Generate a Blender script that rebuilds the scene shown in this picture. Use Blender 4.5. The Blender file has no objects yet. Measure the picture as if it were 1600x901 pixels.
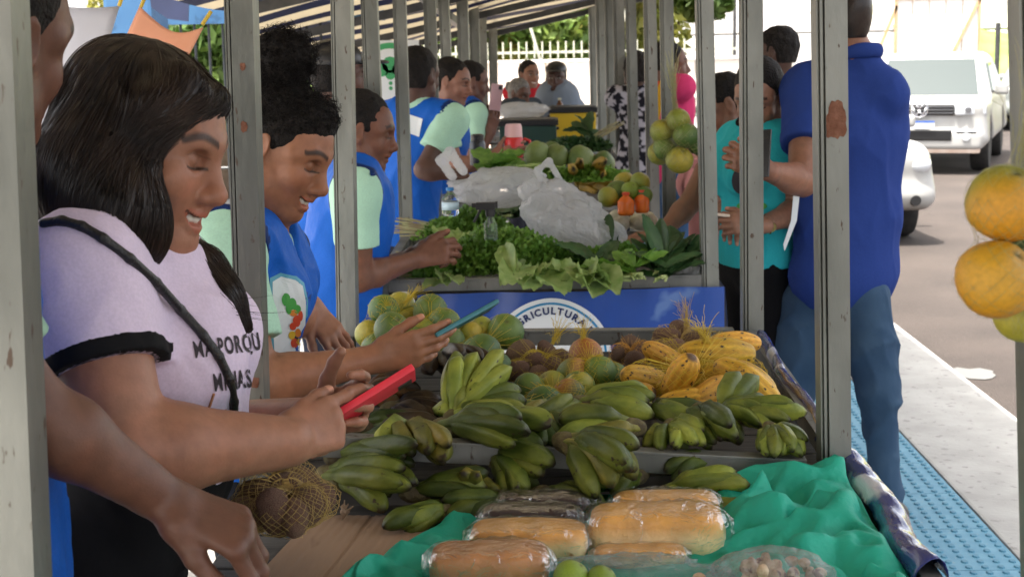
import bpy, bmesh, math, random
import numpy as np
from mathutils import Vector, Matrix
from mathutils.bvhtree import BVHTree
random.seed(7); RNG = np.random.default_rng(7)
SC = bpy.context.scene
COL = SC.collection
R = math.radians

# ------------------------------------------------------------------ camera
FPX, CAMH, ROLL = 2300.0, 1.62, 0.02          # focal length in photo pixels (1600 wide), eye height, roll
def _camera_axes(vpx, vpy):
    u_, v_ = vpx - 800.0, 450.5 - vpy
    u = u_*math.cos(ROLL) + v_*math.sin(ROLL); v = v_*math.cos(ROLL) - u_*math.sin(ROLL)
    phi = math.atan(v/FPX); psi = math.atan(u*math.cos(phi)/FPX)
    f0 = np.array([-math.sin(psi), math.cos(psi), 0]); r0 = np.array([math.cos(psi), math.sin(psi), 0]); z = np.array([0, 0, 1.])
    F = math.cos(phi)*f0 - math.sin(phi)*z; U = math.sin(phi)*f0 + math.cos(phi)*z
    return math.cos(ROLL)*r0 - math.sin(ROLL)*U, math.cos(ROLL)*U + math.sin(ROLL)*r0, F
CR, CU, CF = _camera_axes(852, 80)
CPOS = np.array([0, 0, CAMH])
cam = bpy.data.cameras.new('camera'); camo = bpy.data.objects.new('camera', cam); COL.objects.link(camo)
camo.matrix_world = Matrix(((CR[0], CU[0], -CF[0], 0), (CR[1], CU[1], -CF[1], 0), (CR[2], CU[2], -CF[2], CAMH), (0, 0, 0, 1)))
cam.sensor_width = 36; cam.lens = FPX/1600*36; cam.clip_end = 2000; cam.clip_start = .05
cam.dof.use_dof = True; cam.dof.focus_distance = 2.6; cam.dof.aperture_fstop = 12
SC.camera = camo
def ray(px, py): return CF + (px-800)/FPX*CR - (py-450.5)/FPX*CU
def P(px, py, Y):                      # the place seen at a photo pixel, Y metres down the row of stalls
    d = ray(px, py); return CPOS + d*(Y/d[1])
def G(px, py, z=0.0):                  # the place seen at a photo pixel on a level at height z
    d = ray(px, py); return CPOS + d*((z-CAMH)/d[2])

# ------------------------------------------------------------------ daylight
SUN_EL, SUN_AZ = R(75), R(236)         # azimuth clockwise from +Y: the sun stands behind and left of the camera
w = bpy.data.worlds.new('World'); SC.world = w; w.use_nodes = True
nt = w.node_tree; nt.nodes.clear()
sky = nt.nodes.new('ShaderNodeTexSky'); sky.sky_type = 'NISHITA'; sky.sun_disc = False
sky.sun_elevation = SUN_EL; sky.sun_rotation = SUN_AZ; sky.air_density = 0.4; sky.dust_density = 3.0; sky.ozone_density = 0.4
bg = nt.nodes.new('ShaderNodeBackground'); bg.inputs[1].default_value = 0.15
hz = nt.nodes.new('ShaderNodeHueSaturation'); hz.inputs['Saturation'].default_value = .38       # milky, hazy tropical sky
tn = nt.nodes.new('ShaderNodeMix'); tn.data_type = 'RGBA'; tn.blend_type = 'MULTIPLY'; tn.inputs[0].default_value = 1; tn.inputs[7].default_value = (1, .965, .89, 1)
nt.links.new(sky.outputs[0], hz.inputs['Color']); nt.links.new(hz.outputs[0], tn.inputs[6])
wo = nt.nodes.new('ShaderNodeOutputWorld'); nt.links.new(tn.outputs[2], bg.inputs[0]); nt.links.new(bg.outputs[0], wo.inputs[0])
sd = Vector((math.sin(SUN_AZ)*math.cos(SUN_EL), math.cos(SUN_AZ)*math.cos(SUN_EL), math.sin(SUN_EL)))
sl = bpy.data.lights.new('sun', 'SUN'); sl.energy = 2.0; sl.angle = R(.5); sl.color = (1, .95, .87)
slo = bpy.data.objects.new('sun', sl); COL.objects.link(slo); slo.rotation_euler = sd.to_track_quat('Z', 'Y').to_euler(); slo.location = (0, 0, 30)
vs = SC.view_settings; vs.view_transform = 'Standard'; vs.look = 'None'; vs.gamma = 1; vs.exposure = 2.8; vs.use_curve_mapping = False
SC.cycles.use_denoising = True; SC.cycles.max_bounces = 8; SC.cycles.diffuse_bounces = 4; SC.cycles.transparent_max_bounces = 12
SC.cycles.caustics_reflective = False; SC.cycles.caustics_refractive = False; SC.cycles.sample_clamp_indirect = 8

# ------------------------------------------------------------------ materials
MATS = {}
def rgb(h):                            # '#rrggbb' in display values -> linear
    h = h.lstrip('#'); c = [int(h[i:i+2], 16)/255 for i in (0, 2, 4)]
    return tuple(((x+.055)/1.055)**2.4 if x > .04045 else x/12.92 for x in c)
def hsvj(c, f): return tuple(min(1, x*f) for x in c)
def mat(name, col=(.5, .5, .5), col2=None, scale=20, rough=.6, bump=0, bscale=None, metal=0, spec=.5, detail=5, contrast=(.35, .65),
        trans=0, sss=0, attr=None, spots=None, sscale=60, sthr=.62, stretch=None, coat=0, randv=0, alpha=1, transl=0, bstretch=None, emis=None, ior=None, sheen=0):
    """one procedural material: two colours mixed by noise, optional spots, optional vertex colour, bump"""
    if name in MATS: return MATS[name]
    m = bpy.data.materials.new(name); m.use_nodes = True; MATS[name] = m
    n = m.node_tree; N = n.nodes; L = n.links; b = N['Principled BSDF']; out = N['Material Output']
    tc = N.new('ShaderNodeTexCoord')
    def coords(st):
        if not st: return tc.outputs['Object']
        mp = N.new('ShaderNodeMapping'); mp.inputs['Scale'].default_value = st; L.new(tc.outputs['Object'], mp.inputs[0]); return mp.outputs[0]
    c = None
    if attr:
        a = N.new('ShaderNodeAttribute'); a.attribute_name = attr; c = a.outputs['Color']
    if col2 is not None:
        nz = N.new('ShaderNodeTexNoise'); nz.inputs['Scale'].default_value = scale; nz.inputs['Detail'].default_value = detail
        L.new(coords(stretch), nz.inputs['Vector'])
        rp = N.new('ShaderNodeValToRGB'); rp.color_ramp.elements[0].position = contrast[0]; rp.color_ramp.elements[1].position = contrast[1]
        L.new(nz.outputs[0], rp.inputs[0])
        if c is None:
            rp.color_ramp.elements[0].color = (*col, 1); rp.color_ramp.elements[1].color = (*col2, 1); c = rp.outputs[0]
        else:                          # col and col2 tint the vertex colour
            rp.color_ramp.elements[0].color = (*col, 1); rp.color_ramp.elements[1].color = (*col2, 1)
            mx = N.new('ShaderNodeMix'); mx.data_type = 'RGBA'; mx.blend_type = 'MULTIPLY'; mx.inputs[0].default_value = 1
            L.new(c, mx.inputs[6]); L.new(rp.outputs[0], mx.inputs[7]); c = mx.outputs[2]
    if spots is not None:
        nz = N.new('ShaderNodeTexNoise'); nz.inputs['Scale'].default_value = sscale; nz.inputs['Detail'].default_value = 3
        L.new(coords(stretch), nz.inputs['Vector'])
        rp = N.new('ShaderNodeValToRGB'); rp.color_ramp.elements[0].position = sthr; rp.color_ramp.elements[1].position = sthr+.05
        L.new(nz.outputs[0], rp.inputs[0])
        mx = N.new('ShaderNodeMix'); mx.data_type = 'RGBA'; L.new(rp.outputs[0], mx.inputs[0])
        if c is None: mx.inputs[6].default_value = (*col, 1)
        else: L.new(c, mx.inputs[6])
        mx.inputs[7].default_value = (*spots, 1); c = mx.outputs[2]
    if randv:
        oi = N.new('ShaderNodeObjectInfo'); hs = N.new('ShaderNodeHueSaturation')
        mr = N.new('ShaderNodeMapRange'); mr.inputs[3].default_value = 1-randv; mr.inputs[4].default_value = 1+randv
        L.new(oi.outputs['Random'], mr.inputs[0]); L.new(mr.outputs[0], hs.inputs['Value'])
        mr2 = N.new('ShaderNodeMapRange'); mr2.inputs[3].default_value = .5-randv*.06; mr2.inputs[4].default_value = .5+randv*.06
        mm = N.new('ShaderNodeMath'); mm.operation = 'FRACT'; ml = N.new('ShaderNodeMath'); ml.operation = 'MULTIPLY'; ml.inputs[1].default_value = 7.3
        L.new(oi.outputs['Random'], ml.inputs[0]); L.new(ml.outputs[0], mm.inputs[0]); L.new(mm.outputs[0], mr2.inputs[0]); L.new(mr2.outputs[0], hs.inputs['Hue'])
        if c is None: hs.inputs['Color'].default_value = (*col, 1)
        else: L.new(c, hs.inputs['Color'])
        c = hs.outputs[0]
    if c is None: b.inputs['Base Color'].default_value = (*col, 1)
    else: L.new(c, b.inputs['Base Color'])
    b.inputs['Roughness'].default_value = rough; b.inputs['Metallic'].default_value = metal; b.inputs['Specular IOR Level'].default_value = spec
    b.inputs['Transmission Weight'].default_value = trans; b.inputs['Coat Weight'].default_value = coat; b.inputs['Alpha'].default_value = alpha
    if sheen: b.inputs['Sheen Weight'].default_value = sheen
    if ior: b.inputs['IOR'].default_value = ior
    if sss:
        b.inputs['Subsurface Weight'].default_value = sss; b.inputs['Subsurface Radius'].default_value = (1, .35, .2); b.inputs['Subsurface Scale'].default_value = .006
    if bump:
        nz = N.new('ShaderNodeTexNoise'); nz.inputs['Scale'].default_value = bscale or scale; nz.inputs['Detail'].default_value = 6
        L.new(coords(bstretch or stretch), nz.inputs['Vector'])
        bp = N.new('ShaderNodeBump'); bp.inputs['Strength'].default_value = bump; bp.inputs['Distance'].default_value = .01
        L.new(nz.outputs[0], bp.inputs['Height']); L.new(bp.outputs[0], b.inputs['Normal'])
    if transl:
        t = N.new('ShaderNodeBsdfTranslucent'); ms = N.new('ShaderNodeMixShader'); ms.inputs[0].default_value = transl
        if c is None: t.inputs[0].default_value = (*col, 1)
        else: L.new(c, t.inputs[0])
        L.new(b.outputs[0], ms.inputs[1]); L.new(t.outputs[0], ms.inputs[2]); L.new(ms.outputs[0], out.inputs[0])
    if emis: b.inputs['Emission Color'].default_value = (*emis[0], 1); b.inputs['Emission Strength'].default_value = emis[1]
    return m
def film(name, tint=(.95, .97, 1), haze=.08, bump=.6, bscale=40, rough=.12):   # thin clear plastic: mostly see-through, glossy creases
    if name in MATS: return MATS[name]
    m = bpy.data.materials.new(name); m.use_nodes = True; MATS[name] = m
    n = m.node_tree; N = n.nodes; L = n.links; N.remove(N['Principled BSDF']); out = N['Material Output']
    tr = N.new('ShaderNodeBsdfTransparent'); tr.inputs[0].default_value = (*tint, 1)
    gl = N.new('ShaderNodeBsdfGlossy'); gl.inputs['Roughness'].default_value = rough
    df = N.new('ShaderNodeBsdfDiffuse'); df.inputs[0].default_value = (.92, .93, .94, 1)
    tl = N.new('ShaderNodeBsdfTranslucent'); tl.inputs[0].default_value = (.92, .93, .94, 1)
    fr = N.new('ShaderNodeLayerWeight'); fr.inputs[0].default_value = .35
    tc = N.new('ShaderNodeTexCoord'); nz = N.new('ShaderNodeTexNoise'); nz.inputs['Scale'].default_value = bscale; nz.inputs['Detail'].default_value = 4; nz.inputs['Distortion'].default_value = 1.5
    L.new(tc.outputs['Object'], nz.inputs[0]); bp = N.new('ShaderNodeBump'); bp.inputs['Strength'].default_value = bump; bp.inputs['Distance'].default_value = .02
    L.new(nz.outputs[0], bp.inputs['Height'])
    for x in (gl, df, tl, fr): L.new(bp.outputs[0], x.inputs['Normal'])
    m0 = N.new('ShaderNodeMixShader'); m0.inputs[0].default_value = .5; L.new(df.outputs[0], m0.inputs[1]); L.new(tl.outputs[0], m0.inputs[2])
    m1 = N.new('ShaderNodeMixShader'); m1.inputs[0].default_value = haze; L.new(tr.outputs[0], m1.inputs[1]); L.new(m0.outputs[0], m1.inputs[2])
    m2 = N.new('ShaderNodeMixShader'); mp = N.new('ShaderNodeMath'); mp.operation = 'MULTIPLY'; mp.inputs[1].default_value = .42; L.new(fr.outputs['Fresnel'], mp.inputs[0])
    L.new(mp.outputs[0], m2.inputs[0]); L.new(m1.outputs[0], m2.inputs[1]); L.new(gl.outputs[0], m2.inputs[2]); L.new(m2.outputs[0], out.inputs[0])
    return m

# ------------------------------------------------------------------ objects
def tag(o, label=None, cat=None, group=None, kind=None):
    if label: o['label'] = label
    if cat: o['category'] = cat
    if group: o['group'] = group
    if kind: o['kind'] = kind
    return o
def mesh(V, Fs, smooth=True, colors=None, name='m'):
    """V (n,3), Fs (m,3|4) array or list of arrays / ragged list"""
    me = bpy.data.meshes.new(name); V = np.asarray(V, np.float32)
    if isinstance(Fs, list) and not (Fs and isinstance(Fs[0], np.ndarray)):
        me.from_pydata([tuple(map(float, v)) for v in V], [], [tuple(int(i) for i in f) for f in Fs])
    else:
        if isinstance(Fs, np.ndarray): Fs = [Fs]
        Fs = [f for f in Fs if len(f)]
        tot = np.concatenate([np.full(len(f), f.shape[1], np.int32) for f in Fs]); idx = np.concatenate([f.ravel() for f in Fs]).astype(np.int32)
        me.vertices.add(len(V)); me.vertices.foreach_set('co', V.ravel())
        me.loops.add(len(idx)); me.loops.foreach_set('vertex_index', idx)
        me.polygons.add(len(tot)); me.polygons.foreach_set('loop_start', np.concatenate([[0], np.cumsum(tot)[:-1]]).astype(np.int32))
        me.update(calc_edges=True); me.validate()
    if smooth: me.polygons.foreach_set('use_smooth', np.ones(len(me.polygons), bool))
    if colors is not None:
        a = me.color_attributes.new('Col', 'FLOAT_COLOR', 'POINT'); c = np.ones((len(V), 4), np.float32); c[:, :3] = colors; a.data.foreach_set('color', c.ravel())
    me.update(); return me
def obj(name, me, m=None, parent=None, loc=None, rot=None, scl=None):
    o = bpy.data.objects.new(name, me); COL.objects.link(o)
    if m is not None and me is not None and not me.materials:
        for x in (m if isinstance(m, (list, tuple)) else [m]): me.materials.append(x)
    if parent is not None: o.parent = parent
    if loc is not None: o.location = tuple(map(float, loc))
    if rot is not None: o.rotation_euler = rot
    if scl is not None: o.scale = (scl,)*3 if isinstance(scl, (int, float)) else scl
    return o
def thing(name, label, cat, loc=(0, 0, 0), rot=(0, 0, 0), group=None):
    o = bpy.data.objects.new(name, None); COL.objects.link(o); o.location = tuple(map(float, loc)); o.rotation_euler = rot
    o.empty_display_size = .05
    return tag(o, label, cat, group)
class MB:                              # gathers simple solids into one mesh
    def __init__(s): s.v = []; s.f = []
    def add(s, v, f):
        n = len(s.v); s.v += [tuple(map(float, x)) for x in v]; s.f += [tuple(i+n for i in q) for q in f]; return s
    def box(s, lo, hi, M=None):
        x0, y0, z0 = lo; x1, y1, z1 = hi
        v = [(x0, y0, z0), (x1, y0, z0), (x1, y1, z0), (x0, y1, z0), (x0, y0, z1), (x1, y0, z1), (x1, y1, z1), (x0, y1, z1)]
        if M is not None: v = [M @ Vector(p) for p in v]
        return s.add(v, [(0, 3, 2, 1), (4, 5, 6, 7), (0, 1, 5, 4), (1, 2, 6, 5), (2, 3, 7, 6), (3, 0, 4, 7)])
    def beam(s, a, b, wx, wz, up=(0, 0, 1)):  # rectangular bar between two points
        a, b = Vector(a), Vector(b); d = (b-a).normalized(); u = Vector(up); sx = d.cross(u).normalized(); u = sx.cross(d)
        v = []
        for p in (a, b):
            for i, j in ((-1, -1), (1, -1), (1, 1), (-1, 1)): v.append(p + sx*(i*wx/2) + u*(j*wz/2))
        return s.add(v, [(0, 1, 2, 3), (7, 6, 5, 4), (0, 4, 5, 1), (1, 5, 6, 2), (2, 6, 7, 3), (3, 7, 4, 0)])
    def tube(s, pts, r, n=8, caps=True):
        v, f = tube_arrays(pts, r, n, caps); return s.add(v, f)
    def lathe(s, prof, n=16, M=None):
        v = []; f = []
        for r, z in prof:
            for i in range(n):
                a = 2*math.pi*i/n; v.append((r*math.cos(a), r*math.sin(a), z))
        for k in range(len(prof)-1):
            for i in range(n):
                j = (i+1) % n; f.append((k*n+i, k*n+j, (k+1)*n+j, (k+1)*n+i))
        f.append(tuple(range(n-1, -1, -1))); f.append(tuple(range((len(prof)-1)*n, len(prof)*n)))
        if M is not None: v = [M @ Vector(p) for p in v]
        return s.add(v, f)
    def me(s, smooth=False, bevel=0, seg=2):
        m = bpy.data.meshes.new('m'); m.from_pydata(s.v, [], s.f); m.update()
        if bevel:
            b = bmesh.new(); b.from_mesh(m); bmesh.ops.remove_doubles(b, verts=b.verts, dist=1e-5)
            es = [e for e in b.edges if len(e.link_faces) == 2 and e.calc_face_angle(0) > .5]
            bmesh.ops.bevel(b, geom=es, offset=bevel, segments=seg, profile=.7, affect='EDGES', clamp_overlap=True); b.to_mesh(m); b.free(); m.update()
        if smooth:
            for p in m.polygons: p.use_smooth = True
            if not smooth == 'all':
                try: m.set_sharp_from_angle(angle=R(40))
                except Exception: pass
        return m
    def obj(s, name, m, parent=None, smooth=False, bevel=0, **k): return obj(name, s.me(smooth, bevel), m, parent, **k)
def tube_arrays(pts, r, n=8, caps=True):
    pts = [np.array(p, float) for p in pts]; K = len(pts); rr = r if hasattr(r, '__len__') else [r]*K
    V = []; Fc = []; up = np.array([.13, .21, .97])
    for k in range(K):
        t = pts[min(k+1, K-1)]-pts[max(k-1, 0)]; t = t/(np.linalg.norm(t)+1e-9)
        if k == 0:
            if abs(t@up) > .95: up = np.array([1, .1, .1])
            s_ = np.cross(t, up)
        else: s_ = s_ - t*(s_@t)
        s_ = s_/(np.linalg.norm(s_)+1e-9); u = np.cross(s_, t)
        for i in range(n):
            a = 2*math.pi*i/n; V.append(pts[k] + rr[k]*(math.cos(a)*s_ + math.sin(a)*u))
    for k in range(K-1):
        for i in range(n):
            j = (i+1) % n; Fc.append((k*n+i, k*n+j, (k+1)*n+j, (k+1)*n+i))
    if caps: Fc.append(tuple(range(n-1, -1, -1))); Fc.append(tuple(range((K-1)*n, K*n)))
    return V, Fc
def strands(paths, r, n=3, taper=True):
    """paths (S,K,3) -> thin tubes, one mesh (V, quads)"""
    S, K, _ = paths.shape
    t = np.gradient(paths, axis=1); t /= np.linalg.norm(t, axis=2, keepdims=True)+1e-9
    ref = np.array([.3, .5, .81]); s_ = np.cross(t, ref); s_ /= np.linalg.norm(s_, axis=2, keepdims=True)+1e-9; u = np.cross(s_, t)
    rk = np.full(K, r) if not taper else r*np.clip(np.minimum(np.linspace(.6, 4, K), np.linspace(4, .15, K)), 0, 1)
    rk = rk[None, :, None]
    ring = [paths + rk*(math.cos(2*math.pi*i/n)*s_ + math.sin(2*math.pi*i/n)*u) for i in range(n)]
    V = np.stack(ring, 2).reshape(-1, 3)
    base = (np.arange(S)[:, None]*K + np.arange(K-1)[None])*n
    q = []
    for i in range(n):
        j = (i+1) % n; q.append(np.stack([base+i, base+j, base+n+j, base+n+i], -1).reshape(-1, 4))
    return V, np.concatenate(q)

# ------------------------------------------------------------------ smooth implicit solids (bodies, clothes, hair)
def smin(a, b, k):
    h = np.maximum(k-np.abs(a-b), 0)/k; return np.minimum(a, b)-h*h*k*.25
class Field:
    def __init__(s): s.p = []; s.wr = None; s.hard = []
    def cap(s, a, b, ra, rb=None, k=.02, sub=False, flat=None, cut=None):
        """tapered capsule; flat=(axis, factor) squeezes it along an axis; cut=[(point, normal)] keeps the side the normal points away from"""
        a, b = np.array(a, float), np.array(b, float); rb = ra if rb is None else rb
        m = max(ra, rb)*(1.0 if flat is None else max(1, flat[1]))
        ab = b-a; l2 = max(ab@ab, 1e-12)
        def f(X):
            Q = X-a
            if flat is not None:
                ax = np.array(flat[0], float); ax = ax/np.linalg.norm(ax); Q = Q + ax*((Q@ax)*(1/flat[1]-1))[..., None]
                b2 = ab + ax*((ab@ax)*(1/flat[1]-1)); ll = max(b2@b2, 1e-12)
            else: b2 = ab; ll = l2
            t = np.clip((Q@b2)/ll, 0, 1); d = np.linalg.norm(Q-t[..., None]*b2, axis=-1)-(ra+(rb-ra)*t)
            if cut is not None:
                for c, nrm in cut: d = np.maximum(d, (X-np.array(c))@np.array(nrm))
            return d
        s.p.append((f, np.minimum(a, b)-m, np.maximum(a, b)+m, k, sub)); return s
    def chain(s, pts, rs, k=.02, **kw):
        for i in range(len(pts)-1): s.cap(pts[i], pts[i+1], rs[i], rs[i+1], k=k, **kw)
        return s
    def ell(s, c, r, M=None, k=.02, sub=False, cut=None):
        c = np.array(c, float); r = np.array(r, float); M = np.eye(3) if M is None else np.array(M)
        ext = np.sqrt(((M*r)**2).sum(1))
        def f(X):
            Q = (X-c)@M; k0 = np.linalg.norm(Q/r, axis=-1); k1 = np.linalg.norm(Q/(r*r), axis=-1)+1e-9; d = k0*(k0-1)/k1
            if cut is not None:
                for c_, nrm in cut: d = np.maximum(d, (X-np.array(c_))@np.array(nrm))
            return d
        s.p.append((f, c-ext, c+ext, k, sub)); return s
    def box(s, c, half, r, M=None, k=.02, sub=False, taper=(0, 0)):
        c = np.array(c, float); hf = np.array(half, float); M = np.eye(3) if M is None else np.array(M); ext = np.abs(M)@hf*1.1
        def f(X):
            Q = (X-c)@M; sc = np.stack([1-taper[0]*Q[..., 2]/hf[2], 1-taper[1]*Q[..., 2]/hf[2], np.ones(Q.shape[:-1])], -1)
            q = np.abs(Q)-hf*sc+r; return np.linalg.norm(np.maximum(q, 0), axis=-1)+np.minimum(q.max(-1), 0)-r
        s.p.append((f, c-ext, c+ext, k, sub)); return s
    def plane(s, c, nrm, k=.004, lo=(-9, -9, -9), hi=(9, 9, 9)):     # removes the side the normal points to
        c = np.array(c, float); nrm = np.array(nrm, float); nrm = nrm/np.linalg.norm(nrm)
        s.hard.append(lambda X: (X-c)@nrm); return s
    def at(s, X):
        D = np.full(X.shape[:-1], .3)
        for f, lo, hi, k, sub in s.p:
            d = f(X); D = -smin(-D, d, k) if sub else smin(D, d, k)
        if s.wr is not None: D = D+s.wr(X)
        for f in s.hard: D = np.maximum(D, f(X))
        return D
    def grad(s, X, e=.002):
        g = np.stack([s.at(X+np.eye(3)[i]*e)-s.at(X-np.eye(3)[i]*e) for i in range(3)], -1); return g/(np.linalg.norm(g, axis=-1, keepdims=True)+1e-9)
    def bounds(s, m=.01):
        q = [x for x in s.p if not x[4]]; return np.min([x[1] for x in q], 0)-m, np.max([x[2] for x in q], 0)+m
    def grid(s, lo, hi, h):
        n = np.ceil((hi-lo)/h).astype(int)+1; ax = [lo[i]+h*np.arange(n[i]) for i in range(3)]
        D = np.full(n, .08)
        for f, l, u, k, sub in s.p:
            m = k+3*h
            i0 = np.clip(np.floor((l-m-lo)/h).astype(int), 0, n); i1 = np.clip(np.ceil((u+m-lo)/h).astype(int)+1, 0, n)
            if (i1 <= i0).any(): continue
            w_ = tuple(slice(i0[i], i1[i]) for i in range(3))
            X = np.stack(np.meshgrid(*[ax[i][w_[i]] for i in range(3)], indexing='ij'), -1)
            d = f(X); D[w_] = -smin(-D[w_], d, k) if sub else smin(D[w_], d, k)
        if s.wr is not None:
            near = np.abs(D) < .03
            ii = np.argwhere(near); X = lo+ii*h; D[near] += s.wr(X)
        if s.hard:
            near = D < .03; X = lo+np.argwhere(near)*h
            for f in s.hard: D[near] = np.maximum(D[near], f(X))
        return D
    def mesh(s, h, lo=None, hi=None, holes=()):
        b0, b1 = s.bounds(3*h)
        lo = b0 if lo is None else np.maximum(b0, lo); hi = b1 if hi is None else np.minimum(b1, hi)
        V, Q = nets(s.grid(lo, hi, h), lo, h)
        for l, u in holes:             # leave out what a finer box will hold
            if len(Q):
                ins = ((V > np.array(l)+h*.6) & (V < np.array(u)-h*.6)).all(1); Q = Q[~ins[Q].all(1)]
        return V, Q
def nets(D, lo, h):
    s = D < 0; n = np.array(D.shape)-1
    acc = np.zeros((*n, 3)); cnt = np.zeros(n)
    cs = [(i, j, k) for i in (0, 1) for j in (0, 1) for k in (0, 1)]
    def sl(c): return tuple(slice(c[i], c[i]+n[i]) for i in range(3))
    tot = sum(s[sl(c)].astype(np.int8) for c in cs); act = (tot > 0) & (tot < 8)
    ai = np.argwhere(act)
    if len(ai) == 0: return np.zeros((0, 3)), np.zeros((0, 4), int)
    acc = np.zeros((len(ai), 3)); cnt = np.zeros(len(ai))
    for a in cs:
        for d in range(3):
            if a[d]: continue
            b = list(a); b[d] = 1
            va = D[tuple((ai+a).T)]; vb = D[tuple((ai+b).T)]; cr = (va < 0) != (vb < 0)
            t = np.where(cr, va/np.where(cr, va-vb, 1), 0)
            p = np.array(a, float)[None] + np.eye(3)[d][None]*t[:, None]
            acc += np.where(cr[:, None], p, 0); cnt += cr
    V = lo + h*(ai + acc/np.maximum(cnt, 1)[:, None])
    idx = np.full(n, -1); idx[act] = np.arange(len(ai))
    Q = []
    for d in range(3):
        e, f = [(1, 2), (2, 0), (0, 1)][d]
        a0 = [slice(None)]*3; a1 = [slice(None)]*3; a0[d] = slice(0, -1); a1[d] = slice(1, None)
        for q in (e, f): a0[q] = slice(1, -1); a1[q] = slice(1, -1)
        sa, sb = s[tuple(a0)], s[tuple(a1)]; ii = np.argwhere(sa != sb)
        if len(ii) == 0: continue
        flip = sa[tuple(ii.T)]
        base = ii.copy(); base[:, e] += 1; base[:, f] += 1
        E = np.eye(3, dtype=int)
        c0 = idx[tuple((base-E[e]-E[f]).T)]; c1 = idx[tuple((base-E[f]).T)]; c2 = idx[tuple(base.T)]; c3 = idx[tuple((base-E[e]).T)]
        q = np.stack([c0, c1, c2, c3], 1); q[~flip] = q[~flip][:, ::-1]; Q.append(q)
    return V, np.concatenate(Q)
def noise3(X, freq, seed=0, oct=3):    # cheap smooth noise from rotated sines, about -1..1
    g = np.random.default_rng(seed); o = np.zeros(X.shape[:-1]); a = 1.; tot = 0
    for _ in range(oct):
        s = np.zeros_like(o)
        for _ in range(4):
            d = g.normal(size=3); d /= np.linalg.norm(d); s = s+np.sin(X@(d*freq)+g.uniform(0, 6.28) + 1.3*np.sin(X@(g.normal(size=3)*freq*.5)))
        o += a*s/2.2; tot += a; a *= .5; freq *= 2.03
    return o/tot
def relax(V, Q, it=2, lam=.5):
    E = np.concatenate([Q[:, [i, (i+1) % Q.shape[1]]] for i in range(Q.shape[1])]); n = len(V)
    for _ in range(it):
        acc = np.zeros_like(V); c = np.zeros(n)
        for k in range(3):
            acc[:, k] = np.bincount(E[:, 0], V[E[:, 1], k], n)+np.bincount(E[:, 1], V[E[:, 0], k], n)
        c = np.bincount(E[:, 0], minlength=n)+np.bincount(E[:, 1], minlength=n)
        V = V+lam*(np.where(c[:, None] > 0, acc/np.maximum(c, 1)[:, None], V)-V)
    return V
def frame(fwd, up):                    # columns: right, forward, up
    f = np.array(fwd, float); f /= np.linalg.norm(f); u = np.array(up, float); r = np.cross(f, u); r /= np.linalg.norm(r); u = np.cross(r, f)
    return np.stack([r, f, u], 1)
def unit(v): v = np.array(v, float); return v/np.linalg.norm(v)
# ------------------------------------------------------------------ people
SKIN = mat('skin', (.86, .84, .83), (1.10, 1.06, 1.04), 60, .46, bump=.07, bscale=300, attr='Col', sss=.10, spec=.32, detail=8, contrast=(.3, .7))
SKINF = mat('skin_far', (.93, .93, .93), (1.05, 1.02, 1.0), 45, .5, attr='Col', spec=.4)
def cloth(name, bump=.5, bs=14, rough=.85, st=None, sheen=0): return mat(name, (.94, .94, .94), (1.04, 1.04, 1.04), 260, rough, bump=bump, bscale=bs, attr='Col', spec=.12, bstretch=st, sheen=sheen)
COTTON = cloth('cotton', .55, 11); NYLON = cloth('nylon_vest', .7, 16, .55, sheen=0); DENIM = mat('denim', (.8, .85, .9), (1.15, 1.1, 1.05), 9, .85, bump=.5, bscale=12, attr='Col', spec=.2)
HAIRM = mat('hair', (.009, .006, .0048), (.024, .014, .010), 30, .36, spec=.35, bump=.12, bscale=180)
HAIRS = mat('hair_strand', (.012, .0075, .006), (.042, .025, .017), 14, .32, spec=.4)
HAIRD = mat('hair_dark', (.006, .005, .0045), (.012, .009, .008), 60, .65, spec=.2, bump=.8, bscale=160)
HAIRG = mat('hair_grey', (.10, .095, .09), (.22, .21, .2), 70, .6, bump=.6, bscale=160)
TEETH = mat('teeth', (.78, .74, .66), rough=.25)
SHOE = mat('shoe', (.03, .03, .03), rough=.5); LEATHER = mat('black_strap', (.012, .012, .013), rough=.4, bump=.3, bscale=300)

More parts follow.
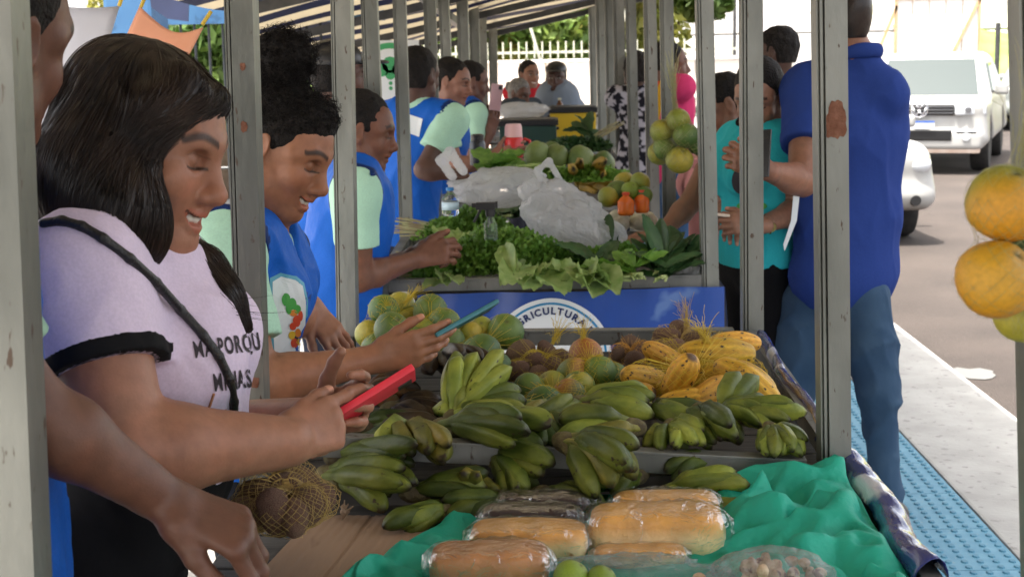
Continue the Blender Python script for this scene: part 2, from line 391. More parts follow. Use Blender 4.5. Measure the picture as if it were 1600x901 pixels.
def head_field(F, c, M, s=1., smile=0., nose=1., fat=0., neck=None, nr=.052):
    def T(x, y, z): return c+M@(np.array([x, y, z])*s)
    def E(p, r, k=.012, sub=False, Mr=None): F.ell(T(*p), np.array(r)*s, M if Mr is None else M@Mr, k*s, sub)
    def C(a, b, ra, rb=None, k=.008, sub=False): F.cap(T(*a), T(*b), ra*s, (rb or ra)*s, k*s, sub)
    E((0, -.018, .035), (.073, .094, .082), .02)
    E((0, .030, .028), (.062, .060, .062), .03)
    E((0, .030, -.030), (.058+fat*.010, .056, .080), .03)
    E((0, .052, -.052), (.040+fat*.008, .038, .042), .02)
    E((0, .070+fat*.003, -.100), (.021+fat*.006, .019, .017+fat*.003), .022)
    for q in (-1, 1):
        C((q*.056, -.006, -.030), (q*.050, .012, -.070), .018, .018, .03)
        C((q*.050, .012, -.070), (q*.018, .056, -.102), .018+fat*.003, .015, .03)
        E((q*(.040+fat*.004), .054+smile*.005+fat*.004, -.032+smile*.005), (.023+fat*.006, .019+smile*.004, .024+fat*.004), .018)
        C((q*.008, .083, .024), (q*.036, .072, .026), .011, .009, .016)          # brow ridge
        C((q*.036, .072, .026), (q*.056, .046, .012), .009, .012, .016)
        E((q*.031, .083, .004), (.017, .012, .012), .010, True)                   # socket
        E((q*.031, .0685, .002), (.0155, .0135, .0120), .004)                     # lids over the eyeball
        E((q*.0135*nose, .0935, -.040), (.0095*nose, .0115, .0085), .006)         # nostril wings
        E((q*.0075, .100, -.0495), (.0042, .006, .003), .003, True)
        E((q*.076, -.014, .0), (.009, .021, .033), .008, Mr=np.array(Matrix.Rotation(q*-.35, 3, 'Z')))
        E((q*.085, -.008, .003), (.006, .012, .020), .006, True)
        E((q*.075, -.006, -.026), (.008, .010, .011), .008)
    C((0, .083, .016), (0, .104, -.030), .0085, .0115*nose, .012)
    E((0, .1065, -.0345), (.0125*nose, .0125, .0115), .008)
    C((0, .098, -.046), (0, .094, -.058), .006, .007, .008)
    up = smile*.008
    lipU = [(-.027-.004*smile, .072, -.065+up), (-.012, .0875, -.0625), (0, .0905, -.0615), (.012, .0875, -.0625), (.027+.004*smile, .072, -.065+up)]
    lipL = [(-.025-.004*smile, .071, -.068+up), (-.011, .0845, -.0755-.004*smile), (0, .087, -.077-.004*smile), (.011, .0845, -.0755-.004*smile), (.025+.004*smile, .071, -.068+up)]
    for L_, rr in ((lipU, (.003, .0055, .0058, .0055, .003)), (lipL, (.003, .0062, .007, .0062, .003))):
        for i in range(4): C(L_[i], L_[i+1], rr[i], rr[i+1], .006)
    if smile > .3:
        mid = [(-.024, .078, -.0665+up), (-.012, .089, -.069-.002), (0, .092, -.0700), (.012, .089, -.069-.002), (.024, .078, -.0665+up)]
        for i in range(4): C(mid[i], mid[i+1], .0045+.001*(i in (1, 2)), None, .003, True)
    else:
        for i in range(4):
            a, b = [tuple((np.array(lipU[j])+np.array(lipL[j]))/2+np.array([0, .007, 0])) for j in (i, i+1)]; C(a, b, .0018, None, .003, True)
    if neck is not None:
        F.cap(T(0, -.028, -.045), neck, nr*s, nr*s*1.06, .03)
        if fat: F.ell(T(0, .028, -.105), np.array([.046, .042, .026])*s, M, .03)
    return T
def head_paint(V, C, c, M, s, skin, lip=None, brow=(.012, .008, .006), smile=0., eyes='open', mask=None):
    q = ((V-c)@M)/s; x = np.abs(q[:, 0]); y, z = q[:, 1], q[:, 2]; near = (np.linalg.norm(q, axis=1) < .16) & (y > .02)
    def lay(m, col, a=1.):
        m = (m*a*near)[:, None]; C[:] = C*(1-m)+np.array(col)*m
    sk = np.array(skin)
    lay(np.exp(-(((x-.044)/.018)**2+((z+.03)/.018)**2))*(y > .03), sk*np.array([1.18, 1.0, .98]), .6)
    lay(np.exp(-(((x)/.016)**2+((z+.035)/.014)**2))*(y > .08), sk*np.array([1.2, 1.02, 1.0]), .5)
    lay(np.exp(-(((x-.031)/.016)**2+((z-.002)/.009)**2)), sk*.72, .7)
    lip = sk*np.array([1.1, .78, .80]) if lip is None else np.array(lip); up = smile*.008
    mz = -.0665+np.clip(x/.027, 0, 1)**2*(up+.001)
    zu, zl = .0095*(1-(x/.031)**2), -.016*(1-(x/.031)**2)-.004*smile
    dz = z-mz; lay(((dz < zu) & (dz > zl) & (x < .030+.004*smile) & (y > .06)).astype(float), lip, .85)
    lay(((np.abs(dz+.0015) < .0022) & (x < .027+.004*smile) & (y > .055)).astype(float), sk*.18, .9)
    bz = .026+.008*np.sin(np.clip((x-.010)/.046, 0, 1)*2.6)-.004*np.clip((x-.045)/.01, 0, 1)
    lay(np.clip(1.6-np.abs(z-bz)/.0042, 0, 1)*(x > .011)*(x < .058)*(y > .03), brow, .88)
    ex = (x-.031)/.0165
    if eyes == 'down':
        ez = -.0045-.003*(1-ex**2); lay(np.clip(1.5-np.abs(z-ez)/.0016, 0, 1)*(np.abs(ex) < 1.05)*(y > .05), (.01, .007, .006), .95)
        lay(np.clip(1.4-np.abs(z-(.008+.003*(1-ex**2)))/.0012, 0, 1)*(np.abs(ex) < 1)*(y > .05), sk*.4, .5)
    else:
        lay(((np.abs(ex) < 1) & (np.abs(z-.001) < .0055*(1-ex**2)) & (y > .05)).astype(float), (.45, .42, .40), .9)
        lay(((np.hypot(x-.031, z-.001) < .0055) & (np.abs(z-.001) < .006*(1-ex**2)) & (y > .05)).astype(float), (.012, .008, .006), 1)
        ez = .001+.0062*(1-ex**2); lay(np.clip(1.5-np.abs(z-ez)/.0018, 0, 1)*(np.abs(ex) < 1.05)*(y > .05), (.01, .007, .006), .9)
    return C
def hand(F, W, d, n, side, curl=None, spread=.08, thumb=(.9, .5, -.25, .5), s=1.0, tips=None, k=.006):
    """W wrist, d wrist-to-knuckles, n back of the hand, side: towards the thumb; curl per finger (knuckle, middle, end)"""
    W = np.array(W, float); d = unit(d); n = np.array(n, float); n = unit(n-d*(n@d)); e = np.cross(d, n); e = e if e@np.array(side) > 0 else -e
    curl = curl or [(.5, .6, .4)]*4
    L = [(.043, .026, .021), (.048, .030, .022), (.044, .028, .021), (.034, .021, .018)]; off = [.030, .010, -.010, -.028]; fw = [.088, .092, .087, .078]; rr = [.0093, .0096, .0091, .0081]
    for i in range(4):
        b = W+s*(d*fw[i]+e*off[i]+n*(-.001 if i in (0, 3) else .002))
        F.cap(W+s*(d*.006+e*off[i]*.55), b, .0145*s, .0128*s, .014*s, flat=(n, .82))
        a = 0.; p = b; sp = spread*(1.5-i); dd0 = unit(d+e*sp)
        for j in range(3):
            a += curl[i][j]; dd = dd0*math.cos(a)-n*math.sin(a); q = p+dd*L[i][j]*s
            F.cap(p, q, rr[i]*s*(1.12, .98, .9)[j], rr[i]*s*(.98, .9, .78)[j], k*s); p = q
        if tips is not None: tips.append((p, dd, unit(np.cross(e, dd))*(1 if np.cross(e, dd)@n > 0 else -1), .0085*s))
    tb = W+s*(d*.022+e*.024-n*.008); ta, tsd, tn, tc = thumb
    td = unit(d*ta+e*tsd+n*tn); p = tb; F.cap(W+s*d*.004, tb, .016*s, .0165*s, .014*s)
    F.cap(tb, tb+td*.040*s, .0165*s, .0125*s, .012*s); p = tb+td*.040*s
    td2 = unit(td*math.cos(tc*.6)+(unit(d-e*.4-n*.2))*math.sin(tc*.6)); q = p+td2*.034*s; F.cap(p, q, .0115*s, .0105*s, k*s)
    td3 = unit(td2*math.cos(tc*.5)+(unit(d-e*.6-n*.3))*math.sin(tc*.5)); r_ = q+td3*.026*s; F.cap(q, r_, .0105*s, .0085*s, k*s)
    if tips is not None: tips.append((r_, td3, unit(np.cross(np.cross(td3, n), td3)+e*.5), .0095*s))
def bodycolor(V, skin, seed=0): 
    C = np.tile(np.array(skin, float), (len(V), 1)); return C*(1+.10*noise3(V, 26, seed)[:, None]+np.array([.05, 0, -.02])*noise3(V, 70, seed+3)[:, None])
def nails(V, C, tips, col):
    for p, dd, nn, r in tips:
        q = V-p; a = q@dd; b = q@nn; lat = np.linalg.norm(q-np.outer(a, dd)-np.outer(b, nn), axis=1)
        m = ((a > -.007) & (a < .007) & (b > r*.35) & (b < r*1.5) & (lat < .0055))[:, None]; C[:] = np.where(m, np.array(col), C)
def ik(a, b, l1, l2, hint):            # elbow or knee between two ends
    a, b = np.array(a, float), np.array(b, float); v = b-a; D = min(np.linalg.norm(v), (l1+l2)*.999); v = unit(v)
    x = (D*D+l1*l1-l2*l2)/(2*D); y = math.sqrt(max(l1*l1-x*x, 0)); h = np.array(hint, float); h = unit(h-v*(h@v)); return a+v*x+h*y
class Person:
    """joints are placed first, then the body and each garment are meshed as smooth solids"""
    def __init__(s, label, x, y, face, h=1.68, lean=0., skin=(.20, .105, .065), wide=1., deep=1., head=(0, 0, 0), hs=1., group=None, z0=0., male=False, near=False, fat=0.):
        s.label, s.skin, s.group, s.near, s.fat = label, skin, group, near, fat; s.male = male; s.sk = k = h/1.70; s.w = wide; s.dp = deep; s.hs = hs
        f = np.array([math.cos(face), math.sin(face), 0]); s.f = f; s.rt = np.cross(f, [0, 0, 1.]); z = np.array([0, 0, 1.])
        s.up = up = unit(z*math.cos(lean)+f*math.sin(lean)); s.tf = unit(f*math.cos(lean)-z*math.sin(lean)); s.M = np.stack([s.rt, s.tf, up], 1)
        b = np.array([x, y, z0]); s.base = b; s.pelvis = b+z*.93*k; s.waist = s.pelvis+up*.14*k; s.chest = s.pelvis+up*.33*k; s.neck = s.pelvis+up*.525*k-s.tf*.015
        sw = (.195 if male else .170)*wide**.5*k
        s.sh = {q: s.pelvis+up*.465*k+s.rt*(sw*(1 if q == 'R' else -1)) for q in 'LR'}
        hd = np.array([math.cos(face+head[0])*math.cos(head[1]), math.sin(face+head[0])*math.cos(head[1]), -math.sin(head[1])])
        s.headM = frame(hd, unit(z+f*.0+s.rt*head[2]+1e-3*s.rt)); s.head = s.neck+unit(up+z)*.135*k+s.f*.02
        s.el, s.wr, s.hands, s.tips = {}, {}, {}, []; s.smile = 0; s.eyes = 'open'; s.nose = 1.; s.legs_dir = f; s.bust = 0 if male else .8; s.boxes = []; s.arm = 1.; s.beard = 0
        s.belly = 0.; s.boxy = False; s.top = None; s.armshow = True
    def reach(s, q, wrist, hint=None, d=None, n=None, **kw):
        k = s.sk; wrist = np.array(wrist, float); s.wr[q] = wrist; s.el[q] = ik(s.sh[q], wrist, .285*k, .245*k, -s.f*.5-np.array([0, 0, 1.]) if hint is None else hint)
        s.setarm(q, s.el[q], wrist, d, n, **kw)
    def setarm(s, q, elbow, wrist, d=None, n=None, **kw):
        s.el[q] = np.array(elbow, float); s.wr[q] = np.array(wrist, float); dd = unit(s.wr[q]-s.el[q]) if d is None else unit(d)
        s.hands[q] = (dd, np.array([0, 0, 1.]) if n is None else np.array(n, float), kw)
    def torso(s, F, o=0., low=True):
        k = s.sk; M = s.M; w, d = s.w, s.dp; K = .06
        F.ell(s.chest+s.up*.02*k, (.150*w*k+o, .105*d*k+o, .175*k+o), M, K)
        F.ell(s.waist, (.138*w*k+o, .100*d*k+o, .14*k+o), M, K)
        F.ell(s.pelvis, ((.150 if s.male else .168)*w*k+o, .112*d*k+o, .125*k+o), M, K)
        F.cap(s.sh['L'], s.sh['R'], .052*k+o, .052*k+o, .05)
        for q in 'LR': F.cap(s.neck+s.up*.005, s.sh[q]-s.up*.005, .040*k+o*.7, .050*k+o*.7, .04)
        if s.bust:
            for q in (-1, 1): F.ell(s.chest+s.up*.02*k+s.tf*.085*d*k+s.rt*q*.068*w*k, np.array([.066, .062, .070])*(.75+.35*s.bust)*k+o, M, .04)
        if s.boxy: F.cap(s.chest, s.pelvis, .128*w*k+o, .126*w*k+o, .05, flat=(s.tf, .74*d))
        if s.belly: F.ell(s.waist+s.tf*.045-s.up*.02, (.13*w*k+o, .10*d*k*s.belly+o, .14*k+o), M, .06)
    def arm_f(s, F, q, o=0., upto=1.):
        k = s.sk*s.arm; a, e, w_ = s.sh[q], s.el[q], s.wr[q]
        F.cap(a, e, .052*k+o, .041*k+o, .03); m = e+(w_-e)*.28
        F.cap(e, m, .039*k+o, .042*k+o, .02); F.cap(m, w_, .042*k+o, .0255*k+o, .02)
    def build(s, h=None, hh=None, hand_h=None):
        near = s.near; h = h or (.007 if near else .014); hh = hh or (.0024 if near else .0045); hand_h = hand_h or (.0022 if near else .004); k = s.sk; F = Field(); s.F = F
        s.torso(F)
        head_field(F, s.head, s.headM, k*s.hs, s.smile, s.nose, s.fat, neck=s.neck+s.up*.0, nr=.055 if s.male else .047+.006*s.fat)
        boxes = []; hd = k*s.hs*.15; boxes.append((s.head-hd*np.array([1, 1, 1.05]), s.head+hd*np.array([1, 1, 1.05]), hh))
        for q in s.el:
            s.arm_f(F, q); dd, nn, kw = s.hands[q]
            r = s.rt if q == 'R' else -s.rt
            W = s.wr[q]; side = kw.pop('side', -r)
            if not kw.pop('hidden', False):
                F.cap(W-dd*.02, W+dd*.015, .024*k, .024*k, .015, flat=(nn, .8)); hand(F, W, dd, nn, side, tips=s.tips, s=k*(1.02 if s.male else .95), **kw)
                c = W+dd*.09; boxes.append((c-.13, c+.13, hand_h))
        kn, an = s.legs(F, 0.)
        V0, Q0 = F.mesh(h, holes=[(l, u) for l, u, _ in boxes]); Vs, Qs = [V0], [Q0]; nV = len(V0)
        for i, (l, u, hb) in enumerate(boxes):
            V1, Q1 = F.mesh(hb, np.array(l), np.array(u), holes=[(l2, u2) for l2, u2, _ in boxes[:i]]); Vs.append(V1); Qs.append(Q1+nV); nV += len(V1)
        V = np.concatenate(Vs); Q = np.concatenate(Qs); C = bodycolor(V, s.skin)
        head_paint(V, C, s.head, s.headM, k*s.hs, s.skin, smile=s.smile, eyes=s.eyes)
        nails(V, C, s.tips, np.minimum(np.array(s.skin)*np.array([1.7, 1.75, 1.85]), .75))
        if s.beard:
            q_ = ((V-s.head)@s.headM)/(k*s.hs); m = (np.clip((-.050-q_[:, 2])/.02, 0, 1)*(q_[:, 1] > 0)*(np.linalg.norm(q_, axis=1) < .14)*s.beard)[:, None]; C = C*(1-m)+np.array([.02, .014, .012])*m
        keep = np.zeros(len(V), bool); keep[Q.ravel()] = True; mp = np.cumsum(keep)-1
        s.o = obj('person', mesh(V[keep], mp[Q], True, C[keep]), SKIN if near else SKINF); tag(s.o, s.label, 'person', s.group)
        if s.smile > .3:
            T = Field(); up = s.smile*.008; kk = k*s.hs; t = lambda x, y, z: s.head+s.headM@(np.array([x, y, z])*kk)
            pts = [(-.022, .071, -.0655+up*.7), (-.011, .0815, -.068), (0, .0845, -.0685), (.011, .0815, -.068), (.022, .071, -.0655+up*.7)]
            T.chain([t(*p) for p in pts], [.0042*kk, .0056*kk, .006*kk, .0056*kk, .0042*kk], .003)
            V, Q = T.mesh(.0016); obj('teeth', mesh(V, Q), TEETH, s.o)
        return s
    def legs(s, F, o, flare=0.):
        k = s.sk; z = np.array([0, 0, 1.]); kn, an = {}, {}
        for q in 'LR':
            g = 1 if q == 'R' else -1; hip = s.pelvis+s.rt*g*.082*s.w*k-s.up*.03; a = s.base+s.rt*g*.095*k+z*.085*k+s.legs_dir*(-.02 if g > 0 else .03)
            kk = (hip+a)/2+s.f*.02+z*.02; kn[q], an[q] = kk, a
            F.cap(hip, kk, .086*s.w*k+o, .056*k+o, .03); F.cap(kk, a, .056*k+o, .036*k+o+flare, .02)
            if o == 0: F.cap(a-z*.045*k-s.f*.04, a-z*.05*k+s.f*.13*k, .034*k, .028*k, .02)
        s.kn, s.an = kn, an; return kn, an
    def garment(s, name, fld, h, m, paint=None, col=(.5, .5, .5), wr=0., wf=30, seed=1, lo=None, hi=None, holes=(), sm=1):
        if wr:
            def folds_(X):             # soft swell plus raised creases
                Y_ = X@np.array([[1, .25, .35], [-.2, 1, .3], [-.25, .1, .55]]); n1 = noise3(Y_, wf*.62, seed, 2); n2 = noise3(Y_, wf*1.3, seed+4, 2)
                return wr*(.6*noise3(X, wf*.5, seed+9, 1)-1.5*np.maximum(1-np.abs(n1)*2.2, 0)**2-.7*np.maximum(1-np.abs(n2)*2.4, 0)**2+.5)
            fld.wr = folds_
        V, Q = fld.mesh(h, lo, hi)
        if sm: V = relax(V, Q, sm)
        C = np.tile(np.array(col, float), (len(V), 1))
        if paint: C = paint(V, C)
        return obj(name, mesh(V, Q, True, C), m, s.o)
    def tee(s, col, o=.012, sleeve=.55, name='shirt', trim=None, m=None, h=None, hem=-.06, neck=.062, vneck=0., wr=.004, collar=None, flare=.012, paint=None, arms='LR', wf=26, o_arm=None, seed=3, hi=None):
        F = Field(); s.torso(F, o); k = s.sk; cuts = []; TT = Field(); s.torso(TT, o)
        for q in arms:
            if q not in s.el: continue
            a, e = s.sh[q], s.el[q]; d = unit(e-a); end = a+(e-a)*min(sleeve, .97); oo = o if o_arm is None else o_arm
            F.cap(a, e, .053*k*s.arm+oo, .043*k*s.arm+oo+flare, .04, cut=[(end+d*.012, d)]); cuts.append((end, d, a)); 
            def slv(X, end=end, d=d, rr=.075*k*s.arm+oo):
                t = (X-end)@d; q_ = np.minimum(t, rr-np.linalg.norm((X-end)-t[..., None]*d, axis=-1)); i_ = q_ > -.01
                if i_.any(): q_[i_] = np.minimum(q_[i_], TT.at(X[i_])-.004)
                return q_
            F.hard.append(slv)
            if sleeve > 1:
                t = min(sleeve-1, .95); w_ = s.wr[q]; d2 = unit(w_-e); e2 = e+(w_-e)*t; F.cap(e, w_, .044*k+oo+flare*.5, .03*k+oo+flare*.5, .02, cut=[(e2, d2)])
        F.plane(s.pelvis+s.up*hem*k, -s.up)
        nc = s.neck+s.up*.035*k+s.tf*.012; F.ell(nc, np.array([neck, neck*1.02+.012, .05])*k, s.M, .008, True)
        if vneck: F.cap(nc+s.tf*.06*k, nc+s.tf*.09*k-s.up*vneck, .05*k, .012*k, .006, True)
        F.ell(s.head-s.up*.04, np.array([.075, .085, .11])*k, s.headM, .01, True) if False else None
        def pt(V, C):
            if False:
                TF = Field(); s.torso(TF, o); dt = TF.at(V)
                for end, d, a in cuts:
                    t_ = (V-end)@d; ax = np.linalg.norm(V-end-np.outer(t_, d), axis=1)
                    m_ = (t_ > -.022) & (t_ < .03) & (ax < .053*k*s.arm+o+flare+.01) & (dt > .006); C[m_] = trim
                q = (V-nc)@s.M; m_ = (np.linalg.norm(q/(np.array([neck+.016, neck*1.02+.028, .068])*k), axis=1) < 1.0); C[m_] = trim
            return paint(V, C) if paint else C
        g = s.garment(name, F, h or (.006 if s.near else .012), m or COTTON, pt, col, wr, wf, seed, hi=hi); s.shirtF = F
        if trim is not None:           # knitted bands round sleeve ends and neck
            hb = .0034 if s.near else .006; TF = Field(); s.torso(TF, o+.018)
            for end, d, a in cuts:
                B = Field(); B.p = list(F.p); B.hard = list(F.hard); B.wr = (lambda w0: (lambda X: w0(X)-.0016))(F.wr or (lambda X: 0*X[..., 0])); c_ = end-d*.01; rr = .053*k*s.arm+o+flare+.014
                B.plane(end-d*.022, -d, .002); B.hard.append(lambda X, c_=c_, rr=rr: np.linalg.norm(X-c_, axis=-1)-rr); B.hard.append(lambda X: -TF.at(X))
                V, Q = B.mesh(hb, c_-rr*1.1, c_+rr*1.1)
                if len(Q): obj('sleeve_band', mesh(V, Q, True, np.tile(np.array(trim, float), (len(V), 1))), COTTON, g)
            B = Field(); B.p = list(F.p); B.hard = list(F.hard); B.wr = (lambda w0: (lambda X: w0(X)-.0016))(F.wr or (lambda X: 0*X[..., 0])); re_ = np.array([neck+.014, neck*1.02+.026, .066])*k
            B.hard.append(lambda X: (np.linalg.norm(((X-nc)@s.M)/re_, axis=-1)-1)*.06); V, Q = B.mesh(hb, nc-.13, nc+.13)
            if len(Q): obj('neck_band', mesh(V, Q, True, np.tile(np.array(trim, float), (len(V), 1))), COTTON, g)
        if collar is not None:         # folded collar round the neck
            c = Field(); base = s.neck+s.up*.0
            n_ = 30; pts = []
            for i in range(n_+1):
                a = (i/n_)*2*math.pi
                pts.append(base+s.up*(.016*k+.012*math.cos(a))+s.rt*math.sin(a)*.070*k+s.tf*(-math.cos(a)*.074*k+.004))
            c.chain(pts, [.009]*len(pts), .02, flat=(s.up, 1.5)); V, Q = c.mesh(.0045 if s.near else .006); obj('collar', mesh(V, Q, True, np.tile(np.array(collar, float), (len(V), 1))), COTTON, g)
        return g
    def vest(s, col, o=.026, name='vest', hem=-.1, h=None, wr=.005, paint=None, edge=None, arm_hole=.088, deepn=.10, m=None):
        F = Field(); s.torso(F, o); k = s.sk
        for q in 'LR':
            g = 1 if q == 'R' else -1; c = s.sh[q]+s.rt*g*.038*k-s.up*.015; d = unit(s.el[q]-s.sh[q]) if q in s.el else -s.up
            F.cap(c-s.rt*g*.0, c+s.rt*g*.12, arm_hole*k, arm_hole*k, .012, True); F.cap(c, c+d*.12, arm_hole*.9*k, arm_hole*.7*k, .012, True)
        F.plane(s.pelvis+s.up*hem*k, -s.up)
        nc = s.neck+s.up*.03*k; F.ell(nc, np.array([.074, .085, .06])*k, s.M, .01, True); F.cap(nc+s.tf*.06*k, nc+s.tf*.09*k-s.up*deepn, .055*k, .02*k, .008, True)
        def pt(V, C):
            if edge is not None:
                for q in 'LR':
                    g = 1 if q == 'R' else -1; c = s.sh[q]+s.rt*g*.038*k-s.up*.015
                    ax = s.rt*g; r_ = (V-c)-np.outer((V-c)@ax, ax); m_ = (np.linalg.norm(r_, axis=1) < arm_hole*k+.014) & ((V-c)@ax > -.05); C[m_] = edge
            return paint(V, C) if paint else C
        g = s.garment(name, F, h or (.006 if s.near else .012), m or NYLON, pt, col, wr, 24, 5); s.vestF = F; return g
    def trousers(s, col, o=.014, h=None, m=None, flare=.02, wr=.006, top=.075, hip=.006):
        F = Field(); k = s.sk; F.ell(s.pelvis, ((.150 if s.male else .168)*s.w*k+hip, .112*s.dp*k+hip, .13*k), s.M, .04); s.legs(F, o*.8, flare)
        F.plane(s.base+np.array([0, 0, .055]), (0, 0, -1)); F.plane(s.pelvis+s.up*top*k, s.up)
        if top > .1: F.ell(s.waist, (.138*s.w*k+.006, .100*s.dp*k+.006, .14*k), s.M, .06); F.ell(s.waist+s.tf*.045-s.up*.02, (.13*s.w*k+.006, .10*s.dp*k*max(s.belly, .01)+.006, .14*k), s.M, .06)
        g = s.garment('trousers', F, h or (.009 if s.near else .014), m or COTTON, None, col, wr, 22, 9)
        for q in 'LR':
            a = s.an[q]; S = Field(); z = np.array([0, 0, 1.]); S.cap(a-z*.045*k-s.f*.05, a-z*.048*k+s.f*.14*k, .044*k, .037*k, .02); S.plane(s.base+np.array([0, 0, .004]), (0, 0, -1), .003)
            V, Q = S.mesh(.009); obj('shoe', mesh(V, Q), SHOE, s.o)
        return g
    def H(s, x, y, z): return s.head+s.headM@(np.array([x, y, z])*s.sk*s.hs)
    def hair(s, kind='short', m=None, h=None, rough=.004, low=-.07, vol=0.):
        F = Field(); k = s.sk*s.hs; E = lambda p, r, kk=.012, sub=False: F.ell(s.H(*p), np.array(r)*k, s.headM, kk*k, sub)
        E((0, -.020, .040), (.080+vol, .101+vol, .088+vol)); E((0, -.045, -.015), (.070+vol*.6, .062+vol*.6, .075), .03)
        E((0, .082, -.048), (.080, .070, .112), .01, True)
        for q in (-1, 1): E((q*.082, -.004, -.030), (.026, .040, .040), .01, True)
        F.plane(s.H(0, 0, low), -s.headM[:, 2], .02)
        if kind == 'bun': E((0, -.125, .015), (.042, .040, .042), .02)
        if kind == 'topbun': E((0, -.085, .115), (.055, .055, .05), .03)
        if kind == 'long':
            F.chain([s.H(0, -.08, .0), s.H(0, -.10, -.10), s.H(0, -.09, -.22)], [.075*k, .07*k, .04*k], .05)
        F.wr = lambda X: rough*noise3(X, 110, 4, 2)
        V, Q = F.mesh(h or (.004 if s.near else .006)); s.hairF = F
        return obj('hair', mesh(V, Q), m or HAIRD, s.o)
def flow_strands(F, seeds, guide, steps, step, jitter, off=.001, rng=RNG, keep=.9):
    """hairs that lie on a hair volume: walk along the guide direction, staying on the surface"""
    p = seeds.copy(); out = [p.copy()]; ph = rng.uniform(0, 6.28, len(p)); fr = rng.uniform(8, 20, len(p)); v = None
    offs = rng.uniform(-.002, off*2, len(p))
    for i in range(steps):
        g = F.grad(p); d = guide(p); d = d-g*np.sum(d*g, -1, keepdims=True); d /= np.linalg.norm(d, axis=-1, keepdims=True)+1e-9
        if v is not None: d = v*keep+d*(1-keep); d /= np.linalg.norm(d, axis=-1, keepdims=True)+1e-9
        v = d; sd_ = np.cross(g, d); p = p+step*(d+sd_*(jitter*np.sin(ph+i*step*fr))[:, None])
        p = p-F.grad(p)*((F.at(p)-offs)*.8)[:, None]; out.append(p.copy())
    return np.stack(out, 1)
def surface_points(V, Q, n, rng=RNG, w=None):
    a = np.linalg.norm(np.cross(V[Q[:, 1]]-V[Q[:, 0]], V[Q[:, 2]]-V[Q[:, 0]]), axis=1); a = a if w is None else a*w(V[Q].mean(1)); i = rng.choice(len(Q), n, p=a/a.sum())
    u = rng.random((n, 1)); v = rng.random((n, 1)); return (V[Q[i, 0]]*(1-u)+V[Q[i, 1]]*u)*(1-v)+(V[Q[i, 3]]*(1-u)+V[Q[i, 2]]*u)*v
# ------------------------------------------------------------------ the setting
CONC = mat('pavement_concrete', (.17, .162, .15), (.25, .24, .225), 3, .85, bump=.25, bscale=60, spots=(.20, .19, .175), sscale=9, sthr=.66)
ASPH = mat('asphalt', (.030, .0225, .019), (.050, .038, .032), 1.1, .9, bump=.6, bscale=120, spots=(.075, .060, .052), sscale=140, sthr=.6)
WSTRIP = mat('white_screed', (.30, .30, .29), (.37, .37, .36), 5, .8, bump=.2, bscale=50, spots=(.24, .235, .23), sscale=24, sthr=.62)
TACT = mat('tactile_blue', (.07, .22, .33), (.11, .28, .39), 14, .6, bump=.1, bscale=90, spots=(.15, .27, .33), sscale=45, sthr=.66)
TACTD = mat('tactile_stud', (.03, .15, .24), (.05, .19, .28), 40, .55)
DIRT = mat('pale_dirt', (.40, .31, .26), (.52, .43, .36), .35, .95, bump=.4, bscale=6, spots=(.42, .27, .19), sscale=.8, sthr=.6)
GALV = mat('galvanised_steel', (.13, .138, .125), (.25, .258, .235), 7, .42, metal=.55, bump=.12, bscale=60, spots=(.085, .06, .045), sscale=70, sthr=.66, stretch=(1, 1, .35))
GALVD = mat('galvanised_dull', (.15, .155, .145), (.25, .25, .235), 9, .5, metal=.5, bump=.12, bscale=60, spots=(.10, .075, .06), sscale=55, sthr=.64, stretch=(1, 1, .35))
RUST = mat('rust_patch', (.13, .045, .022), (.24, .11, .07), 40, .9, bump=.4, bscale=120)
def flat(name, x0, x1, y0, y1, z, m, nx=1, ny=1):
    V = np.array([(x0+(x1-x0)*i/nx, y0+(y1-y0)*j/ny, z) for j in range(ny+1) for i in range(nx+1)]); Q = np.array([(j*(nx+1)+i, j*(nx+1)+i+1, (j+1)*(nx+1)+i+1, (j+1)*(nx+1)+i) for j in range(ny) for i in range(nx)])
    o = obj(name, mesh(V, Q, False), m); o['kind'] = 'structure'; return o
flat('ground', -400, 400, -60, 900, -.13, DIRT)
flat('asphalt_yard', 2.05, 60, -40, 60, -.118, ASPH)
b = MB(); b.box((-14, -20, -.5), (1.47, 17, 0)); pv = b.obj('pavement', CONC, bevel=.01); pv['kind'] = 'structure'
b = MB(); b.box((1.472, -20, -.5), (2.02, 40, .012)); ks = b.obj('white_pavement_edge', WSTRIP, bevel=.012); ks['kind'] = 'structure'
# blue tactile paving: tiles of 40 cm, studs in rows
tp = thing('tactile_paving', None, None)
tp['kind'] = 'structure'
TX0, TS = .67, .40
tile_me = MB().box((.002, .002, -.03), (TS-.002, TS-.002, .006)).me(bevel=.002); tile_me.materials.append(TACT)
sb = MB(); ns = 8
for i in range(ns):
    for j in range(ns):
        cx, cy = (i+.5)*TS/ns, (j+.5)*TS/ns; n = 8
        r0, r1 = .0125, .009
        v = [(cx+r0*math.cos(2*math.pi*q/n), cy+r0*math.sin(2*math.pi*q/n)*1.35, .0055) for q in range(n)]+[(cx+r1*math.cos(2*math.pi*q/n), cy+r1*math.sin(2*math.pi*q/n)*1.35, .0105) for q in range(n)]
        sb.add(v, [(q, (q+1) % n, n+(q+1) % n, n+q) for q in range(n)]+[tuple(range(n, 2*n))])
stud_me = sb.me(); stud_me.materials.append(TACTD)
for i in range(2):
    for j in range(34):
        t = obj('tile', tile_me, None, tp, loc=(TX0+i*TS, 2.4+j*TS, .0)); s_ = obj('studs', stud_me, None, t); s_['kind'] = 'stuff'

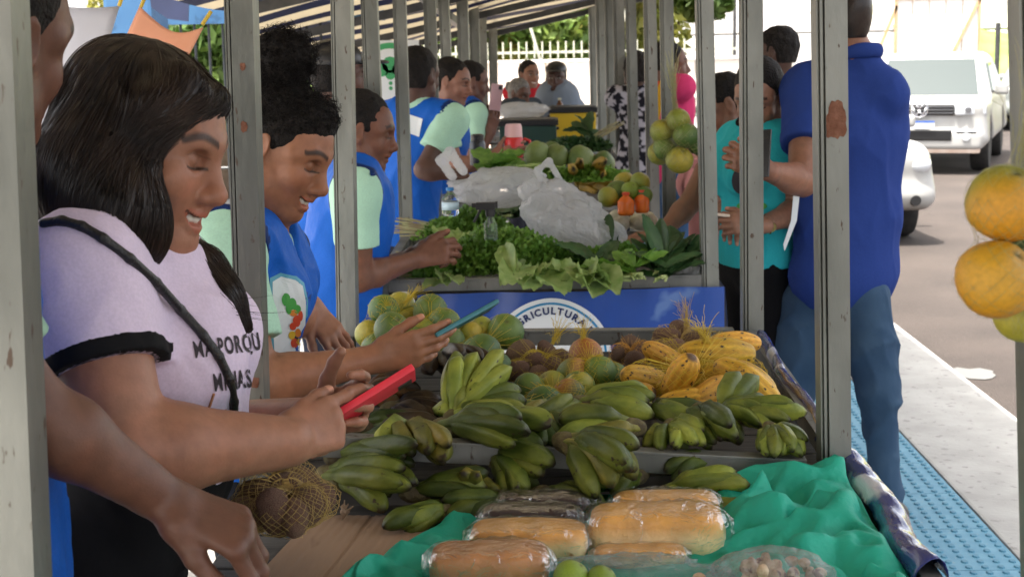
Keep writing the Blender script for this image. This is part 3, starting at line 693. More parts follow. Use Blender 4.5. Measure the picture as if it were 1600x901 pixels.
# ---- stalls: leaning channel posts, rails, boarded trays
def post_section():
    return [(.025, -.025), (.025, .025), (-.025, .025), (-.025, -.016), (-.0225, -.016), (-.0225, -.010), (-.020, -.010), (-.020, -.021), (-.0155, -.021), (-.0155, -.012), (-.0125, -.012), (-.0125, -.025)]
def post(parent, top, bot, Y, m=GALV, zt=2.3, sc=1.0, flip=1, yaw=0.):
    a, c = P(*top, Y), P(*bot, Y); d = (c-a)/(c[2]-a[2]); p1 = a+d*(zt-a[2]); p0 = a+d*(0-a[2])
    s = [(x*sc*flip, y*sc) for x, y in post_section()]
    if flip < 0: s = s[::-1]
    cs, sn = math.cos(yaw), math.sin(yaw); s = [(x*cs-y*sn, x*sn+y*cs) for x, y in s]
    V = []
    for t in (0, .5, 1): q = p0+(p1-p0)*t; V += [(q[0]+x, q[1]+y, q[2]) for x, y in s]
    n = len(s); f = [(k*n+i, k*n+(i+1) % n, (k+1)*n+(i+1) % n, (k+1)*n+i) for k in range(2) for i in range(n)]+[tuple(range(n-1, -1, -1)), tuple(range(2*n, 3*n))]
    off = np.array(parent.location); return obj('post', mesh(np.array(V)-off, f, False), m, parent), p0, p1
def at_z(px_top, px_bot, Y, z): a, c = P(*px_top, Y), P(*px_bot, Y); return a+(c-a)*((z-a[2])/(c[2]-a[2]))
STALLS = {}
def stall(key, label, Yf, Yb, fl, fr, bl, br, tz=.88, m=GALV, rails=True, railf=None, sc=1.):
    """fl.. = (top pixel, lower pixel) of the four posts"""
    o = thing('market_stall', label, 'stall', (0, (Yf+Yb)/2, 0), group='row of steel market stalls'); STALLS[key] = o; L = np.array(o.location)
    c = {}
    for nm, (t, l), Y, fp in (('fl', fl, Yf, 1), ('fr', fr, Yf, 1), ('bl', bl, Yb, 1), ('br', br, Yb, 1)):
        if t is None: continue
        post(o, t, l, Y, m, flip=fp, sc=sc, yaw=RNG.uniform(-.05, .05)); c[nm] = (t, l, Y)
    g = lambda k, z: at_z(*c[k], z)-L
    for a, e in (('fl', 'fr'), ('bl', 'br'), ('fl', 'bl'), ('fr', 'br')):
        if a in c and e in c:
            z = tz+.03; pa, pb = g(a, z), g(e, z); d = unit(pb-pa)*.0255
            if railf and (a, e) in railf: pa, pb = [np.array(q)-L for q in railf[(a, e)]]
            b = MB(); b.beam(pa+d, pb-d, .028, .032); b.beam(pa+d+np.array([0, 0, .0195]), pb-d+np.array([0, 0, .0195]), .034, .006); b.obj('rail', GALVD, o, bevel=.0015)
            b = MB(); pa, pb = g(a, 2.18), g(e, 2.18); d = unit(pb-pa)*.0255; b.beam(pa+d, pb-d, .03, .04); b.obj('top_rail', GALVD, o, bevel=.0015)
            b = MB(); pa, pb = g(a, .25), g(e, .25); d = unit(pb-pa)*.0255; b.beam(pa+d, pb-d, .03, .03); b.obj('lower_rail', GALVD, o)
    if all(k in c for k in ('fl', 'fr', 'bl', 'br')):
        A, B_, C_, D_ = [g(k, tz) for k in ('fl', 'fr', 'bl', 'br')]; nb = 8
        for i in range(nb):
            t0, t1 = (i+.04)/nb, (i+.96)/nb
            v = []
            for z in (-.016, 0):
                for p, q in ((A, t0), (B_, t0), (B_, t1), (A, t1)):
                    e = (A+(C_-A)*q) if p is A else (B_+(D_-B_)*q); v.append(e+np.array([0, 0, z]))
            v = [np.array([np.clip(x[0], A[0]+.02, 9), x[1], x[2]]) for x in v]
            obj('tray_board', mesh(v, [(0, 3, 2, 1), (4, 5, 6, 7), (0, 1, 5, 4), (1, 2, 6, 5), (2, 3, 7, 6), (3, 0, 4, 7)], False), BOARD, o)
    return o, g
BOARD = mat('tray_board', (.035, .033, .03), (.075, .07, .065), 14, .7, bump=.3, bscale=40, stretch=(.3, 3, 1))
stall('B', 'steel stall frame carrying the leafy greens behind the blue banner', 4.5, 5.6, ((577, 0), (595, 460)), ((1100, 0), (1109, 445)), ((624, 0), (633, 300)), ((1041, 0), (1046, 340)))
stall('A', 'galvanised stall frame nearest the man in the blue polo, its tray full of fruit', 2.5, 3.6, ((376, 0), (393, 550)), ((1295, 0), (1303, 740)), ((534, 0), (543, 500)), ((1173, 0), (1175, 525)),
      railf={('fl', 'fr'): (P(420, 694, 2.5), P(1281, 733, 2.5)), ('bl', 'br'): (P(560, 530, 3.6), P(1162, 526, 3.6))})
stall('C', 'steel stall frame third along the row, with the green coconuts', 6.75, 7.9, ((671, 0), (680, 280)), ((1015, 0), (1021, 340)), ((693, 0), (705, 260)), ((985, 0), (991, 280)), sc=1.12)
stall('D', 'distant steel stall frame around the dark green crate', 9.4, 10.7, ((722, 0), (730, 260)), ((966, 0), (972, 260)), ((740, 0), (746, 250)), ((952, 0), (957, 250)), sc=1.4)
stall('E', 'farthest steel stall frame beside the yellow crate', 12.2, 14.0, ((752, 0), (757, 230)), ((938, 0), (942, 230)), ((769, 0), (773, 230)), ((926, 0), (930, 220)), sc=1.6)
stall('Z', 'nearest stall frame, steel post cut by the picture edge', .35, 1.45, (None, None), (None, None), ((-8, 0), (31, 901)), ((1626, 0), (1636, 500)))
Zs = STALLS['Z']; ZL = np.array(Zs.location)
b = MB(); b.box((-.48, 2.535-3.05, .76), (.46, 2.55-3.05, .878)); b.obj('gap_filler', BOARD, STALLS['A'], bevel=.002)  # added dark board, hides sunlit ground in the gap under the rail
# rust patches on the posts (thin scabs that stand a hair proud of the steel)
def scab(stallkey, px, py, Y, w, h, seed):
    g = np.random.default_rng(seed); n = 44; c = P(px, py, Y); v = []; ph = g.uniform(0, 6, 4)
    for i in range(n):
        a = 2*math.pi*i/n; sq = min(1/max(abs(math.cos(a)), 1e-3), 1/max(abs(math.sin(a)), 1e-3))
        r = (.60+.40*sq*.8)*(1+.08*math.sin(3*a+ph[0])+.06*math.sin(7*a+ph[1])+.04*math.sin(13*a+ph[2])); v.append(c+np.array([np.clip(w/2*math.cos(a)*r, -w/2, w/2), -.0264, h/2*math.sin(a)*r])-np.array(STALLS[stallkey].location))
    V = np.array(v+[x+np.array([0, .0008, 0]) for x in v]); f = [tuple(range(n))]+[(i, n+i, n+(i+1) % n, (i+1) % n) for i in range(n)]
    obj('rust_patch', mesh(V, f, False), RUST, STALLS[stallkey])
scab('A', 1302, 187, 2.5, .036, .068, 1); scab('A', 386, 197, 2.5, .012, .02, 2); scab('A', 384, 104, 2.5, .010, .014, 3); scab('A', 402, 592, 2.5, .018, .02, 4); scab('B', 603, 210, 4.5, .010, .03, 6)
# the near counter, open to the camera: boards, left rail, right rail
ctr = thing('market_counter', 'low boarded counter in front, under the cardboard and green paper', 'counter', (0, 1.9, 0)); CL = np.array(ctr.location); CZ = .845
for i in range(9):
    y0 = 1.05+i*.158; b = MB(); b.box((-.53, y0+.004-CL[1], CZ-.018), (.55, y0+.154-CL[1], CZ)); b.obj('board', BOARD, ctr, bevel=.002)
PALE = mat('worn_painted_rail', (.34, .33, .36), (.52, .51, .53), 10, .55, bump=.2, bscale=50, spots=(.13, .075, .04), sscale=10, sthr=.60)
a, e = P(276, 842, 2.2), P(20, 1040, 1.72); b = MB(); b.beam(a-CL, e-CL, .036, .05); b.obj('rail', PALE, ctr, bevel=.002)
a, e = G(1318, 735, .865), G(1640, 1230, .865); b = MB(); b.beam(a-CL+np.array([.012, 0, 0]), e-CL+np.array([.012, 0, 0]), .03, .05); b.obj('rail', GALVD, ctr, bevel=.002)
for x, y in ((-.52, 1.1), (.54, 1.1), (-.52, 2.42), (.545, 2.40)):
    b = MB(); b.box((x-.02, y-.02-CL[1], 0), (x+.02, y+.02-CL[1], CZ-.019)); b.obj('leg', GALVD, ctr)
# sloping striped tarpaulin over the row
TARP = bpy.data.materials.new('striped_tarp'); TARP.use_nodes = True
def _tarp():
    n = TARP.node_tree; N, L = n.nodes, n.links; b = N['Principled BSDF']; tc = N.new('ShaderNodeTexCoord'); sx = N.new('ShaderNodeSeparateXYZ'); L.new(tc.outputs['Object'], sx.inputs[0])
    m = N.new('ShaderNodeMath'); m.operation = 'MULTIPLY'; m.inputs[1].default_value = 1/.62; L.new(sx.outputs[1], m.inputs[0]); f = N.new('ShaderNodeMath'); f.operation = 'FRACT'; L.new(m.outputs[0], f.inputs[0])
    r = N.new('ShaderNodeValToRGB'); r.color_ramp.interpolation = 'CONSTANT'; r.color_ramp.elements[0].color = (.46, .42, .34, 1); r.color_ramp.elements[1].position = .52; r.color_ramp.elements[1].color = (.014, .024, .075, 1)
    L.new(f.outputs[0], r.inputs[0]); L.new(r.outputs[0], b.inputs['Base Color']); b.inputs['Roughness'].default_value = .6
    t = N.new('ShaderNodeBsdfTranslucent'); L.new(r.outputs[0], t.inputs[0]); ms = N.new('ShaderNodeMixShader'); ms.inputs[0].default_value = .62
    L.new(b.outputs[0], ms.inputs[1]); L.new(t.outputs[0], ms.inputs[2]); L.new(ms.outputs[0], N['Material Output'].inputs[0])
_tarp()
def roof_z(x, y): return 2.36-.028*y+.21*x
nx, ny = 26, 90; V = []
for j in range(ny+1):
    for i in range(nx+1):
        y = -5+19.3*j/ny; xl = -max(1.45, .205*y); x = xl+(1.45-xl)*i/nx; z = roof_z(x, y)-.03*abs(math.sin(y*1.25))-.02*math.sin(x*3+y)  # stretch behind the camera is added, unseen, to cut frontal sky light
        V.append((x, y, z))
V = np.array(V); Q = np.array([(j*(nx+1)+i, j*(nx+1)+i+1, (j+1)*(nx+1)+i+1, (j+1)*(nx+1)+i) for j in range(ny) for i in range(nx)]); n = len(V)
V2 = V+np.array([0, 0, .003]); ed = [(i, i+1) for i in range(nx)]+[((ny)*(nx+1)+i+1, ny*(nx+1)+i) for i in range(nx)]+[((j+1)*(nx+1), j*(nx+1)) for j in range(ny)]+[(j*(nx+1)+nx, (j+1)*(nx+1)+nx) for j in range(ny)]
o = obj('canopy_tarp', mesh(np.concatenate([V, V2]), np.concatenate([Q[:, ::-1], Q+n, np.array([(a, c, c+n, a+n) for a, c in ed])])), TARP); tag(o, 'sagging navy and beige striped tarpaulin stretched over the stalls', 'tarpaulin')
fr = thing('roof_structure', 'dark steel rafters under the striped tarpaulin', 'roof frame'); DARKST = mat('dark_steel', (.05, .052, .055), (.08, .08, .08), 12, .5, metal=.5)
for y in (-4.8, -2.5, .35, 2.4, 4.5, 6.6, 8.7, 10.8, 12.6, 14.1):
    xl = -max(1.4, .2*y); b = MB(); b.beam((xl, y, roof_z(xl, y)-.075), (1.4, y, roof_z(1.4, y)-.075), .04, .05); b.obj('rafter', DARKST, fr)
for x in (-.6, 1.3):
    b = MB(); b.beam((x, -4.9, roof_z(x, -4.9)-.125), (x, 14.25, roof_z(x, 14.25)-.125), .04, .05); b.obj('purlin', DARKST, fr)
for x, y in ((-1.4, -4.8), (-2.2, 9.6), (-2.2, 14.1)):
    b = MB(); b.beam((x, y, 0), (x, y, roof_z(x, y)-.1), .05, .05); b.obj('pole', DARKST, fr)

# ---- far background
WALLM = mat('pale_wall', (.62, .58, .52), (.74, .71, .66), 1.2, .9, bump=.2, bscale=30, spots=(.5, .42, .35), sscale=2, sthr=.62)
FENCE = mat('fence_white', (.42, .43, .36), rough=.7); BARK = mat('bark', (.10, .07, .045), (.18, .13, .09), 8, .95, bump=.6, bscale=20)
bw = thing('boundary_wall', 'long pale sunlit boundary wall behind the market', 'wall', (-3, 30, -.13)); L0 = np.array(bw.location)
bm_ = MB().box((-.49, -.1, .002), (.49, .1, .375)).me(bevel=.012); bm_.materials.append(WALLM)
for r_ in range(4):
    for i in range(15):
        obj('block', bm_, None, bw, loc=(-7+i+(r_ % 2)*.5, 0, r_*.38))
b = MB(); b.box((-7.6, -.14, 1.522), (8.1, .14, 1.58)); b.obj('coping', WALLM, bw, bevel=.01)
pf = thing('pale_fence', 'pale thin barred fence running along the top of the far wall', 'fence', (-3, 30.3, -.13))
pk = MB().box((-.014, -.012, 0), (.014, .012, .34)).me(); pk.materials.append(FENCE)
for i in range(95): obj('picket', pk, None, pf, loc=(-7.3+i*.16, 0, 1.60))
b = MB(); b.box((-7.4, .018, 1.70), (7.9, .045, 1.75)); b.box((-7.4, -.1, 1.45), (-7.3, .02, 1.6)); b.obj('fence_rail', FENCE, pf)
for x, y2 in ((.2, 3.1), (2.6, 3.3), (4.6, 3.2)):
    b = MB(); b.tube([(x+.4, .2, 1.2), (x-.2, .2, y2)], .03, 6); b.obj('stake', FENCE, pf)
def leafmat(name, c1, c2, tr=.35): return mat(name, c1, c2, 1.3, .6, transl=tr, randv=.1)
LEAF1 = leafmat('leaf_green', (.06, .13, .02), (.16, .22, .04)); LEAF2 = leafmat('leaf_yellow', (.16, .20, .03), (.26, .24, .05)); LEAF3 = leafmat('leaf_dark', (.03, .08, .018), (.07, .13, .03))
def leaf_cloud(cs, n, size, rng):      # many leaf faces through several ellipsoids
    V = []; F_ = []
    for c, r in cs:
        m = int(n*(r[0]*r[1]*r[2])**(1/3.)); d = rng.normal(size=(m, 3)); d /= np.linalg.norm(d, axis=1)[:, None]; q = np.array(c)+d*np.array(r)*(rng.random((m, 1))**.45)
        a = rng.normal(size=(m, 3)); a /= np.linalg.norm(a, axis=1)[:, None]; b_ = np.cross(a, rng.normal(size=(m, 3))); b_ /= np.linalg.norm(b_, axis=1)[:, None]; s = size*rng.uniform(.5, 1.3, (m, 1))
        V.append(np.stack([q-a*s, q+b_*s*.45, q+a*s, q-b_*s*.45], 1).reshape(-1, 3))
    V = np.concatenate(V); return V, np.arange(len(V)).reshape(-1, 4)
def tree(label, x, y, h, w, m, rng, leaf=.12, n=2600, z0=-.13, name='tree', group='trees behind the wall'):
    o = thing(name, label, 'tree', (x, y, z0), group=group); b = MB(); b.tube([(0, 0, 0), (.05*w, 0, h*.3), (0, .05, h*.62)], [.09*w**.5, .07*w**.5, .04], 8)
    cs = []
    for i in range(8):
        a = rng.uniform(0, 6.28); rr = w*rng.uniform(.15, .55); zz = h*rng.uniform(.35, .85); c = (rr*math.cos(a), rr*math.sin(a)*.8, zz); s = w*rng.uniform(.28, .45); cs.append((c, (s, s, s*.8)))
        b.tube([(0, 0, h*.3), (c[0]*.5, c[1]*.5, (zz+h*.3)/2), c], [.04, .03, .012], 5, False)
    b.obj('trunk', BARK, o, smooth='all'); V, F_ = leaf_cloud(cs, n, leaf, rng); obj('crown', mesh(V, F_, False), m, o); return o
tr = np.random.default_rng(3)
for i, (px, Y, h, w, m, lab) in enumerate(((800, 36, 4.0, 2.6, LEAF1, 'leafy green tree showing under the tarpaulin edge, left of the cap'), (885, 37, 4.4, 2.7, LEAF2, 'yellow green tree behind the far wall above the man in the cap'),
        (985, 38, 5.0, 2.8, LEAF2, 'yellow green tree glimpsed between the right hand posts'), (735, 35, 4.2, 2.6, LEAF2, 'yellowish tree glimpsed between the left hand posts'), (330, 17, 3.2, 1.7, LEAF1, 'green tree seen through the barred opening'),
        (1040, 40, 6.5, 2.4, LEAF1, 'taller tree with hanging fronds at the end of the far wall'), (850, 41, 5.5, 3.2, LEAF1, 'large green tree standing behind the other far trees'), (660, 34, 4.4, 2.6, LEAF1, 'green tree hidden mostly by the left hand posts'), (250, 19, 3.6, 1.9, LEAF2, 'yellow green tree behind the blue column'))):
    p = P(px, 60, Y); tree(lab, p[0], Y, h, w, m, tr, leaf=.17 if Y > 25 else .09, n=1500 if Y > 25 else 2200)
# bright building with panel joints at the right, hoarding, grassy bank
BWH = mat('white_facade', (.78, .77, .74), (.84, .83, .81), .8, .8); JOINT = mat('facade_joint', (.62, .61, .60), rough=.8)
bo = thing('white_building', 'big white panelled building behind the parked cars', 'building', (9.5, 52, -.13))
pan = MB().box((-1.47, -.1, .02), (1.47, .1, 2.16)).me(bevel=.02); pan.materials.append(BWH)
MB().box((-5.4, .12, 0), (6.0, 8, 8.8)).obj('wall', JOINT, bo)
for i in range(4):
    for j in range(4): obj('panel', pan, None, bo, loc=(-4+i*3.0, 0, j*2.2))
for x in (-3.0, 2.9): b = MB(); b.tube([(x, -.6, 0), (x, -.6, 8)], .06, 8); b.obj('downpipe', DARKST, bo)
h0 = P(1398, 95, 34); h1 = P(1528, 95, 34); TIMB = mat('raw_timber', (.42, .27, .14), (.55, .38, .22), 6, .8, stretch=(1, 1, .2)); HOARD = mat('white_hoarding', (.78, .78, .76), (.84, .84, .82), 3, .7)
ho = thing('site_hoarding', 'white board hoarding with timber frame behind the pickup', 'hoarding', (h0[0], 34, -.13)); wdt = h1[0]-h0[0]
for i in range(5):
    b = MB(); b.box((wdt*i/5+.012, 0, .3), (wdt*(i+1)/5-.012, .02, 2.72)); b.obj('panel', HOARD, ho)
for i in range(6):
    b = MB(); b.box((wdt*i/5-.03, -.045 if i in (0, 5) else .022, 0), (wdt*i/5+.03, -.002 if i in (0, 5) else .06, 2.76)); b.obj('timber_post', TIMB, ho)
b = MB(); b.beam((wdt*.66, -.03, 1.4), (wdt+.02, -.03, 2.75), .03, .07); b.obj('brace', TIMB, ho); b = MB(); b.beam((-.5, -.03, 1.3), (.02, -.03, 2.6), .03, .07); b.obj('brace', TIMB, ho)
b = MB(); b.box((-.05, -.05, 2.725), (wdt+.05, -.003, 2.79)); b.obj('top_rail', TIMB, ho)
GRASS = mat('grass_bank', (.12, .20, .035), (.24, .28, .07), 1.5, .9, bump=.6, bscale=9, spots=(.42, .20, .09), sscale=.5, sthr=.55)
V = []; nx, ny = 40, 14
for j in range(ny+1):
    for i in range(nx+1):
        x = 12+34*i/nx; y = 46+16*j/ny; V.append((x, y, -.15+5.2*min(1, j/10)**1.3+.3*math.sin(x*.7+j)*(j > 0)))
o = obj('hillside', mesh(np.array(V), np.array([(j*(nx+1)+i, j*(nx+1)+i+1, (j+1)*(nx+1)+i+1, (j+1)*(nx+1)+i) for j in range(ny) for i in range(nx)])), GRASS); o['kind'] = 'structure'
for px, t in ((1432, -40), (1558, 36)):
    p = P(px, 90, 42); q = P(px, t, 42); b = MB(); b.tube([(p[0], 42, -.13), (p[0], 42, q[2])], .075, 8); o = b.obj('utility_pole', DARKST, None); tag(o, 'thin dark pole behind the white hoarding' if px < 1500 else 'short dark pole beside the far grassy bank', 'pole')
# left background: blue column, beam, barred opening, hanging cloths
BLUEP = mat('blue_paint', (.03, .11, .24), (.045, .14, .28), 4, .6, spots=(.025, .085, .18), sscale=12, sthr=.6); NAVY = mat('navy_tarp', (.012, .02, .06), (.02, .03, .085), 5, .6, bump=.3, bscale=8); IRON = mat('grille_iron', (.02, .025, .03), rough=.5)
p0, p1 = P(160, 0, 8), P(236, 0, 8); b = MB(); b.box((p0[0], 8, 0), (p1[0], 8.35, 3.0)); o = b.obj('blue_column', BLUEP, None, bevel=.02); tag(o, 'thick blue painted column behind the hanging cloths', 'column')
gp = thing('barred_gate', 'blue framed iron grille with trees behind it, left background', 'grille', (0, 9, 0)); x0, x1 = P(236, 0, 9)[0], P(600, 0, 9)[0]
zb0, zb1 = P(320, 38, 9)[2], P(320, 8, 9)[2]; b = MB(); b.box((x0, -.04, zb0), (x1, .04, zb1)); b.obj('beam', BLUEP, gp); b = MB(); b.box((x0, -.03, .0), (x1, .03, .10)); b.obj('sill', BLUEP, gp)
xx = x0
while xx < x1: b = MB(); b.tube([(xx, 0, .1), (xx, 0, zb0)], .009, 6); b.obj('bar', IRON, gp); xx += .085
for z in (.5, .95, 1.38): b = MB(); b.tube([(x0, .012, z), (x1, .012, z)], .009, 6); b.obj('cross_bar', IRON, gp)
b = MB(); v = [P(232, -20, 7.6), P(296, -20, 7.6), P(294, 34, 7.6), P(262, 30, 7.6), P(236, 12, 7.6)]; b.add(v+[x+np.array([0, .01, 0]) for x in v], [(0, 1, 2, 3, 4), (9, 8, 7, 6, 5)]+[(i, i+5, (i+1) % 5+5, (i+1) % 5) for i in range(5)]); o = b.obj('navy_cloth', NAVY, None); tag(o, 'dark navy tarp corner hanging beside the blue column', 'tarp')
def hang_cloth(name, label, cor, Y, m, sag=.0, dy=.06, n=16, cords=(), th=.0015):
    c = [P(*q, Y) for q in cor]; V = []       # corners tl,tr,br,bl
    for j in range(n+1):
        for i in range(n+1):
            u, v = i/n, j/n; p = (c[0]*(1-u)+c[1]*u)*(1-v)+(c[3]*(1-u)+c[2]*u)*v
            p = p+np.array([0, dy*math.sin(u*7+v*2)*(.3+v), -sag*math.sin(math.pi*u)*(1-v*.6)]); V.append(p)
    V = np.array(V); Q = np.array([(j*(n+1)+i, j*(n+1)+i+1, (j+1)*(n+1)+i+1, (j+1)*(n+1)+i) for j in range(n) for i in range(n)]); N_ = len(V)
    rim = [j for j in range(n+1)]; e = [(i, i+1) for i in range(n)]+[(j*(n+1)+n, (j+1)*(n+1)+n) for j in range(n)]+[(n*(n+1)+i+1, n*(n+1)+i) for i in range(n)]+[((j+1)*(n+1), j*(n+1)) for j in range(n)]
    o = thing(name, label, 'cloth', c[3]); L_ = np.array(o.location)
    obj('fabric', mesh(np.concatenate([V, V+np.array([0, th, 0])])-L_, np.concatenate([Q, Q[:, ::-1]+N_, np.array([(a, a+N_, d+N_, d) for a, d in e])])), m, o)
    for a, d in cords:
        b = MB(); b.tube([P(*a, Y)-L_, P(*d, Y)-L_], .006, 6); b.obj('cord', YCORD, o)
    return o
YCORD = mat('yellow_cord', (.65, .45, .04), rough=.6)
hang_cloth('hanging_cloth', 'pale grey cloth hanging behind the man at the left edge', ((-60, -60), (186, 10), (98, 290), (-60, 330)), 4.2, mat('grey_cloth', (.60, .60, .64), (.66, .66, .70), 6, .85, transl=.4), .05, .02, cords=(((186, 10), (192, -8)),))
hang_cloth('orange_banner', 'salmon orange cloth tied at its corners with yellow cord', ((218, 10), (318, 42), (280, 110), (172, 104)), 4.6, mat('salmon_cloth', (.88, .56, .40), (.9, .6, .44), 6, .8, transl=.7), .045, .02, cords=(((220, 12), (228, -8)), ((316, 39), (330, 18))))
# ------------------------------------------------------------------ produce
BAN = mat('banana_skin', (.66, .72, .7), (1.18, 1.12, 1.0), 4.5, .48, bump=.25, bscale=9, attr='Col', spots=(.04, .028, .014), sscale=8, sthr=.645, spec=.28, randv=.16)
STEMM = mat('banana_crown', (.15, .13, .05), (.07, .05, .025), 40, .8, bump=.5, bscale=90)
def banana_mesh(L, r, bend, c0, c1, seed, nk=16, nr=15, tipc=(.03, .022, .015), fat=1.0):
    g = np.random.default_rng(seed); V = []; C = []
    for k in range(nk):
        t = k/(nk-1); a = bend*(t-.15)*(1+.15*math.sin(t*5)); s_ = L*t
        cx = L*math.sin(bend*t)/bend; cz = L*(1-math.cos(bend*t))/bend; th = bend*t
        if t < .16: rad = r*(.36+.06*(t/.16))
        elif t < .40: u = (t-.16)/.24; rad = r*(.42+.58*(u*u*(3-2*u)))
        elif t < .74: rad = r*(1+.03*math.sin(t*9))
        else: u = (t-.74)/.26; rad = r*(1-.70*u**1.7)
        if k == nk-1: rad = r*.20
        for i in range(nr):
            q = 2*math.pi*i/nr; pg = (math.cos(math.pi/5)/math.cos((q % (2*math.pi/5))-math.pi/5)); rr = rad*(pg**(.85 if t > .16 else .3))*1.06; x, z = rr*math.cos(q), rr*math.sin(q)
            V.append((cx-z*math.sin(th), x, cz+z*math.cos(th)))
            m = .5+.5*math.sin(t*4+q*.7+seed); col = np.array(c0)*(1-m)+np.array(c1)*m
            if t < .14: col = col*1.15+np.array([.05, .05, .015])
            if t > .95: col = np.array(tipc)
            C.append(col)
    n = nr; F_ = [(k*n+i, k*n+(i+1) % n, (k+1)*n+(i+1) % n, (k+1)*n+i) for k in range(nk-1) for i in range(n)]+[tuple(range(n-1, -1, -1)), tuple(range((nk-1)*n, nk*n))]
    me = mesh(V, F_, True, np.array(C)); me.materials.append(BAN); return me
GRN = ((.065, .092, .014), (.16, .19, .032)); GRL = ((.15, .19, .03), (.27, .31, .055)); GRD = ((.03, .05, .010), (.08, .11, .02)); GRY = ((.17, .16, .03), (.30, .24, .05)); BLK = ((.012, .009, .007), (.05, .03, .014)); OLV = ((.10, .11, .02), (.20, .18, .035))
BANM = {}
def bmesh_for(key, pal, L, r, bend, n=3):
    if key not in BANM: BANM[key] = [banana_mesh(L, r, bend*(1+.12*(i-1)), *pal, seed=hash(key) % 97+i*5 if False else len(BANM)*7+i) for i in range(n)]
    return BANM[key]
def bunch(label, loc, az, n=5, pal=GRN, key='g', L=.17, r=.021, bend=.7, fan=.5, rows=1, pitch=0., roll=0., curve=1, gap=1.55, group='plantain and banana bunches', dead=False, lift=.03):
    """a hand of bananas: fingers side by side from one crown; az = where the tips point"""
    o = thing('banana_bunch', label, 'bananas', loc, (roll, -pitch, az), group); ms = bmesh_for(key+str(L)+str(bend), pal, L, r, bend); g = random.Random(label)
    for q in range(rows):
        m = n-q
        for i in range(m):
            u = (i-(m-1)/2)
            b = obj('banana', ms[(i+q) % 3], None, o, loc=(-.012*q+g.uniform(-.004, .004), u*r*gap*.62, q*r*1.25+g.uniform(-.003, .003)), scl=g.uniform(.88, 1.08))
            b.rotation_euler = (curve*g.uniform(-.15, .15)+(math.pi if curve < 0 else 0)+u*.12, (-lift*q*4)+g.uniform(-.06, .06), u/max(1, m-1)*fan+g.uniform(-.05, .05))
    F = Field(); w = (n-1)*r*gap*.31; F.cap((-.004, -w, 0), (-.004, w, 0), r*.62, r*.62, .01); F.cap((-.004, 0, r*.4*(rows-1)), (-r*1.6, 0, r*.6*(rows-1)), r*.8, r*.6, .02); V, Q = F.mesh(.006); obj('crown', mesh(V, Q), STEMM, o); return o
TZ = .885
def gz(px, py, z): return G(px, py, z)
D = math.radians
UB = {}
def unit_bananas(pal, bend, rr):
    k = (pal, bend, rr)
    if k not in UB: UB[k] = [banana_mesh(1.0, rr, bend*f, *pal, seed=len(UB)*3+i) for i, f in enumerate((.85, 1.0, 1.15))]
    return UB[k]
def clump(label, crown, tips, r=.017, pal=GRN, bend=.7, roll=0., pals=None, group='plantain and banana bunches'):
    """a hand of bananas: crown and finger tips given where they are seen, with their heights"""
    r = r*1.06; bend = bend*1.6; tips = list(tips)+[((tips[i_][0]+tips[i_+1][0])/2, (tips[i_][1]+tips[i_+1][1])/2-4, (tips[i_][2]+tips[i_+1][2])/2-.012+.02*(i_ % 2)) for i_ in range(len(tips)-1)]; c = G(*crown); o = thing('banana_bunch', label, 'bananas', c, group=group); g = random.Random(label); q = Field(); mean = np.zeros(3)
    for i, t in enumerate(tips):
        e = G(*t[:3]); d = e-c; mean = mean+d; s0 = np.array([g.uniform(-1, 1), g.uniform(-1, 1), g.uniform(-.6, .6)])*r*.6; d = d-s0; L = np.linalg.norm(d)/(2/bend*math.sin(bend/2)); rl = roll+math.sin(i*2.1)*.7+g.uniform(-.25, .25) if len(t) < 4 else t[3]
        x = unit(d); up = Zup if abs(x[2]) < .9 else np.array([0, 1., 0]); y = unit(np.cross(up, x)); z = np.cross(x, y); cr, sr = math.cos(rl), math.sin(rl); y, z = y*cr+z*sr, z*cr-y*sr
        th = bend/2; xa, za = x*math.cos(th)-z*math.sin(th), z*math.cos(th)+x*math.sin(th); pl = pals[i % len(pals)] if pals else pal
        me = unit_bananas(pl, round(bend, 2), .14)[i % 3]; b_ = obj('banana', me, None, o); k = r/.14*g.uniform(.9, 1.08)
        b_.matrix_local = Matrix.Translation(Vector(s0)) @ Matrix(np.stack([xa*L, y*k, za*k], 1).tolist()).to_4x4()
        q.cap(s0*.6, s0+unit(d)*r*1.4, r*.5, r*.5, r*.5)
    m_ = unit(mean); q.cap(-m_*r*.7, (0, 0, 0), r*.45, r*.6, r*.6); V, Q = q.mesh(.0045); obj('crown', mesh(V, Q), STEMM, o); return o
Zup = np.array([0, 0, 1.]); PI_ = math.pi
# bunches lying on the near counter
clump('dark green plantains stacked beside the brown tubers', (512, 742, .90), [(648, 804, .875), (655, 786, .89), (652, 768, .90), (640, 752, .915), (618, 736, .92), (600, 810, .865)], .0185, GRN, .5, PI_)
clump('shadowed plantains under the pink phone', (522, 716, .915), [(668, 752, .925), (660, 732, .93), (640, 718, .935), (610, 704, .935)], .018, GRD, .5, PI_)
clump('mottled plantains turning yellow just right of the pink phone', (628, 668, .965), [(592, 704, .955), (652, 722, .945), (676, 748, .93), (704, 742, .93)], .0175, GRY, .6, PI_, pals=[GRL, OLV, OLV, GRY])
clump('short plantain stubs with pale ends in front of the yellowing bunch', (742, 738, .905), [(682, 774, .885), (712, 756, .90), (744, 748, .92), (718, 792, .87), (742, 790, .875), (768, 776, .875)], .0145, OLV, .35, 0)
clump('dark green plantains lying in the middle, tips to the right', (690, 668, .95), [(818, 702, .945), (855, 708, .94), (866, 700, .95), (800, 690, .96), (838, 724, .925), (850, 742, .905)], .0195, GRD, .6, PI_, pals=[GRN, GRD])
clump('plantains hanging down toward the dark cakes', (770, 712, .915), [(846, 756, .895), (826, 768, .885), (798, 770, .88), (870, 742, .91)], .018, GRN, .6, PI_)
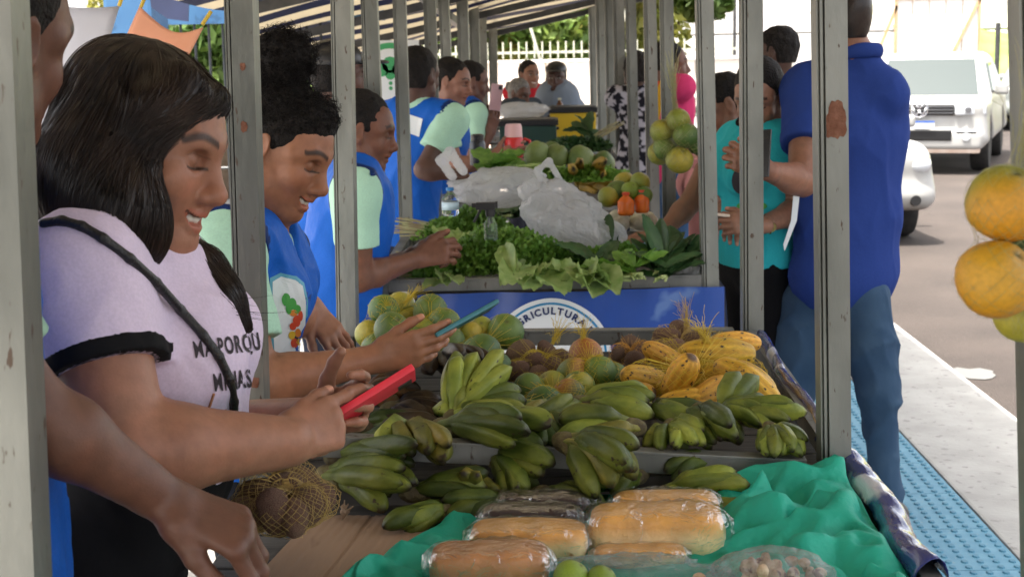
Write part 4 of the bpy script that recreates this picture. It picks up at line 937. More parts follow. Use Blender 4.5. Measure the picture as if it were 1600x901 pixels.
clump('long curved green plantains leaning over the steel rail', (880, 690, .955), [(988, 764, .915), (1012, 748, .925), (960, 778, .90), (1002, 722, .945), (935, 782, .89)], .0195, GRN, .7, PI_, pals=[GRN, GRN, OLV])
clump('shaded plantains half hidden behind the dark cakes', (845, 770, .88), [(930, 790, .875), (915, 776, .885), (948, 784, .87)], .017, GRN, .5, PI_)
clump('light green plantain hand below the rail, right of the loaves', (1040, 772, .875), [(1174, 770, .885), (1168, 758, .895), (1140, 746, .90), (1160, 782, .87), (1120, 742, .90)], .0165, GRL, .55, PI_, pals=[GRL, GRN])
clump('green plantains tucked under the light green hand by the paper', (1080, 800, .868), [(1184, 812, .868), (1176, 798, .875), (1150, 792, .88)], .016, GRN, .5, PI_, pals=[GRL, GRN])
# bunches on the tray behind the rail
clump('upright light green bunch with fingers splayed upwards', (706, 652, .95), [(714, 572, 1.02), (796, 588, .995), (684, 628, .965), (744, 574, 1.01), (775, 572, 1.005)], .0165, GRL, .75, PI_)
clump('green plantains under the splayed bunch', (712, 652, .945), [(812, 618, .97), (832, 668, .95), (805, 645, .96), (785, 660, .95), (760, 668, .945), (826, 640, .96)], .0185, GRN, .75, PI_, pals=[GRN, GRL, GRN])
clump('thick green plantains behind the leaning plantains', (903, 632, .965), [(1026, 634, .965), (1022, 650, .955), (1000, 612, .98), (1015, 622, .975), (990, 664, .94)], .0195, GRL, .5, PI_, pals=[GRN, GRL])
clump('heavy plantains with a pale tip along the rail', (990, 668, .955), [(872, 660, .965), (868, 684, .95), (880, 645, .97), (900, 676, .95), (930, 690, .945)], .0185, GRN, .5, PI_, pals=[GRN, GRL, OLV])
clump('small bananas fanned out from a dry crown by the rail', (1048, 664, .945), [(1010, 696, .925), (1034, 706, .925), (1056, 708, .925), (1082, 706, .925), (1106, 704, .925), (1122, 692, .93), (1072, 668, .955)], .0135, GRN, .6, PI_, pals=[GRL, GRN])
clump('plantain bunch with one finger raised, below the yellow pods', (1128, 648, .955), [(1152, 592, .995), (1198, 622, .975), (1176, 640, .97), (1210, 636, .97)], .0185, GRN, .65, PI_)
clump('green plantains pointing right towards the steel post', (1150, 652, .95), [(1232, 656, .955), (1262, 646, .96), (1222, 640, .965), (1205, 662, .95), (1240, 634, .965)], .016, GRN, .55, PI_, pals=[GRN, GRL])
clump('dark plantains next to the fanned bananas', (1088, 640, .955), [(1150, 692, .93), (1168, 700, .93), (1128, 690, .935), (1140, 668, .95), (1104, 682, .935)], .0185, GRN, .55, PI_, pals=[GRD, GRN])
clump('compact hand of many small bananas beside the steel post', (1202, 668, .955), [(1186, 712, .925), (1203, 716, .925), (1220, 716, .925), (1236, 714, .925), (1250, 708, .925), (1260, 696, .93), (1256, 682, .935)], .0125, GRN, .7, PI_, pals=[GRN, GRL])
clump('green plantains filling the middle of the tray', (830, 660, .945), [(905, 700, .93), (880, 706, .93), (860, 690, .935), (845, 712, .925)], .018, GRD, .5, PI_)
clump('green plantains in front of the steel rail', (1000, 742, .885), [(905, 752, .90), (915, 766, .885), (930, 740, .91), (960, 772, .88)], .017, GRN, .5, PI_)
clump('small plantains beside the light green hand', (1120, 722, .90), [(1040, 738, .895), (1052, 752, .885), (1070, 730, .90)], .016, GRD, .5, PI_)
clump('green plantains at the foot of the stacked plantains', (700, 800, .868), [(600, 826, .862), (622, 808, .872), (640, 818, .866), (660, 796, .878)], .0165, GRN, .5, PI_)
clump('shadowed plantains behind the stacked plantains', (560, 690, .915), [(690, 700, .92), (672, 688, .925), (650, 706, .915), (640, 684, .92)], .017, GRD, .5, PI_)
clump('olive plantains between the mangoes and the rail', (800, 690, .935), [(900, 640, .96), (890, 656, .955), (870, 668, .95), (850, 640, .96)], .0175, OLV, .5, PI_, pals=[GRN, OLV])
clump('green plantains squeezed behind the fanned bananas', (1010, 640, .955), [(1100, 640, .955), (1090, 654, .95), (1070, 630, .96), (1060, 650, .955)], .017, GRN, .5, PI_, pals=[GRD, GRN])
clump('dark plantains at the left end behind the yellowing bunch', (560, 668, .925), [(690, 672, .925), (676, 660, .93), (650, 676, .92), (640, 656, .93)], .018, BLK, .5, PI_, pals=[BLK, GRD])
clump('green plantains packed under the stubs', (800, 790, .868), [(700, 808, .868), (720, 796, .874), (742, 806, .868), (690, 790, .876)], .0165, GRD, .5, PI_, pals=[GRN, GRD])
clump('green plantains packed before the middle bunch', (640, 770, .885), [(760, 770, .89), (750, 784, .88), (732, 764, .895), (770, 756, .90)], .0165, GRN, .5, PI_, pals=[GRN, GRD])
clump('blackened overripe plantains behind the pink phone', (610, 640, .935), [(700, 650, .93), (690, 632, .945), (680, 616, .95), (694, 664, .92), (664, 672, .915)], .018, BLK, .5, PI_)
clump('black and brown plantains below the teal phone', (690, 560, .965), [(760, 600, .955), (744, 612, .95), (720, 618, .95), (770, 588, .955), (700, 622, .945)], .018, BLK, .5, PI_)
clump('brown spotted plantains at the left end of the tray', (560, 620, .94), [(640, 618, .945), (655, 604, .95), (630, 636, .935), (640, 590, .95)], .018, ((.03, .018, .008), (.12, .06, .018)), .5, PI_)

FRUIT = {}
def fruit_mesh(kind):
    if kind in FRUIT: return FRUIT[kind]
    n, m = 20, 14; V = []; C = []; g = np.random.default_rng(len(FRUIT)+11)
    cols = {'green': ((.045, .105, .018), (.13, .20, .03)), 'yellow': ((.42, .34, .03), (.30, .32, .04)), 'orange': ((.62, .27, .012), (.56, .32, .016)), 'mango': ((.40, .15, .03), (.12, .17, .03)), 'lime': ((.20, .30, .03), (.14, .24, .03)), 'ygreen': ((.22, .27, .035), (.36, .30, .03)), 'coconut': ((.07, .13, .03), (.15, .20, .05)), 'bigorange': ((.60, .30, .014), (.26, .30, .025))}[kind]
    d0 = g.normal(size=3)
    for j in range(m+1):
        th = math.pi*j/m
        for i in range(n):
            a = 2*math.pi*i/n; p = np.array([math.sin(th)*math.cos(a), math.sin(th)*math.sin(a), math.cos(th)])
            s = np.array([1, 1, .94])*(1-.10*math.exp(-((th)/.22)**2)-.05*math.exp(-((math.pi-th)/.2)**2))*(1+.015*math.sin(3*a+th*2))
            if kind == 'mango': s = s*np.array([1, .86, 1.15])
            if kind == 'coconut': s = s*np.array([1, 1, 1.12])*(1+.05*math.cos(3*a)*math.sin(th))
            V.append(p*s); q = .5+.5*math.tanh(1.3*(p@d0)); C.append(np.array(cols[0])*(1-q)+np.array(cols[1])*q)
            if th < .13: C[-1] = np.array([.10, .10, .03])
    F_ = [(j*n+i, (j+1)*n+i, (j+1)*n+(i+1) % n, j*n+(i+1) % n) for j in range(m) for i in range(n)]
    me = mesh(V, np.array(F_), True, np.array(C)); me.materials.append(PEEL); FRUIT[kind] = me; return me
PEEL = mat('fruit_peel', (.88, .9, .85), (1.1, 1.08, 1.05), 9, .38, bump=.25, bscale=90, attr='Col', spots=(.09, .055, .02), sscale=16, sthr=.69, randv=.14)
TUBM = mat('tuber_skin', (.17, .088, .052), (.33, .20, .125), 30, .9, bump=.9, bscale=70, randv=.18); PODM = mat('pod_skin', (.85, .85, .8), (1.1, 1.05, 1), 14, .5, bump=.35, bscale=50, attr='Col', spots=(.05, .025, .01), sscale=7, sthr=.63, randv=.16, stretch=(1, 1, .5))
def tuber_mesh(seed):
    n, m = 14, 12; V = []
    for j in range(m+1):
        th = math.pi*j/m
        for i in range(n):
            a = 2*math.pi*i/n; p = np.array([math.sin(th)*math.cos(a)*.72, math.sin(th)*math.sin(a)*.68, math.cos(th)]); V.append(p)
    V = np.array(V); V = V*(1+.13*noise3(V, 2.6, seed, 2)+.02*np.sin(V[:, 2]*22))[:, None]
    me = mesh(V, np.array([(j*n+i, (j+1)*n+i, (j+1)*n+(i+1) % n, j*n+(i+1) % n) for j in range(m) for i in range(n)])); me.materials.append(TUBM); return me
TUB = [tuber_mesh(i) for i in range(4)]
NETS = {'yellow': mat('yellow_net', (.62, .45, .03), rough=.5), 'straw': mat('straw_net', (.50, .34, .10), rough=.6), 'pale': mat('pale_net', (.34, .33, .14), rough=.5), 'orange': mat('orange_net', (.65, .33, .05), rough=.5)}
def net_on(balls, parent, color, nu=26, nv=15, r=.0006, top=None, tuft=None, seed=0, axis=(0, 0, 1)):
    """diamond mesh drawn tight over a heap of round things; balls in parent space"""
    F = Field()
    for c, q in balls: F.ell(c, np.full(3, q), None, q*.4)
    cen = np.mean([c for c, _ in balls], 0); A = frame((1, .1, 0), axis)
    def cast(dirs):
        lo = np.zeros(len(dirs)); hi = np.full(len(dirs), .45); t = hi.copy()
        ts = np.linspace(.45, .0, 60)
        hit = np.zeros(len(dirs)); done = np.zeros(len(dirs), bool)
        for a in ts:
            d = F.at(cen+dirs*a) < .0015; new = d & ~done; hit[new] = a; done |= d
        return cen+dirs*hit[:, None]
    th = np.linspace(.14, math.pi*.93, nv); paths = []
    for sgn in (1, -1):
        for i in range(nu):
            ph = 2*math.pi*i/nu+sgn*th*1.15
            d = np.stack([np.sin(th)*np.cos(ph), np.sin(th)*np.sin(ph), np.cos(th)], 1)@A.T; paths.append(cast(d))
    pt = np.stack(paths, 0); p2 = np.empty((pt.shape[0], pt.shape[1]*2-1, 3)); p2[:, ::2] = pt; p2[:, 1::2] = (pt[:, 1:]+pt[:, :-1])/2
    V, Q = strands(p2, r, 3, False); Vs, Qs = [V], [Q]
    if tuft is not None:               # gathered neck of the net sticking out
        g = np.random.default_rng(seed); t0, dr, ln = np.array(tuft[0]), unit(tuft[1]), tuft[2]; k = np.linspace(0, 1, 8)[None, :, None]; m = 34
        side = g.normal(size=(m, 1, 3))*np.array([1, 1, .6]); pp = t0+dr*k*ln*g.uniform(.6, 1.1, (m, 1, 1))+side*(.004+.5*(k-.25)**2*.05); pp += .002*np.sin(k*20+g.uniform(0, 6, (m, 1, 1)))
        V, Q = strands(pp, r*1.2, 3, False); Qs.append(Q+len(Vs[0])); Vs.append(V)
    return obj('net', mesh(np.concatenate(Vs), np.concatenate(Qs), False), NETS[color], parent)
def bag(label, cat, name, items, color, tuft=None, nu=26, nv=15, seed=0, r=.0004, kindname='orange', group=None, net=True):
    """items: (px, py, Y, radius, kind)"""
    pts = [P(a, b_, Y) for a, b_, Y, _, _ in items]; base = np.mean(pts, 0); base[2] = min(p[2]-i[3] for p, i in zip(pts, items)); o = thing(name, label, cat, base, group=group); g = random.Random(seed+1); balls = []
    for p, (a, b_, Y, rad, kind) in zip(pts, items):
        l = p-base
        if kind == 'tuber': c = obj('tuber', TUB[g.randrange(4)], None, o, loc=l, rot=(g.uniform(0, 3), g.uniform(0, 3), g.uniform(0, 3)), scl=rad*1.12)
        else: c = obj(kindname, fruit_mesh(kind), None, o, loc=l, rot=(g.uniform(-.8, .8), g.uniform(-.8, .8), g.uniform(0, 6)), scl=rad)
        balls.append((l, rad*1.02))
    if net: net_on(balls, o, color, nu, nv, r, tuft=(np.array(P(*tuft[0]))-base, tuft[1], tuft[2]) if tuft else None, seed=seed)
    return o
# nets on the tray
bag('net of dark green oranges at the back left of the tray', 'oranges', 'orange_bag', [(600, 485, 3.42, .039, 'green'), (612, 514, 3.32, .042, 'green'), (578, 522, 3.4, .036, 'ygreen'), (650, 535, 3.3, .04, 'green'), (590, 545, 3.35, .04, 'green'), (625, 478, 3.5, .036, 'ygreen')], 'yellow', ((632, 474, 3.42), (.5, 0, .6), .05), seed=1)
bag('second net of green oranges under the teal phone', 'oranges', 'orange_bag', [(672, 485, 3.45, .042, 'green'), (694, 506, 3.36, .040, 'green'), (660, 520, 3.34, .036, 'ygreen'), (702, 535, 3.3, .038, 'green'), (640, 500, 3.48, .034, 'ygreen')], 'yellow', seed=2)
bag('net of mixed yellow and green oranges in front of the blue banner', 'oranges', 'orange_bag', [(790, 518, 3.38, .044, 'green'), (752, 514, 3.4, .032, 'yellow'), (735, 522, 3.36, .030, 'yellow'), (752, 552, 3.18, .047, 'green'), (775, 575, 3.1, .036, 'green'), (725, 560, 3.2, .036, 'ygreen')], 'yellow', seed=3)
bag('net of hairy brown tubers in the middle of the tray', 'tubers', 'tuber_bag', [(812, 552, 3.25, .034, 'tuber'), (835, 570, 3.15, .034, 'tuber'), (855, 552, 3.26, .03, 'tuber'), (805, 580, 3.1, .03, 'tuber'), (862, 578, 3.14, .034, 'tuber'), (880, 562, 3.2, .028, 'tuber'), (840, 590, 3.06, .028, 'tuber')], 'yellow', ((866, 534, 3.2), (.3, 0, .9), .05), seed=4)
bag('yellow net with one orange blushed mango on top', 'mangoes', 'mango_bag', [(915, 556, 3.08, .038, 'mango'), (895, 585, 3.02, .036, 'mango'), (935, 582, 3.02, .038, 'green'), (958, 588, 3.05, .032, 'green'), (905, 603, 2.96, .034, 'green')], 'yellow', ((912, 532, 3.08), (.1, 0, .9), .05), seed=5, kindname='mango')
bag('yellow net of flat green mangoes beside the splayed bananas', 'mangoes', 'mango_bag', [(828, 606, 2.96, .034, 'green'), (862, 603, 2.98, .034, 'ygreen'), (850, 632, 2.84, .040, 'green'), (890, 618, 2.9, .034, 'mango'), (828, 650, 2.78, .036, 'green'), (880, 640, 2.8, .034, 'green'), (905, 602, 2.95, .03, 'ygreen')], 'yellow', seed=6, nu=34, nv=19, kindname='mango')
bag('brown tubers in a straw net at the back of the tray', 'tubers', 'tuber_bag', [(1040, 528, 3.4, .034, 'tuber'), (1065, 522, 3.45, .034, 'tuber'), (1086, 532, 3.36, .032, 'tuber'), (1030, 545, 3.3, .03, 'tuber'), (1055, 545, 3.28, .032, 'tuber'), (1100, 540, 3.35, .026, 'tuber')], 'straw', ((1075, 520, 3.42), (-.05, 0, 1), .085), seed=7)
bag('loose net of small brown tubers left of the yellow pods', 'tubers', 'tuber_bag', [(985, 540, 3.35, .03, 'tuber'), (1005, 552, 3.25, .03, 'tuber'), (968, 552, 3.28, .026, 'tuber'), (990, 565, 3.18, .028, 'tuber')], 'orange', seed=8)
bag('net of brown tubers on the counter below the front woman', 'tubers', 'tuber_bag', [(405, 775, 2.1, .036, 'tuber'), (445, 765, 2.12, .040, 'tuber'), (480, 790, 2.08, .033, 'tuber'), (430, 800, 2.04, .036, 'tuber'), (465, 755, 2.16, .036, 'tuber'), (500, 780, 2.14, .032, 'tuber'), (390, 800, 2.08, .034, 'tuber'), (460, 810, 2.03, .028, 'tuber')], 'straw', seed=9, nu=40, nv=24)
# yellow ribbed pods
def pod_mesh(seed):
    n, m = 40, 18; V = []; C = []; g = np.random.default_rng(seed)
    for j in range(m+1):
        t = j/m; th = math.pi*t; prof = math.sin(th)**.75*(1-.15*t)
        for i in range(n):
            a = 2*math.pi*i/n; rb = 1+(.040*math.cos(10*a+.5*math.sin(t*6+seed))+.03*math.cos(3*a+seed)+.025*math.sin(5*t*3+a))*math.sin(th); x = .46*prof*rb*math.cos(a); y = .44*prof*rb*math.sin(a); V.append((x, y, math.cos(th)*1.0-.10*(t > .93)*(t-.93)*8))
            k = .5+.5*math.cos(10*a); c = np.array([.54, .28, .02])*(1-k)+np.array([.68, .41, .035])*k
            if t < .06 or t > .95: c = np.array([.10, .055, .02])
            C.append(c*(1+.12*math.sin(a*2+t*5+seed)))
    me = mesh(V, np.array([(j*n+i, (j+1)*n+i, (j+1)*n+(i+1) % n, j*n+(i+1) % n) for j in range(m) for i in range(n)]), True, np.array(C)); me.materials.append(PODM); return me
PODS = [pod_mesh(i) for i in range(3)]
def pod(label, px, py, Y, L, dirv, k=0, r=1.0):
    q = Vector(dirv).to_track_quat('Z', 'Y'); o = obj('cacao_pod', PODS[k % 3], None, None, loc=P(px, py, Y)); o.rotation_euler = q.to_euler(); o.scale = (L*r, L*r, L); tag(o, label, 'pod', 'yellow ribbed pods'); return o
pod('large yellow pod lying across the back of the heap', 1120, 552, 3.12, .085, (1, .1, -.05), 0, 1.0); pod('yellow pod standing on end in front of the tubers', 1062, 590, 2.86, .062, (.35, -.5, .8), 1, 1.15)
pod('yellow pod leaning left of the standing pod', 1008, 594, 2.95, .066, (.6, .5, -.3), 2, 1.1); pod('round yellow pod beside the raised plantain finger', 1163, 592, 2.9, .07, (.75, -.5, -.35), 0, 1.2)
pod('yellow pod behind the standing pod', 1040, 560, 3.08, .06, (.8, .2, -.55), 1, 1.05); pod('mottled yellow pod under the large one', 1100, 590, 3.0, .066, (.9, -.2, .3), 2, 1.0); pod('half hidden yellow pod low in the heap', 1070, 628, 2.82, .055, (1, 0, .1), 1, 1.2)
pod('yellow pod at the right end of the heap', 1188, 610, 2.86, .06, (.6, -.2, -.7), 1, 1.1); pod('small yellow pod at the left foot of the heap', 985, 618, 2.86, .055, (.8, -.4, .2), 2, 1.1); pod('brownish yellow pod between the standing pod and the raised finger', 1112, 612, 2.84, .058, (.7, .6, .2), 0, 1.1); pod('yellow pod at the top of the heap beside the tubers', 1150, 535, 3.2, .06, (.9, .3, -.1), 2, 1.0)
ns_ = thing('net_sack', 'loose yellow net draped over the yellow pods', 'net', P(1080, 590, 2.95)); net_on([(P(x_, y_, Y_)-P(1080, 590, 2.95), r_) for x_, y_, Y_, r_ in ((1120, 552, 3.12, .05), (1062, 590, 2.86, .05), (1008, 594, 2.95, .045), (1163, 592, 2.9, .05), (1040, 560, 3.08, .045), (1100, 595, 2.95, .045))], ns_, 'yellow', 44, 26, .0005, tuft=(P(1105, 535, 3.1)-P(1080, 590, 2.95), (-.3, 0, 1), .06), seed=51)
# hanging nets
big = bag('hanging net of large ripe oranges at the right edge', 'oranges', 'orange_bag', [(1572, 318, 1.32, .036, 'bigorange'), (1556, 436, 1.30, .036, 'orange'), (1618, 395, 1.36, .034, 'green'), (1606, 484, 1.34, .032, 'ygreen'), (1630, 330, 1.38, .036, 'orange')], 'pale', ((1590, 262, 1.34), (.15, 0, 1), .12), seed=12, nu=36, nv=26, r=.0002)
bag('hanging net of green oranges between two steel posts', 'oranges', 'orange_bag', [(1062, 250, 4.9, .046, 'ygreen'), (1040, 232, 4.95, .044, 'green'), (1072, 212, 4.9, .044, 'green'), (1035, 205, 4.95, .042, 'ygreen'), (1060, 188, 4.92, .04, 'ygreen'), (1092, 225, 4.92, .04, 'green'), (1030, 240, 4.98, .04, 'ygreen')], 'pale', ((1055, 175, 4.92), (-.1, 0, 1), .2), seed=13, nu=26, nv=18, r=.0006)

# ------------------------------------------------------------------ paper, cardboard, plastics, bread
TEAL = mat('green_paper', (.025, .52, .36), (.035, .60, .43), 10, .55, transl=.4, bump=.5, bscale=60)
def ridged(x, y, seed, f): 
    v = noise3(np.stack([x, y, x*0+seed], -1), f, seed, 3); return 1-np.abs(v)*1.6
def sheet(name, label, cat, x0, x1, y0, y1, zf, m, nx=110, ny=80, th=.0015, kind=None, jag=.0):
    X, Y = np.meshgrid(np.linspace(0, 1, nx+1), np.linspace(0, 1, ny+1)); xx = x0+(x1-x0)*X; yy = y0+(y1-y0)*Y
    if jag: xx = xx+jag*np.sin(yy*23)*(np.abs(X-.5)*2)**4; yy = yy+jag*np.sin(xx*19+1)*(np.abs(Y-.5)*2)**4
    xx, yy, zz = zf(xx, yy); V = np.stack([xx, yy, zz], -1).reshape(-1, 3); w_ = nx+1
    Q = np.array([(j*w_+i, j*w_+i+1, (j+1)*w_+i+1, (j+1)*w_+i) for j in range(ny) for i in range(nx)]); n = len(V)
    e = [(i, i+1) for i in range(nx)]+[(j*w_+nx, (j+1)*w_+nx) for j in range(ny)]+[(ny*w_+i+1, ny*w_+i) for i in range(nx)]+[((j+1)*w_, j*w_) for j in range(ny)]
    o = obj(name, mesh(np.concatenate([V, V-np.array([0, 0, th])]), np.concatenate([Q, Q[:, ::-1]+n, np.array([(a, a+n, c, d_) for a, c, d_ in [(p, q+n, q) for p, q in e]])])), m); tag(o, label, cat); return o
def folds(x, y, seed, n, size):        # flat facets meeting in creases, like crushed tissue paper
    g = np.random.default_rng(seed); z = np.full(x.shape, -9.)
    for _ in range(n):
        cx, cy = g.uniform(x.min(), x.max()), g.uniform(y.min(), y.max()); sx, sy = g.normal(size=2)*size; z = np.maximum(z, g.uniform(-.3, 1)*.02+(x-cx)*sx*.5+(y-cy)*sy*.5-((x-cx)**2+(y-cy)**2)*2.2)
    return z
from mathutils import geometry as mgeo
def tissue():
    g = np.random.default_rng(21); pts = [(-.36, 1.72), (.50, 1.72), (.505, 2.0), (.50, 2.46), (.24, 2.47), (.05, 2.46), (-.10, 2.44), (-.19, 2.30), (-.275, 2.14), (-.34, 1.95)]; hull = len(pts); poly = np.array(pts)
    def inside(x, y):
        c = False; n = hull
        for a in range(n):
            x0, y0 = poly[a]; x1, y1 = poly[a-1]
            if (y0 > y) != (y1 > y) and x < (x1-x0)*(y-y0)/(y1-y0)+x0: c = not c
        return c
    while len(pts) < 400:
        x, y = g.uniform(-.36, .5), g.uniform(1.72, 2.46)
        if inside(x, y) and (x > .2 or x < -.06 or g.random() < .35) and min((x-a)**2+(y-b)**2 for a, b in pts) > .016**2: pts.append((x, y))
    V2, _, F3, *_ = mgeo.delaunay_2d_cdt([Vector(p) for p in pts], [(i, (i+1) % hull) for i in range(hull)], [], 1, 1e-5)
    V = []
    for v in V2:
        x, y = v; r = min(1, max(0, (x-.24)/.10)); l = min(1, max(0, (-.10-x)/.08)); bk = min(1, max(0, (y-2.15)/.2)); a = .012+.055*r+.045*r*bk+.035*l
        V.append((x, y, CZ+.006+a*g.random()**1.2+.012*r))
    b = bmesh.new(); vs_ = [b.verts.new(v) for v in V]
    for f in F3:
        try: b.faces.new([vs_[k] for k in f])
        except ValueError: pass
    bmesh.ops.subdivide_edges(b, edges=b.edges[:], cuts=3, use_grid_fill=True); b.verts.index_update()
    V = np.array([v.co[:] for v in b.verts]); F_ = [tuple(v.index for v in f.verts) for f in b.faces]; b.free()
    T_ = [f for f in F_ if len(f) == 3]
    if len(T_) == len(F_): V = relax(V, np.array(T_), 3, .5)
    V = V+np.stack([.004*noise3(V, 60, 1), .004*noise3(V, 60, 2), .0035*np.abs(noise3(V, 75, 3))+.001*noise3(V, 200, 4)], 1); V[:, 2] = np.maximum(V[:, 2], CZ+.003)
    me = mesh(V, F_, True); o = obj('green_paper', me, TEAL); sm = o.modifiers.new('thick', 'SOLIDIFY'); sm.thickness = .0012; tag(o, 'crumpled emerald green tissue paper under the loaves', 'paper'); return o
tissue()
CARD = mat('cardboard', (.29, .185, .115), (.34, .225, .145), 9, .9, bump=.25, bscale=60, stretch=(1, .25, 1), spots=(.26, .16, .10), sscale=18, sthr=.62)
def zcard(x, y): return x+.14*(y-2.2), y, CZ+.010+.0003*np.sin(x*420)+.003*np.sin(x*9+1)+np.where((np.abs(x+.33) < .004) | (np.abs(y-1.98) < .004), -.002, 0)
sheet('cardboard_sheet', 'flattened brown cardboard lying at the left of the counter', 'cardboard', -.43, -.15, 1.72, 2.39, zcard, CARD, 220, 40, .004)
HUSK = mat('dry_husk', (.30, .22, .15), (.20, .13, .08), 60, .9, bump=.6, bscale=90)
F = Field(); c = gz(537, 797, .87); g = np.random.default_rng(4)
for i in range(9): F.cap(c+g.normal(size=3)*.004, c+g.normal(size=3)*np.array([.008, .008, .011]), .003, .0015, .003)
V, Q = F.mesh(.0018); o = obj('dry_husk', mesh(V, Q), HUSK); tag(o, 'small dry crumpled husk on the cardboard edge', 'husk')
def crust(name, top, side, base): return mat(name, top, side, 1, .55, attr='Col', bump=.3, bscale=45) if False else mat(name, (.88, .86, .84), (1.1, 1.08, 1.06), 16, .5, bump=.35, bscale=60, attr='Col', spots=hsvj(top, .5), sscale=22, sthr=.68)
WRAP = film('clear_wrap', haze=.02, bump=.6, bscale=32, rough=.09); WRAP2 = film('clear_bag', haze=.20, bump=1.0, bscale=26, rough=.2)
def loaf(label, px, py, Y, L, W, H, az, top, side, sd, cake=False, tilt=0.):
    c = P(px, py, Y); o = thing('bread_loaf', label, 'bread', (c[0], c[1], c[2]-H/2), (0, tilt, az), 'wrapped loaves and cakes'); g = np.random.default_rng(sd)
    n, m = 34, 20; V = []; C = []
    for j in range(m):
        a = 2*math.pi*j/m
        for i in range(n+1):
            u = -1+2*i/n; e = (1-abs(u)**7)**.4 if abs(u) < 1 else 0
            cy, cz = math.cos(a), math.sin(a); y = np.sign(cy)*abs(cy)**.42*W/2*(.2+.8*e); z = np.sign(cz)*abs(cz)**(.3 if cz < 0 else .5)*H/2*(.2+.8*e)
            k = 1+.015*math.sin(u*4+sd)+.01*math.sin(a*3+sd*2+u*5)
            V.append((u*L/2, y*k, z*k+H/2)); t = np.clip((z/(H/2)+.25)/.8, 0, 1); t = t*t; C.append((np.array(side)*(1-t)+np.array(top)*t)*(1+.12*math.sin(u*9+sd+a)))
    V = np.array(V); Q = [(j*(n+1)+i, j*(n+1)+i+1, ((j+1) % m)*(n+1)+i+1, ((j+1) % m)*(n+1)+i) for j in range(m) for i in range(n)]
    obj('loaf', mesh(V, np.array(Q), True, np.array(C)), crust('crust_'+str(sd), top, side, 0), o)
    s = V*np.array([1.05, 1.07, 1.0]); s[:, 2] = (s[:, 2]-H/2)*1.06+H/2+.001; nn = noise3(s, 55, sd, 3); s = s+np.sign(s-np.array([0, 0, H/2]))*(.0016*nn+.0012*np.sin(s[:, 0]*110+s[:, 2]*90+5*nn))[:, None]*np.array([.3, 1, 1])
    ends = np.abs(V[:, 0]) > L/2*.985; s[ends, 0] *= 1.07; s[ends, 2] += .01*np.sin(V[ends, 1]*150)
    s[:, 2] = np.maximum(s[:, 2], .0005); obj('wrapper', mesh(s, np.array(Q)), WRAP, o); return o
CR1, CR2, CR3, PALEB, DK = (.56, .23, .07), (.80, .38, .08), (.80, .38, .08), (.92, .74, .38), (.035, .016, .012)
loaf('brown loaf in clear wrap nearest the camera, on the left', 765, 884, 2.06, .176, .085, .064, .02, CR1, (.42, .19, .06), 1)
loaf('orange crusted loaf in the second row on the left', 826, 845, 2.17, .182, .082, .06, -.05, CR2, PALEB, 2)
loaf('front one of the two dark chocolate cakes', 828, 812, 2.27, .155, .06, .05, -.03, DK, (.05, .024, .018), 3)
loaf('rear one of the two dark chocolate cakes', 850, 792, 2.35, .155, .06, .05, -.06, DK, (.05, .024, .018), 4)
loaf('biggest pale golden loaf in front on the right', 1026, 832, 2.2, .212, .095, .084, -.02, CR2, PALEB, 5)
loaf('golden loaf behind the biggest loaf', 1040, 802, 2.31, .178, .075, .07, -.03, CR3, PALEB, 6)
loaf('thin golden cake squeezed under the biggest loaf', 1000, 868, 2.13, .14, .05, .03, .02, CR2, PALEB, 7)
def crumple(name, label, cat, cen, rad, m, seed, amp=.25, f=14, nu=60, nv=36, flatz=None, shape=None, handles=(), rid=1.0, inner=None):
    g = np.random.default_rng(seed); V = []
    th = np.linspace(.02, math.pi-.02, nv)[:, None]; ph = np.linspace(0, 2*math.pi, nu, endpoint=False)[None]
    d = np.stack([np.sin(th)*np.cos(ph), np.sin(th)*np.sin(ph), np.cos(th)*np.ones_like(ph)], -1); n_ = noise3(d, f*.22, seed, 3); rg = (1-np.abs(noise3(d, f*.35, seed+1, 3))*2)*rid
    s = 1+amp*(.5*n_+.5*rg); q = d*s[..., None]*np.array(rad)
    if shape: q = shape(q, d)
    V = q.reshape(-1, 3)
    if flatz is not None: V[:, 2] = np.maximum(V[:, 2], flatz)
    Q = np.array([(j*nu+i, (j+1)*nu+i, (j+1)*nu+(i+1) % nu, j*nu+(i+1) % nu) for j in range(nv-1) for i in range(nu)])
    o = thing(name, label, cat, cen); obj('film', mesh(V, Q), m, o)
    for pts, wd in handles:
        H = Field(); H.chain([np.array(p) for p in pts], [wd]*len(pts), .01, flat=((0, 1, 0), .25)); V, Q = H.mesh(.006); obj('handle', mesh(V, Q), m, o)
    return o
NUTM = mat('nut_brittle', (.62, .47, .32), (.42, .26, .15), 60, .7, bump=.8, bscale=80, spots=(.20, .07, .05), sscale=50, sthr=.58)
c = gz(1205, 905, .885); o = crumple('snack_bag', 'clear bag of nut brittle at the front right of the loaves', 'snack bag', c, (.085, .07, .042), WRAP2, 3, .16, 16, flatz=-.03)
F = Field(); g = np.random.default_rng(8)
for i in range(60): p = g.normal(size=3)*np.array([.032, .028, .014]); F.ell(p, g.uniform(.007, .012, 3), None, .003)
V, Q = F.mesh(.0032); obj('nut_brittle', mesh(V, Q), NUTM, o)
crumple('plastic_sheet', 'clear crumpled plastic bag lying in front of the loaves', 'plastic bag', gz(985, 905, .862), (.125, .06, .03), WRAP2, 5, .35, 18, flatz=-.012)
for px, py, rr, lab in ((893, 903, .027, 'larger green lime at the bottom edge before the loaves'), (940, 906, .022, 'smaller green lime right beside the larger lime')):
    o = obj('lime', fruit_mesh('lime'), None, None, loc=gz(px, py, .885), scl=rr, rot=(.5, .4, 1)); tag(o, lab, 'lime', 'limes')
